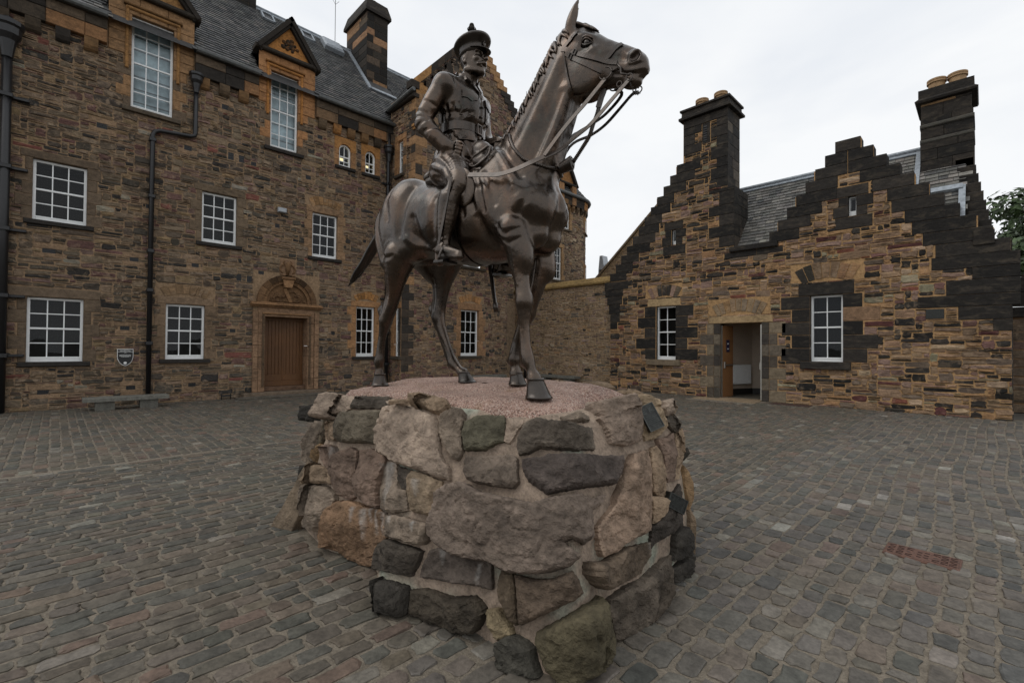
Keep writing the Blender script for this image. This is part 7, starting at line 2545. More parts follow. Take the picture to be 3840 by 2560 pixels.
# mane: a row of thick twisted locks lying along the crest
crest = [(.47, 1.875), (.55, 1.955), (.63, 2.06), (.72, 2.205), (.83, 2.35), (.93, 2.43)]
cx_, cz_ = [p[0] for p in crest], [p[1] for p in crest]
tt_ = np.linspace(0, 1, len(crest))
rngM = random.Random(8)
mane = MB()
NL = 46
for k in range(NL):
    t = k / (NL - 1)
    x, z = np.interp(t, tt_, cx_) + .020, np.interp(t, tt_, cz_) - .010
    L = .115 + .025 * math.sin(k * 2.3) - .03 * t
    pts, rr = [], []
    for q in range(9):
        f = q / 8
        p = (x + .030 * f + .010 * math.sin(f * 6 + k * .9), -.010 - .03 * f, z + .016 - L * f)
        c = H.snap(p, .004) if f > .12 else np.array(p)
        pts.append(W(*c))
        rr.append(.0150 * (1 - .8 * abs(f - .3) ** 1.2) * (1.0 if f < .8 else .7))
    mane.tube(pts, rr, 7)
mane.build('mane', M['bronze'], horse, smooth=True)
fl_ = MB()
for k in range(13):
    y = -.048 + .008 * k
    P0 = [(.965, y * .8, 2.42), (1.0, y * .9, 2.44), (1.04, y, 2.44), (1.08, y * 1.1, 2.428), (1.115, y * 1.2 + .006 * math.sin(k * 2), 2.405), (1.14 + .02 * rngM.random(), y * 1.25, 2.375)]
    C0 = [H.snap(p, .006) for p in P0]
    Q0 = []
    for a, b in zip(C0, C0[1:]):
        Q0 += [a * (1 - t) + b * t for t in (0, .33, .66)]
    Q0.append(C0[-1])
    fl_.tube([W(q[0], q[1] + .004 * math.sin(i * .9 + k), q[2]) for i, q in enumerate(Q0)], [.011 * (1 - (i / 16) ** 3) + .002 for i in range(len(Q0))], 7)
fl_.build('forelock', M['bronze'], horse, smooth=True)
# tail
tail = MB()
axis = [(-.74, 1.53), (-.85, 1.46), (-.96, 1.34), (-1.09, 1.19), (-1.20, 1.08), (-1.30, 1.00), (-1.40, .925)]
wid = [.04, .05, .060, .062, .054, .040, .010]
for k in range(26):
    a = 2 * math.pi * k / 26 + rngM.uniform(-.1, .1); rad_ = rngM.uniform(.35, .85)
    pts, rr = [], []
    ph = rngM.uniform(0, 6)
    end = rngM.uniform(.86, 1.0)
    for q in range(15):
        f = q / 14 * end
        i = f * (len(axis) - 1); i0 = min(int(i), len(axis) - 2); g = i - i0
        x = axis[i0][0] * (1 - g) + axis[i0 + 1][0] * g; z = axis[i0][1] * (1 - g) + axis[i0 + 1][1] * g
        w_ = wid[i0] * (1 - g) + wid[i0 + 1] * g
        aa = a + f * 1.5
        pts.append(W(x + .6 * w_ * rad_ * math.cos(aa) + .004 * math.sin(f * 22 + ph), w_ * rad_ * math.sin(aa) * .8, z + .75 * w_ * rad_ * math.cos(aa) + .004 * math.sin(f * 18 + ph)))
        rr.append(max(.004, w_ * .36))
    tail.tube(pts, rr, 7)
tail.build('tail', M['bronze_dark'], horse, smooth=True)

# ------------------------------------------------------------------ tack
def on_horse(x, y, lift=.004):
    r = pray(x, y).normalized()
    h = hbvh.ray_cast(EYE, r)
    if h[0] is None:
        n = hbvh.find_nearest(EYE + r * 3.0)
        return n[0] + n[1] * lift, n[1]
    return h[0] + h[1] * lift, h[1]
def mirror(p):
    d = p - HOR_O
    y = d.dot(HOR_N)
    return p - HOR_N * (2 * y)
def smooth_path(P, N, m=5):
    Q, K = [], []
    n = len(P)
    for i in range(n - 1):
        p0, p1, p2, p3 = P[max(i - 1, 0)], P[i], P[i + 1], P[min(i + 2, n - 1)]
        for k in range(m):
            t = k / m
            Q.append(.5 * ((2 * p1) + (-p0 + p2) * t + (2 * p0 - 5 * p1 + 4 * p2 - p3) * t * t + (-p0 + 3 * p1 - 3 * p2 + p3) * t ** 3))
            K.append(N[i].lerp(N[i + 1], t).normalized())
    return Q + [P[-1]], K + [N[-1]]
def head_strap(name, pts, width, both=True, thick=.006, mat='bronze_strap'):
    P, N = [], []
    for x, y in pts:
        p, n = on_horse(2050 + x / 3.7333, y / 3.7333, .003)
        P.append(p); N.append(n)
    Q, K = smooth_path(P, N, 5)
    # keep the strap on the surface
    R = []
    for q, k in zip(Q, K):
        h = hbvh.find_nearest(q)
        R.append(h[0] + h[1] * .003 if (h[0] - q).length < .04 else q)
    MB().strip(R, K, width, thick).build(name, M[mat], horse)
    if both:
        MB().strip([mirror(q) for q in R][::-1], [mirror(HOR_O + k) - HOR_O for k in K][::-1], width, thick).build(name, M[mat], horse)
    return R, K
head_strap('cheek_strap', [(225, 735), (265, 650), (330, 570), (420, 470)], .026)
head_strap('upper_cheek_strap', [(260, 700), (340, 730), (450, 765), (600, 805), (760, 850), (880, 875), (985, 885)], .028)
head_strap('lower_cheek_strap', [(265, 755), (340, 800), (450, 855), (600, 925), (700, 975), (775, 1005)], .028)
head_strap('noseband', [(815, 835), (860, 800), (920, 730), (980, 670), (1060, 628)], .028)
head_strap('throat_lash', [(235, 745), (250, 830), (268, 930), (290, 1040), (320, 1180), (350, 1280)], .012)
head_strap('browband', [(300, 600), (360, 520), (430, 465)], .018)
for x, y in ((400, 745), (345, 800)):
    p, n = on_horse(2050 + x / 3.7333, y / 3.7333, .006)
    t = (HOR_H * .87 - Vector((0, 0, .45))).normalized(); F = Frame(p, t, n.cross(t), n)
    b = MB()
    for s in (-1, 1):
        b.box(F, -.012, .012, s * .016 - .002, s * .016 + .002, .004, .010); b.box(F, s * .011 - .002, s * .011 + .002, -.016, .016, .0041, .0101)
    b.build('buckle', M['bronze_dark'], horse)
def ring(name, c, n, R, r, mat='bronze_strap', sc=1.0):
    n = n.normalized(); a = n.orthogonal().normalized(); b = n.cross(a)
    MB().tube([c + (a * math.cos(2 * math.pi * k / 20) + b * math.sin(2 * math.pi * k / 20)) * R for k in range(21)], r, 7, caps=False).build(name, M[mat], horse, smooth=True)
p1, n1 = on_horse(2050 + 830 / 3.7333, 1035 / 3.7333, .012)
ring('bit_ring', p1, -HOR_N + Vector((0, 0, .15)), .040, .0045)
ring('bit_ring', mirror(p1), HOR_N + Vector((0, 0, .15)), .040, .0045)
p2, n2 = on_horse(2050 + 985 / 3.7333, 900 / 3.7333, .010)
p3 = p2 + Vector((0, 0, -.075)) + HOR_H * .03 - HOR_N * .004
p4 = p3 + Vector((0, 0, -.03)) + HOR_H * .055 - HOR_N * .006
for f in (lambda q: q, mirror):
    MB().tube([f(q) for q in (p2, p2.lerp(p3, .5) + HOR_H * .012, p3, p4)], .0065, 7).build('bit_shank', M['bronze_strap'], horse, smooth=True)
ring('curb_ring', p4 + Vector((0, 0, -.012)), -HOR_N, .020, .004); ring('curb_ring', mirror(p4) + Vector((0, 0, -.012)), HOR_N, .020, .004)
ring('curb_ring', p3 + Vector((0, 0, -.06)) - HOR_H * .01, -HOR_N, .016, .0035)
MB().tube([p1 + HOR_H * .04, p1.lerp(p2, .5) - Vector((0, 0, .02)), p2 - Vector((0, 0, .03)) + HOR_H * .01], .006, 6).build('bit_bar', M['bronze_strap'], horse, smooth=True)
# curb chain under the chin
for k in range(9):
    t = k / 8
    c = p4.lerp(mirror(p4), t) + Vector((0, 0, -.035 - .03 * math.sin(math.pi * t))) + HOR_H * .0
    ring('curb_chain_link', c, HOR_H if k % 2 else Vector((0, 0, 1)), .009, .002, 'bronze_dark')

# ------------------------------------------------------------------ rider
R_ = SDF((-.34, -.50, .86), (.50, .50, 2.72), .0054)
def rloft(tab, k=.03, pw=2.3):
    """vertical loft: z, back x, front x, half width"""
    Z0 = np.array([r[0] for r in tab])
    T = np.array(tab, np.float32)
    lo = (T[:, 1].min() - .1, -T[:, 3].max() - .1, T[0, 0] - .1); hi = (T[:, 2].max() + .1, T[:, 3].max() + .1, T[-1, 0] + .1)
    sl, X, Y, Z = R_.reg(lo, hi)
    xs = np.linspace(T[0, 0], T[-1, 0], 240)
    def sm(c):
        y = np.interp(xs, T[:, 0], T[:, c]); ker = np.hanning(17); ker /= ker.sum()
        return np.convolve(np.pad(y, 8, 'edge'), ker, 'valid')
    b, f, w = (np.interp(Z, xs, sm(c)) for c in (1, 2, 3))
    cc, hh = (b + f) / 2, np.maximum((f - b) / 2, .004)
    q = ((np.abs(Y) / w) ** pw + (np.abs(X - cc) / hh) ** pw) ** (1 / pw)
    d = (q - 1) * np.minimum(hh, w)
    e = np.maximum(T[0, 0] - Z, Z - T[-1, 0])
    d = np.where(e > 0, np.sqrt(np.maximum(d, 0) ** 2 + e ** 2), d)
    R_.comb(sl, d.astype(np.float32), k, 'add')
rloft([(1.66, -.16, .14, .17), (1.72, -.19, .19, .215), (1.80, -.185, .195, .215), (1.88, -.16, .185, .198), (1.95, -.135, .17, .178), (2.00, -.125, .165, .170), (2.03, -.13, .168, .172), (2.06, -.15, .19, .190), (2.12, -.155, .20, .200), (2.20, -.16, .20, .210), (2.27, -.15, .18, .215), (2.325, -.125, .145, .205), (2.365, -.09, .115, .16), (2.40, -.05, .12, .095), (2.43, -.02, .12, .07)])
for s in (-1, 1):
    R_.cone((.01, s * .17, 2.315), (.02, s * .205, 2.29), .075, .082, .05)          # deltoid
# right arm bent to the hip, left arm forward to the reins
R_.chain([(.01, -.205, 2.30, .078), (-.045, -.262, 2.16, .070), (-.095, -.305, 2.03, .064), (-.075, -.305, 1.97, .066)], .03)
R_.chain([(-.085, -.305, 1.99, .066), (.0, -.285, 1.885, .062), (.065, -.245, 1.815, .056)], .03)
R_.chain([(.02, .205, 2.30, .078), (.0, .262, 2.16, .070), (.01, .285, 2.05, .064)], .03)
R_.chain([(.01, .285, 2.05, .066), (.12, .235, 1.955, .060), (.215, .145, 1.895, .052)], .03)
# sleeve folds
for (a, b, r) in (((-.12, -.35, 2.08), (-.03, -.33, 2.03), .010), ((-.13, -.34, 2.02), (-.02, -.34, 1.99), .011), ((-.10, -.345, 1.95), (-.03, -.335, 1.98), .010), ((-.06, -.33, 2.14), (.02, -.29, 2.10), .009), ((-.03, -.335, 1.91), (.05, -.29, 1.93), .009),
                  ((-.14, -.30, 2.06), (-.12, -.36, 1.99), .010), ((.06, .29, 2.0), (.10, .30, 1.93), .010), ((.12, .27, 1.99), (.17, .22, 1.90), .009), ((-.02, .33, 2.08), (.06, .31, 2.03), .010)):
    R_.groove([a, tuple((u + v) / 2 for u, v in zip(a, b)), b], r * 1.3, .016)
for s in (-1, 1):
    # armhole seams, collar stand, tunic hem and side pleats
    R_.groove([(.10, s * .20, 2.33), (.13, s * .185, 2.25), (.12, s * .19, 2.16), (.08, s * .2, 2.08)], .012, .014, .6)
    R_.groove([(-.09, s * .20, 2.33), (-.13, s * .185, 2.25), (-.12, s * .19, 2.14)], .012, .014, .6)
    R_.groove([(.12, s * .03, 2.40), (.08, s * .075, 2.415), (.0, s * .075, 2.42)], .013, .010, .5, True)
    R_.groove([(.19, s * .04, 1.735), (.12, s * .2, 1.745), (-.05, s * .24, 1.76)], .014, .012, .55)
    for k in range(5):
        R_.groove([(.15 - .055 * k, s * (.15 + .012 * k), 1.94), (.165 - .06 * k, s * (.18 + .012 * k), 1.86), (.17 - .065 * k, s * (.20 + .01 * k), 1.77)], .013, .018, .5)
        R_.groove([(.13 - .05 * k, s * (.15 + .01 * k), 2.045), (.14 - .05 * k, s * (.165 + .01 * k), 2.09), (.13 - .05 * k, s * (.18 + .008 * k), 2.14)], .012, .018, .5)
R_.groove([(.20, .012, 2.30), (.21, .014, 2.15), (.18, .014, 2.04)], .010, .010, .5, True)
R_.groove([(.18, .014, 1.95), (.19, .016, 1.85), (.18, .016, 1.76)], .010, .010, .5, True)
R_.cone((.055, -.25, 1.825), (.075, -.24, 1.805), .062, .062, .010)                 # cuffs
R_.cone((.205, .155, 1.90), (.225, .14, 1.893), .057, .057, .010)
# gloved hands with separate fingers
def hand(p, d, u, side, grip=1.0):
    """p wrist, d forward, u up (thumb side); side = direction the palm faces"""
    p, d, u = np.array(p), np.array(d, float), np.array(u, float)
    d /= np.linalg.norm(d); s_ = np.cross(d, u); s_ /= np.linalg.norm(s_); u = np.cross(s_, d)
    s_ = s_ * side
    c = p + d * .05
    R_.cone(tuple(p), tuple(p + d * .03), .034, .036, .02)
    for k in range(4):
        o = u * (.030 - .020 * k)
        L = (.050, .056, .052, .042)[k]
        k0 = p + d * .035 + o; k1 = p + d * .085 + o * 1.05
        R_.cone(tuple(k0), tuple(k1), .017, .015, .010)
        k2 = k1 + d * (L * .35) + s_ * (L * .62)
        k3 = k2 - d * (L * .62) + s_ * (L * .22)
        R_.cone(tuple(k1), tuple(k2), .0145, .013, .004); R_.cone(tuple(k2), tuple(k3), .013, .011, .004)
    t0 = p + d * .03 + u * .032 + s_ * .01; t1 = p + d * .065 + u * .046 + s_ * .030; t2 = t1 + d * .035 + s_ * .020 - u * .014
    R_.cone(tuple(t0), tuple(t1), .017, .0145, .010); R_.cone(tuple(t1), tuple(t2), .0145, .011, .005)
hand((.085, -.232, 1.795), (.80, .42, -.18), (.1, .2, 1), 1)
hand((.235, .130, 1.888), (.62, -.72, -.10), (.1, .1, 1), -1)
# legs: full breeches, boots
for s in (-1, 1):
    R_.chain([(-.02, s * .115, 1.70, .130), (.10, s * .195, 1.635, .118), (.20, s * .255, 1.555, .098), (.25, s * .285, 1.495, .082), (.225, s * .31, 1.43, .074), (.195, s * .325, 1.375, .074)], .04)
    R_.ell((.02, s * .215, 1.655), (.125, .085, .10), .5, .05)                      # breeches flare
    R_.chain([(.188, s * .325, 1.385, .085), (.183, s * .328, 1.36, .085), (.168, s * .33, 1.25, .075), (.153, s * .333, 1.14, .052), (.148, s * .333, 1.07, .046)], .010, .86)
    for k in range(6):                                                             # gathered cloth over the knee
        z = 1.50 - .019 * k
        R_.groove([(.13 + .012 * k, s * .37, z), (.17 + .012 * k, s * .39, z + .012), (.21 + .012 * k, s * .38, z + .008)], .007, .010)
    for (a, b, c) in (((-.06, .28, 1.66), (.04, .31, 1.60), (.12, .33, 1.55)), ((-.08, .25, 1.72), (.04, .30, 1.68), (.14, .32, 1.62)), ((.0, .30, 1.58), (.06, .33, 1.53), (.13, .345, 1.49)), ((.08, .28, 1.73), (.16, .31, 1.66), (.22, .33, 1.58)), ((.16, .33, 1.60), (.21, .36, 1.53), (.23, .37, 1.46))):
        R_.groove([(q[0], s * q[1], q[2]) for q in (a, b, c)], .015, .022)
    R_.chain([(.118, s * .335, 1.03, .044), (.18, s * .34, 1.02, .043), (.25, s * .345, 1.0, .038), (.31, s * .35, .985, .026)], .02)
    R_.cone((.105, s * .335, .99), (.112, s * .335, .955), .035, .038, .010)         # heel
    R_.cone((.15, s * .338, .985), (.31, s * .35, .965), .030, .030, .010, 1.15)
    R_.groove([(.11, s * .37, 1.08), (.15, s * .385, 1.075), (.19, s * .37, 1.09)], .008, .010)
    R_.groove([(.11, s * .37, 1.115), (.15, s * .385, 1.108), (.19, s * .37, 1.12)], .008, .010)
# tunic skirt, belt zone and chest folds
for (a, b, r) in (((-.10, -.175, 1.965), (.10, -.165, 1.955), .012), ((.02, -.195, 2.07), (.15, -.10, 2.075), .011), ((.0, -.19, 2.10), (.16, -.07, 2.10), .008), ((.05, -.195, 1.90), (.12, -.16, 1.80), .012), ((.13, -.13, 1.90), (.17, -.08, 1.78), .012),
                  ((.19, .0, 2.28), (.17, 0, 1.74), .007), ((.10, .18, 2.12), (.16, .08, 2.02), .011), ((.12, .16, 2.20), (.17, .06, 2.06), .010), ((-.05, -.19, 1.88), (-.02, -.215, 1.76), .012)):
    R_.groove([a, tuple((u + v) / 2 for u, v in zip(a, b)), b], r * 1.2, .018)
# neck and head
R_.cone((.055, 0, 2.37), (.105, 0, 2.47), .064, .060, .02)
R_.ell((.105, 0, 2.565), (.103, .079, .100), .1, .03)
R_.ell((.150, 0, 2.495), (.078, .062, .085), .15, .03)
R_.ell((.198, 0, 2.428), (.030, .032, .026), .1, .02)
for s in (-1, 1):
    R_.cone((.10, s * .058, 2.455), (.18, s * .036, 2.432), .020, .016, .02)         # jaw
    R_.cone((.205, s * .008, 2.578), (.195, s * .052, 2.573), .014, .012, .014)     # brow
    R_.ell((.206, s * .031, 2.553), (.020, .020, .012), 0, .008, 'sub')
    R_.ell((.194, s * .031, 2.553), (.014, .015, .011), 0, .003)                    # eye
    R_.ell((.188, s * .044, 2.515), (.026, .020, .018), .3, .016)                    # cheekbone
    R_.cone((.228, s * .004, 2.487), (.205, s * .044, 2.474), .015, .009, .008)      # moustache
    R_.ell((.238, s * .010, 2.512), (.011, .009, .009), 0, .006)
    R_.ell((.092, s * .074, 2.522), (.019, .012, .031), .2, .004)                     # ear
    R_.ell((.097, s * .085, 2.526), (.010, .007, .017), .2, .003, 'sub')
    R_.cone((.125, s * .066, 2.57), (.118, s * .064, 2.535), .014, .010, .010)       # sideburn
R_.chain([(.213, 0, 2.566, .011), (.236, 0, 2.537, .012), (.250, 0, 2.515, .013)], .010)
R_.cone((.215, -.022, 2.462), (.215, .022, 2.462), .008, .008, .008)                 # lip
R_.cone((.224, -.02, 2.470), (.224, .02, 2.470), .0035, .0035, .004, 1, 'sub')
RV, RFc = R_.mesh()
RV = relax(RV, RFc, 2)
RV = RV + (fbm(RV, 14.0, 3, 4) * .0014)[:, None] * (RV - np.array([.05, 0, 2.0])) / np.linalg.norm(RV - np.array([.05, 0, 2.0]), axis=1)[:, None]
RW = to_world(RV)
rider = np_mesh('rider', RW, RFc, M['bronze'], statue, True)
rbvh = BVHTree.FromPolygons([Vector(p) for p in RW], [tuple(f) for f in RFc.tolist()])
print('rider', len(RV), time.time() - T0)

# cap
def cap():
    mb = MB()
    N_ = 40
    c0 = (.105, 0)
    rows = [(2.572, .109, .085, 0), (2.60, .110, .087, 0), (2.626, .112, .089, .0), (2.632, .117, .094, 0), (2.643, .138, .116, .002), (2.653, .148, .128, .003), (2.663, .151, .132, .003), (2.672, .147, .129, .003), (2.682, .12, .105, .002), (2.690, .07, .06, .001), (2.692, .004, .004, 0)]
    P, fs = [], []
    for z, rx, ry, sh in rows:
        for k in range(N_):
            a = 2 * math.pi * k / N_
            x, y = c0[0] + rx * math.cos(a) + sh, ry * math.sin(a)
            tilt = (x - .1) * (.20 if z > 2.64 else .10)
            P.append(W(x, y, z + tilt))
    for i in range(len(rows) - 1):
        for k in range(N_):
            fs.append((i * N_ + k, i * N_ + (k + 1) % N_, (i + 1) * N_ + (k + 1) % N_, (i + 1) * N_ + k))
    fs.append(tuple(range(N_ - 1, -1, -1)))
    mb.add(P, fs)
    o = mb.build('cap', M['bronze_dark'], rider, smooth=True)
    pk = MB(); P, fs = [], []
    n = 17
    for k in range(n):
        a = -1.15 + 2.3 * k / (n - 1)
        for (r0, dz) in ((0, 0), (.022, -.012), (.048, -.030), (.054, -.037), (.048, -.041), (.0, -.012)):
            q = max(0, math.cos(a * 1.15))
            rr_x = .108 + r0 * q * 1.15; rr_y = .086 + r0 * q * .7
            P.append(W(c0[0] + rr_x * math.cos(a), rr_y * math.sin(a), 2.602 + dz * q + .012 * math.cos(a)))
    for k in range(n - 1):
        for q in range(6):
            fs.append((k * 6 + q, k * 6 + (q + 1) % 6, (k + 1) * 6 + (q + 1) % 6, (k + 1) * 6 + q))
    pk.add(P, fs); pk.build('cap_peak', M['bronze_dark'], rider, smooth=True)
    bd = MB()
    for k in range(9):
        a = 6.283 * k / 9
        bd.tube([W(.222 + .002, .016 * math.cos(a), 2.632 + .016 * math.sin(a)), W(.226, .006 * math.cos(a), 2.632 + .006 * math.sin(a))], [.006, .004], 6)
    bd.tube([W(.222, 0, 2.632), W(.230, 0, 2.632)], [.012, .006], 8)
    bd.tube([W(.224, 0, 2.646), W(.228, 0, 2.66)], [.008, .004], 6)
    bd.build('cap_badge', M['bronze_strap'], rider, smooth=True)
cap()
def on_rider(P, toward):
    """closest surface points of the rider along straight shots from outside"""
    out = []
    for p, t in zip(P, toward):
        h = rbvh.ray_cast(p, t)
        out.append((h[0], h[1]) if h[0] is not None else rbvh.find_nearest(p)[:2])
    return out
# belt
def loop_band(name, z0, tiltx, width, thick, mat, ctr=(.02, 0), rad0=.5, n=44, parent=None):
    P, N = [], []
    for k in range(n + 1):
        a = 2 * math.pi * k / n
        d = HOR_H * math.cos(a) + HOR_N * math.sin(a)
        o = W(ctr[0], ctr[1], z0 + tiltx * math.cos(a))
        h = rbvh.ray_cast(o, d, .4)
        P.append(h[0] + d * .003); N.append(d)
    # ignore the arms: limit the radius
    P2 = []
    for k, p in enumerate(P):
        d = N[k]; o = W(ctr[0], ctr[1], z0)
        r = (p - o).dot(d); rm = 1 / math.sqrt((math.cos(2 * math.pi * k / n) / .17) ** 2 + (math.sin(2 * math.pi * k / n) / .185) ** 2)
        P2.append(o + d * min(r, rm) + Vector((0, 0, tiltx * math.cos(2 * math.pi * k / n))))
    MB().strip(P2, N, width, thick).build(name, M[mat], rider)
loop_band('belt', 1.995, 0, .062, .008, 'bronze_strap')
F = Frame(W(.178, -.0, 1.995), HOR_N, (0, 0, 1), HOR_H)
bk = MB()
for s in (-1, 1):
    bk.box(F, s * .024 - .004, s * .024 + .004, -.036, .036, .003, .014); bk.box(F, -.028, .028, s * .034 - .004, s * .034 + .004, .0031, .0141)
bk.build('belt_buckle', M['bronze_strap'], rider)
# cross strap from the right hip to the left shoulder
P, N = [], []
for k in range(22):
    t = k / 21
    y = -.155 + (.10 + .155) * t; z = 2.02 + (2.37 - 2.02) * t
    o = W(.5, y, z)
    h = rbvh.ray_cast(o, -HOR_H)
    if h[0] is None or (h[0] - HOR_O).dot(HOR_H) < -.1: continue
    P.append(h[0] + h[1] * .002); N.append(h[1])
MB().strip(P, N, .030, .006).build('cross_strap', M['bronze_strap'], rider)
# pocket flaps, lapels, buttons, shoulder strap
def patch(name, loop, lift=.003, th=.006, mat='bronze', rider_side=HOR_H):
    """cloth piece: loop of (y, z) seen from the front, dropped on the rider's chest"""
    n = len(loop)
    top, bot = [], []
    m = 8
    c = (sum(p[0] for p in loop) / n, sum(p[1] for p in loop) / n)
    rows = []
    for q in range(m + 1):
        f = q / m
        for y, z in loop:
            yy, zz = c[0] + (y - c[0]) * f, c[1] + (z - c[1]) * f
            h = rbvh.ray_cast(W(.6, yy, zz), -HOR_H)
            p = h[0] if h[0] is not None else W(.1, yy, zz)
            nn = h[1] if h[0] is not None else HOR_H
            rows.append(p + nn * (lift + th))
    fs = []
    for q in range(m):
        for k in range(n):
            fs.append((q * n + k, q * n + (k + 1) % n, (q + 1) * n + (k + 1) % n, (q + 1) * n + k))
    edge = [rows[m * n + k] - HOR_H * (lift + th + .006) for k in range(n)]
    b = len(rows)
    rows += edge
    for k in range(n):
        fs.append((m * n + k, m * n + (k + 1) % n, b + (k + 1) % n, b + k))
    MB().add(rows, fs).build(name, M[mat], rider, smooth=False)
def dense(L, k=4):
    out = []
    for a, b in zip(L, L[1:] + L[:1]):
        out += [(a[0] + (b[0] - a[0]) * q / k, a[1] + (b[1] - a[1]) * q / k) for q in range(k)]
    return out
for s in (-1, 1):
    L = [(s * .155, 2.235), (s * .05, 2.235), (s * .05, 2.185), (s * .075, 2.180), (s * .10, 2.165), (s * .13, 2.182), (s * .155, 2.185)]
    patch('pocket_flap', dense(L), .004, .011)
    L = [(s * .150, 2.18), (s * .055, 2.18), (s * .058, 2.07), (s * .145, 2.07)]
    patch('chest_pocket', dense(L), .001, .007)
    L = [(s * .165, 1.955), (s * .05, 1.955), (s * .05, 1.885), (s * .16, 1.875)]
    patch('skirt_pocket_flap', dense(L), .004, .011)
    L = [(s * .012, 2.26), (s * .062, 2.315), (s * .052, 2.335), (s * .082, 2.352), (s * .072, 2.40), (s * .045, 2.405), (s * .028, 2.34)]
    patch('lapel', dense(L), .004, .012)
L = [(-.014, 2.385), (.014, 2.385), (.020, 2.26), (-.012, 2.26)]
patch('necktie', dense(L), .001, .006)
for z in (2.235, 2.165, 2.09, 1.93, 1.86):
    h = rbvh.ray_cast(W(.6, .012, z), -HOR_H)
    if h[0] is not None:
        MB().lathe(Frame(h[0], HOR_N, Vector((0, 0, 1)), HOR_H), [(.010, 0), (.010, .005), (.006, .009)], 10).build('button', M['bronze_strap'], rider, smooth=True)
for s in (-1, 1):
    Pp, Nn = [], []
    for k in range(6):
        h = rbvh.ray_cast(W(.02, s * (.08 + .026 * k), 2.62), Vector((0, 0, -1)))
        if h[0] is not None: Pp.append(h[0]); Nn.append(h[1])
    MB().strip(Pp, Nn, .05, .014).build('shoulder_strap', M['bronze'], rider)
# saddle
sd = SDF((-.36, -.42, 1.20), (.48, .42, 1.86), .007)
sd.loft((0, 1.62), (1, 1.62), [(-.26, .07, .03, .10), (-.22, .09, .05, .17), (-.12, .06, .05, .19), (.0, .055, .05, .16), (.12, .09, .05, .14), (.22, .15, .05, .13), (.27, .17, .04, .10)], .02)
for s in (-1, 1):
    sd.chain([(.18, s * .17, 1.66, .04), (.25, s * .27, 1.52, .026), (.28, s * .30, 1.40, .016)], .04)
    sd.ell((.275, s * .290, 1.46), (.105, .020, .145), .3, .02)
sv, sf = sd.mesh(); sv = relax(sv, sf, 2)
np_mesh('saddle', to_world(sv), sf, M['bronze'], horse, True)
# rolled wallet in front of the saddle
wl_ = SDF((.18, -.32, 1.50), (.56, .32, 1.92), .0055)
for s in (-1, 1):
    wl_.ell((.345, s * .165, 1.735), (.088, .055, .070), -.5, .02)
    wl_.ell((.365, s * .19, 1.655), (.090, .052, .060), -.6, .012)
    wl_.chain([(.275, s * .20, 1.675, .010), (.34, s * .235, 1.68, .010), (.43, s * .21, 1.735, .010)], .006)
    wl_.chain([(.285, s * .225, 1.63, .008), (.35, s * .245, 1.605, .008), (.44, s * .225, 1.66, .008), (.45, s * .20, 1.73, .008)], .006)
    wl_.cone((.28, s * .245, 1.652), (.45, s * .235, 1.70), .007, .007, .008, 1, 'sub')
wl_.cone((.31, -.13, 1.78), (.31, .13, 1.78), .05, .05, .03)
wv, wf = wl_.mesh(); wv = relax(wv, wf, 1)
np_mesh('saddle_wallet', to_world(wv), wf, M['bronze_strap'], horse, True)
# rear saddle roll
for s in (-1, 1):
    MB().tube([W(-.20, s * .10, 1.72), W(-.215, s * .13, 1.68), W(-.21, s * .17, 1.655)], [.03, .034, .02], 9).build('saddle_roll', M['bronze_dark'], horse, smooth=True)
# stirrups and leathers
for s in (-1, 1):
    A, B = W(.262, s * .385, 1.50), W(.155, s * .393, 1.06)
    MB().strip([A.lerp(B, k / 8) for k in range(9)], [HOR_N * s] * 9, .022, .006).build('stirrup_leather', M['bronze_strap'], horse)
    pts = []
    for k in range(17):
        a = math.pi * (k / 16)
        pts.append(W(.165 + .02 * math.sin(a), s * (.335 + .070 * math.cos(a)), .948 + .105 * math.sin(a)))
    MB().tube(pts, .0085, 8).build('stirrup_iron', M['bronze_strap'], horse, smooth=True)
    MB().box(Frame(W(.165, s * .335, .962), HOR_H, HOR_N, (0, 0, 1)), -.045, .045, -.074, .074, -.03, -.012, bev=.004).build('stirrup_tread', M['bronze_dark'], horse)
    MB().tube([W(.085, s * .345, 1.045), W(.05, s * .345, 1.04)], [.010, .006], 7).build('spur', M['bronze_strap'], rider, smooth=True)
# girth strap under the belly
P, N = [], []
for k in range(31):
    a = rad(-20 - 140 * k / 30)
    d = HOR_N * math.cos(a) + Vector((0, 0, math.sin(a)))
    o = W(.16, 0, 1.30)
    h = hbvh.ray_cast(o, d)
    if h[0] is not None:
        P.append(h[0] + d * .002); N.append(d)
MB().strip(P, N, .09, .007).build('girth', M['bronze_dark'], horse)
# ---- reins
def rein(name, pts, width=.024, twist=None, both=False):
    """pts: horse-frame points"""
    P = [W(*p) for p in pts]
    N = [(-HOR_N * .9 + Vector((0, 0, .35)) + HOR_H * .2).normalized()] * len(P)
    Q, K = smooth_path(P, N, 6)
    MB().strip(Q, K, width, .006).build(name, M['bronze_strap'], horse)
def lc(p):
    d = p - HOR_O
    return (d.dot(HOR_H), d.dot(HOR_N), d.z)
def pt(px, py, y): return at_y(px, py, y)
c2p = lambda x, y: (1850 + x / 3.136, 300 + y / 3.136)
br = lc(p1 + Vector((0, 0, -.035)))
cr_ = lc(p4 + Vector((0, 0, -.03)))
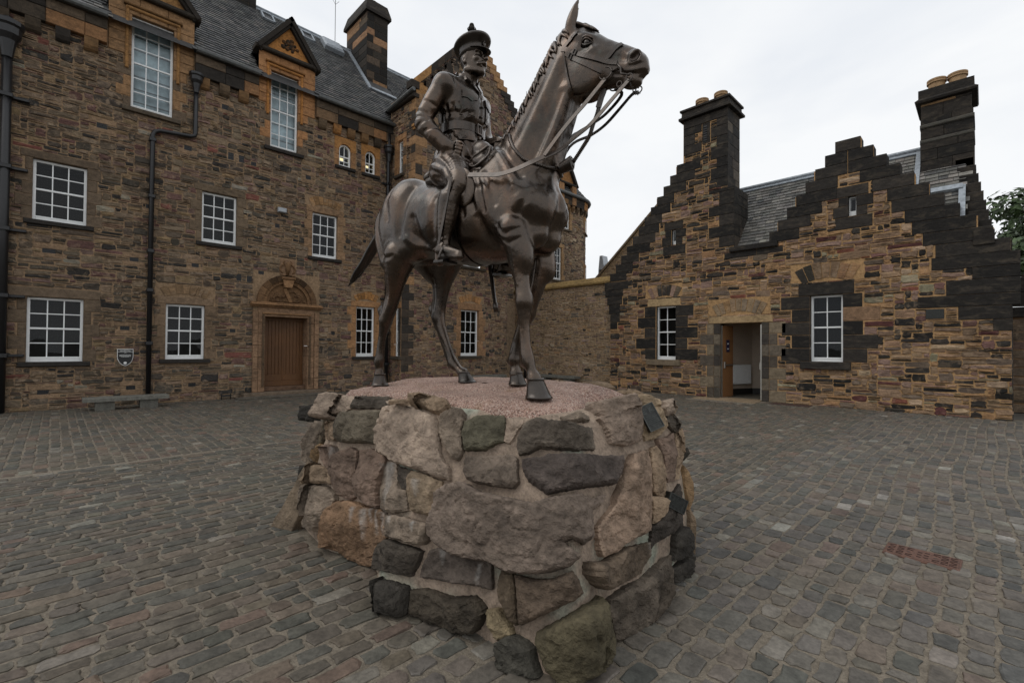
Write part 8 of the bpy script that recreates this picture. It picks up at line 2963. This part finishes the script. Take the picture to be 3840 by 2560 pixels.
# near side: bit ring -> knot on the neck -> along the shoulder to the hand
rein('bit_rein', [br, pt(*c2p(1100, 260), -.11), pt(*c2p(960, 420), -.14), pt(*c2p(780, 640), -.17), pt(*c2p(600, 890), -.215)], .026)
rein('curb_rein', [cr_, pt(*c2p(1400, 230), -.07), pt(*c2p(1150, 520), -.08), pt(*c2p(960, 680), -.10), pt(*c2p(780, 830), -.16), pt(*c2p(605, 915), -.215)], .026)
rein('rein', [pt(*c2p(600, 905), -.218), pt(*c2p(420, 985), -.265), pt(*c2p(250, 1060), -.29), pt(*c2p(60, 1115), -.30), pt(1540 + 1100 / 3.92, 380 + 1085 / 3.92, -.29), pt(1540 + 850 / 3.92, 380 + 1085 / 3.92, -.30)], .034)
# off side reins, seen beyond the neck
brm, crm = (br[0], -br[1], br[2]), (cr_[0], -cr_[1], cr_[2])
rein('bit_rein', [brm, pt(*c2p(1510, 180), .09), pt(*c2p(1330, 400), .11), pt(*c2p(1150, 530), .13), pt(*c2p(1000, 620), .15), pt(*c2p(900, 700), .17), (.62, .24, 1.66), (.45, .20, 1.75), (.27, .10, 1.86)], .022)
rein('curb_rein', [crm, pt(2050 + 1200 / 3.7333, 1330 / 3.7333, .07), pt(*c2p(1500, 330), .10), pt(*c2p(1320, 530), .12), pt(*c2p(1150, 655), .14), pt(*c2p(900, 790), .17), (.66, .24, 1.58), (.45, .22, 1.70), (.28, .12, 1.85)], .022)
# neck cord with knot, rope from the chin strap
cord = []
for x, y in ((195, 655), (205, 720), (240, 800), (290, 870), (350, 930), (430, 970), (520, 995), (620, 1025), (700, 1038), (780, 1045)):
    p, n = on_horse(*c2p(x, y), .008); cord.append(p)
MB().tube(cord, .011, 8).build('neck_cord', M['bronze_strap'], horse, smooth=True)
cm = [mirror(p) for p in cord]
MB().tube(cm, .011, 8).build('neck_cord', M['bronze_strap'], horse, smooth=True)
for (P_, tw) in ((cord, 0),):
    tws = MB()
    for a, b in zip(cord, cord[1:]):
        for k in range(4):
            c = a.lerp(b, k / 4); t = (b - a).normalized(); x = t.cross(Vector((0, 0, 1))).normalized(); y = t.cross(x)
            tws.tube([c + (x * math.cos(q) + y * math.sin(q)) * .0095 + t * (.012 * q / 3.1 - .006) for q in (0, 1.0, 2.1, 3.1, 4.2)], .0045, 5)
    tws.build('cord_twist', M['bronze_strap'], horse, smooth=True)['kind'] = 'stuff'
k0 = W(*pt(*c2p(790, 1045), .0)); k1 = W(*pt(*c2p(940, 965), .0))
kn = MB().tube([k0, k0.lerp(k1, .25), k0.lerp(k1, .6), k0.lerp(k1, .85), k1], [.022, .030, .036, .040, .022], 14)
t = (k1 - k0).normalized(); x_ = t.orthogonal().normalized(); y_ = t.cross(x_)
for k in range(9):
    c = k0.lerp(k1, .06 + .1 * k); rr = .028 + .010 * k / 8
    kn.tube([c + (x_ * math.cos(q) + y_ * math.sin(q)) * rr + t * .008 * math.sin(q) for q in np.linspace(0, 6.283, 15)], .0085, 6, caps=False)
kn.build('rope_knot', M['bronze_dark'], horse, smooth=True)
rope = [k1, W(*pt(*c2p(1040, 810), .0)), W(*pt(*c2p(1130, 660), .0)), W(*pt(*c2p(1175, 520), .0)), W(*pt(*c2p(1215, 420), .0)), W(*pt(*c2p(1240, 330), .0)), W(*pt(*c2p(1275, 210), .0)), W(*pt(*c2p(1300, 150), .0))]
Q, K = smooth_path(rope, [HOR_N] * len(rope), 5)
MB().tube(Q, .010, 8).build('halter_rope', M['bronze_dark'], horse, smooth=True)
tw = MB()
for i in range(len(Q) - 1):
    c = Q[i]; t = (Q[i + 1] - Q[i]); L = t.length; t.normalize(); x = t.orthogonal().normalized(); y = t.cross(x)
    for k in range(2):
        tw.tube([c + t * (L * (k + q / 6.3) / 2) + (x * math.cos(q) + y * math.sin(q)) * .010 for q in np.linspace(0, 4.2, 6)], .0045, 5)
tw.build('rope_twist', M['bronze_dark'], horse, smooth=True)['kind'] = 'stuff'
MB().strip([rope[-3], rope[-2], rope[-1], rope[-1] + Vector((0, 0, .06))], [-HOR_N] * 4, .035, .012).build('halter_tab', M['bronze_dark'], horse)
# scabbard hanging behind the far leg
a, b = W(*pt(1600 + 675 / 2.8509, 700 + 840 / 2.8509, .30)), W(*pt(1600 + 745 / 2.8509, 700 + 1340 / 2.8509, .30))
MB().tube([a + Vector((0, 0, .35)) - HOR_H * .03, a, a.lerp(b, .8), a.lerp(b, .82), b], [.018, .018, .016, .023, .021], 10).build('scabbard', M['bronze_dark'], rider, smooth=True)
print('statue', time.time() - T0)
# ================================================================== small things in the courtyard
rngO = random.Random(81)
def bench(name, F, L, wd, h, th, legs, label):
    o = empty(name)
    MB().box(F, 0, L, 0, wd, h - th, h, srgb(112, 110, 102), .01).build('seat_slab', M['slab'], o)
    for a in legs:
        MB().box(F, a - .17, a + .17, .08, wd - .08, 0, h - th, srgb(106, 104, 96), .008).build('support_block', M['slab'], o)
    return tag(o, label, 'bench', 'stone benches along the walls')
bench('stone_bench', Frame((-13.98, .46, 0), (0, 1, 0), (-1, 0, 0), (0, 0, 1)), 1.56, .42, .30, .09, (.38, 1.18), 'long grey stone bench under the shield sign')
bench('stone_bench', Frame((-13.55, 11.3, 0), (0, 1, 0), (-1, 0, 0), (0, 0, 1)), 1.75, .45, .42, .10, (.4, 1.35), 'grey stone bench against the gabled wing, behind the hind hoof')
bench('stone_bench', Frame((-13.3, 14.45, 0), (1, 0, 0), (0, 1, 0), (0, 0, 1)), 2.05, .45, .40, .10, (.4, 1.65), 'grey stone bench against the tan boundary wall, behind the front hooves')

# shield sign on the long building
sg = empty('shield_sign')
SF = Frame((XL + .03, 1.255, 1.19), (0, 1, 0), (0, 0, 1), (1, 0, 0))
def shield(k):
    return [(-.155 * k, .21 * k), (-.155 * k, .02), (-.145 * k, -.05 * k), (-.11 * k, -.13 * k), (-.055 * k, -.185 * k), (0, -.21 * k), (.055 * k, -.185 * k), (.11 * k, -.13 * k), (.145 * k, -.05 * k), (.155 * k, .02), (.155 * k, .21 * k)]
MB().prism(SF, shield(1.0), -.02, .012).build('white_border', M['lettering'], sg)
MB().prism(SF, shield(.935), .011, .015).build('black_panel', M['black_sign'], sg)
MB().box(SF, -.145, .145, .138, .146, .015, .0165).build('divider', M['lettering'], sg)
text_mesh('HOSPITAL', .046, SF.shift(0, .166, 0), M['lettering'], sg, 'title', .0155, .0006)['kind'] = 'stuff'
text_mesh('1897', .024, SF.shift(0, .118, 0), M['lettering'], sg, 'year', .0155, .0006)['kind'] = 'stuff'
tl_ = MB()
for k, L in enumerate((.21, .24, .23, .21, .15)):
    x = -L / 2
    while x < L / 2:
        w_ = rngO.uniform(.012, .034)
        tl_.box(SF, x, min(x + w_, L / 2), .064 - k * .013, .070 - k * .013, .0152, .0158)
        x += w_ + .006
tl_.build('small_text', M['lettering'], sg)['kind'] = 'stuff'
MB().lathe(SF.shift(0, -.135, .015), [(.032, 0), (.032, .0012), (.001, .0012)], 18).build('oval_mark', M['lettering'], sg)
tag(sg, 'black shield-shaped sign headed HOSPITAL beside the thin downpipe', 'sign')

# rusty drain cover in the setts
dc = empty('drain_cover')
c0 = [Vector((*on_z(3300 + x / 6.9176, 2000 + y / 6.9176, .012), .012)) for x, y in ((215, 200), (2060, 650), (2050, 960), (150, 480))]
u_ = ((c0[1] - c0[0]) + (c0[2] - c0[3])).normalized(); v_ = Vector((-u_.y, u_.x, 0))
DL = ((c0[1] - c0[0]).length + (c0[2] - c0[3]).length) / 2; DW = ((c0[3] - c0[0]).length + (c0[2] - c0[1]).length) / 2 * .9
DF = Frame(sum(c0, Vector()) / 4, u_, v_, (0, 0, 1))
DF.o.z = .0
hl_, hw_ = DL / 2, DW / 2
MB().box(DF, -hl_ - .012, hl_ + .012, -hw_ - .012, hw_ + .012, -.02, .010, bev=.004).build('frame', M['rust'], dc)
MB().box(DF, -hl_, hl_, -hw_, hw_, -.015, .014, bev=.003).build('lid', M['rust'], dc)
for k, xq in enumerate((-.86, -.60, -.34, .40, .63, .86)):
    for j in range(6):
        y = -hw_ * .72 + j * hw_ * .29
        if abs(xq) < .45 and 2 <= j <= 3: continue
        s = 1 if j % 2 else -1
        m = MB()
        p0, p1 = DF(xq * hl_ - .018, y - s * .006, .0145), DF(xq * hl_ + .018, y + s * .006, .0145)
        m.strip([p0, p1], [Vector((0, 0, 1))] * 2, .008, .003); m.build('tread_rib', M['rust_dark'], dc)
for (x, y) in ((-.36, 0), (.38, 0), (-.95, 0), (.95, .2)):
    MB().prism(DF, [(x * hl_ - .014, y * hw_), (x * hl_, y * hw_ - .009), (x * hl_ + .014, y * hw_), (x * hl_, y * hw_ + .009)], .0142, .0148).build('key_hole', M['iron'], dc)
for j, y in enumerate((-.55, -.1, .35)):
    MB().box(DF, -.12 * hl_, .0, y * hw_, y * hw_ + .012, .0142, .017).build('letter_bar', M['rust_dark'], dc)
    MB().box(DF, .06 * hl_, .2 * hl_, y * hw_ + .01, y * hw_ + .022, .0142, .017).build('letter_bar', M['rust_dark'], dc)
tag(dc, 'small rusty rectangular iron cover set in the setts at right', 'drain cover')

# little things fixed to the walls: boot scrapers by the door, flood lamp
for (y, l) in ((3.42, 'small black boot scraper left of the oak doors'), (6.62, 'small black boot scraper right of the oak doors')):
    b = empty('boot_scraper')
    F = Frame((XL + .18, y, 0), (0, 1, 0), (1, 0, 0), (0, 0, 1))
    for s in (-1, 1):
        MB().tube([F(s * .11, 0, 0), F(s * .11, 0, .16), F(s * .085, 0, .20)], .012, 7).build('post', M['iron'], b, smooth=True)
    MB().box(F, -.11, .11, -.006, .006, .09, .13).build('blade', M['iron'], b)
    tag(b, l, 'boot scraper')
fu, fv = on_x(1053, 793, XL)
fo = empty('flood_lamp')
FF = Frame((XL + .02, fu, fv), (0, 1, 0), (0, 0, 1), (1, 0, 0))
MB().box(FF, -.12, .12, -.06, .08, .03, .16, bev=.02).build('housing', M['metal_clad'], fo)
MB().box(FF, -.03, .03, -.03, .03, -.02, .03).build('bracket', M['iron'], fo)
tag(fo, 'small grey flood lamp fixed high on the rubble wall', 'lamp')

# ---- put every empty at the base of its thing
bpy.context.view_layer.update()
for o in [q for q in COL.objects if q.type == 'EMPTY' and q.parent is None]:
    ch = list(o.children)
    if not ch: continue
    lo = Vector((1e9,) * 3); hi = Vector((-1e9,) * 3)
    for c in ch:
        for b in c.bound_box:
            for k in range(3):
                lo[k] = min(lo[k], b[k]); hi[k] = max(hi[k], b[k])
    base = Vector(((lo.x + hi.x) / 2, (lo.y + hi.y) / 2, lo.z))
    o.location = base
    for c in ch:
        c.location = -base
print('all', time.time() - T0)
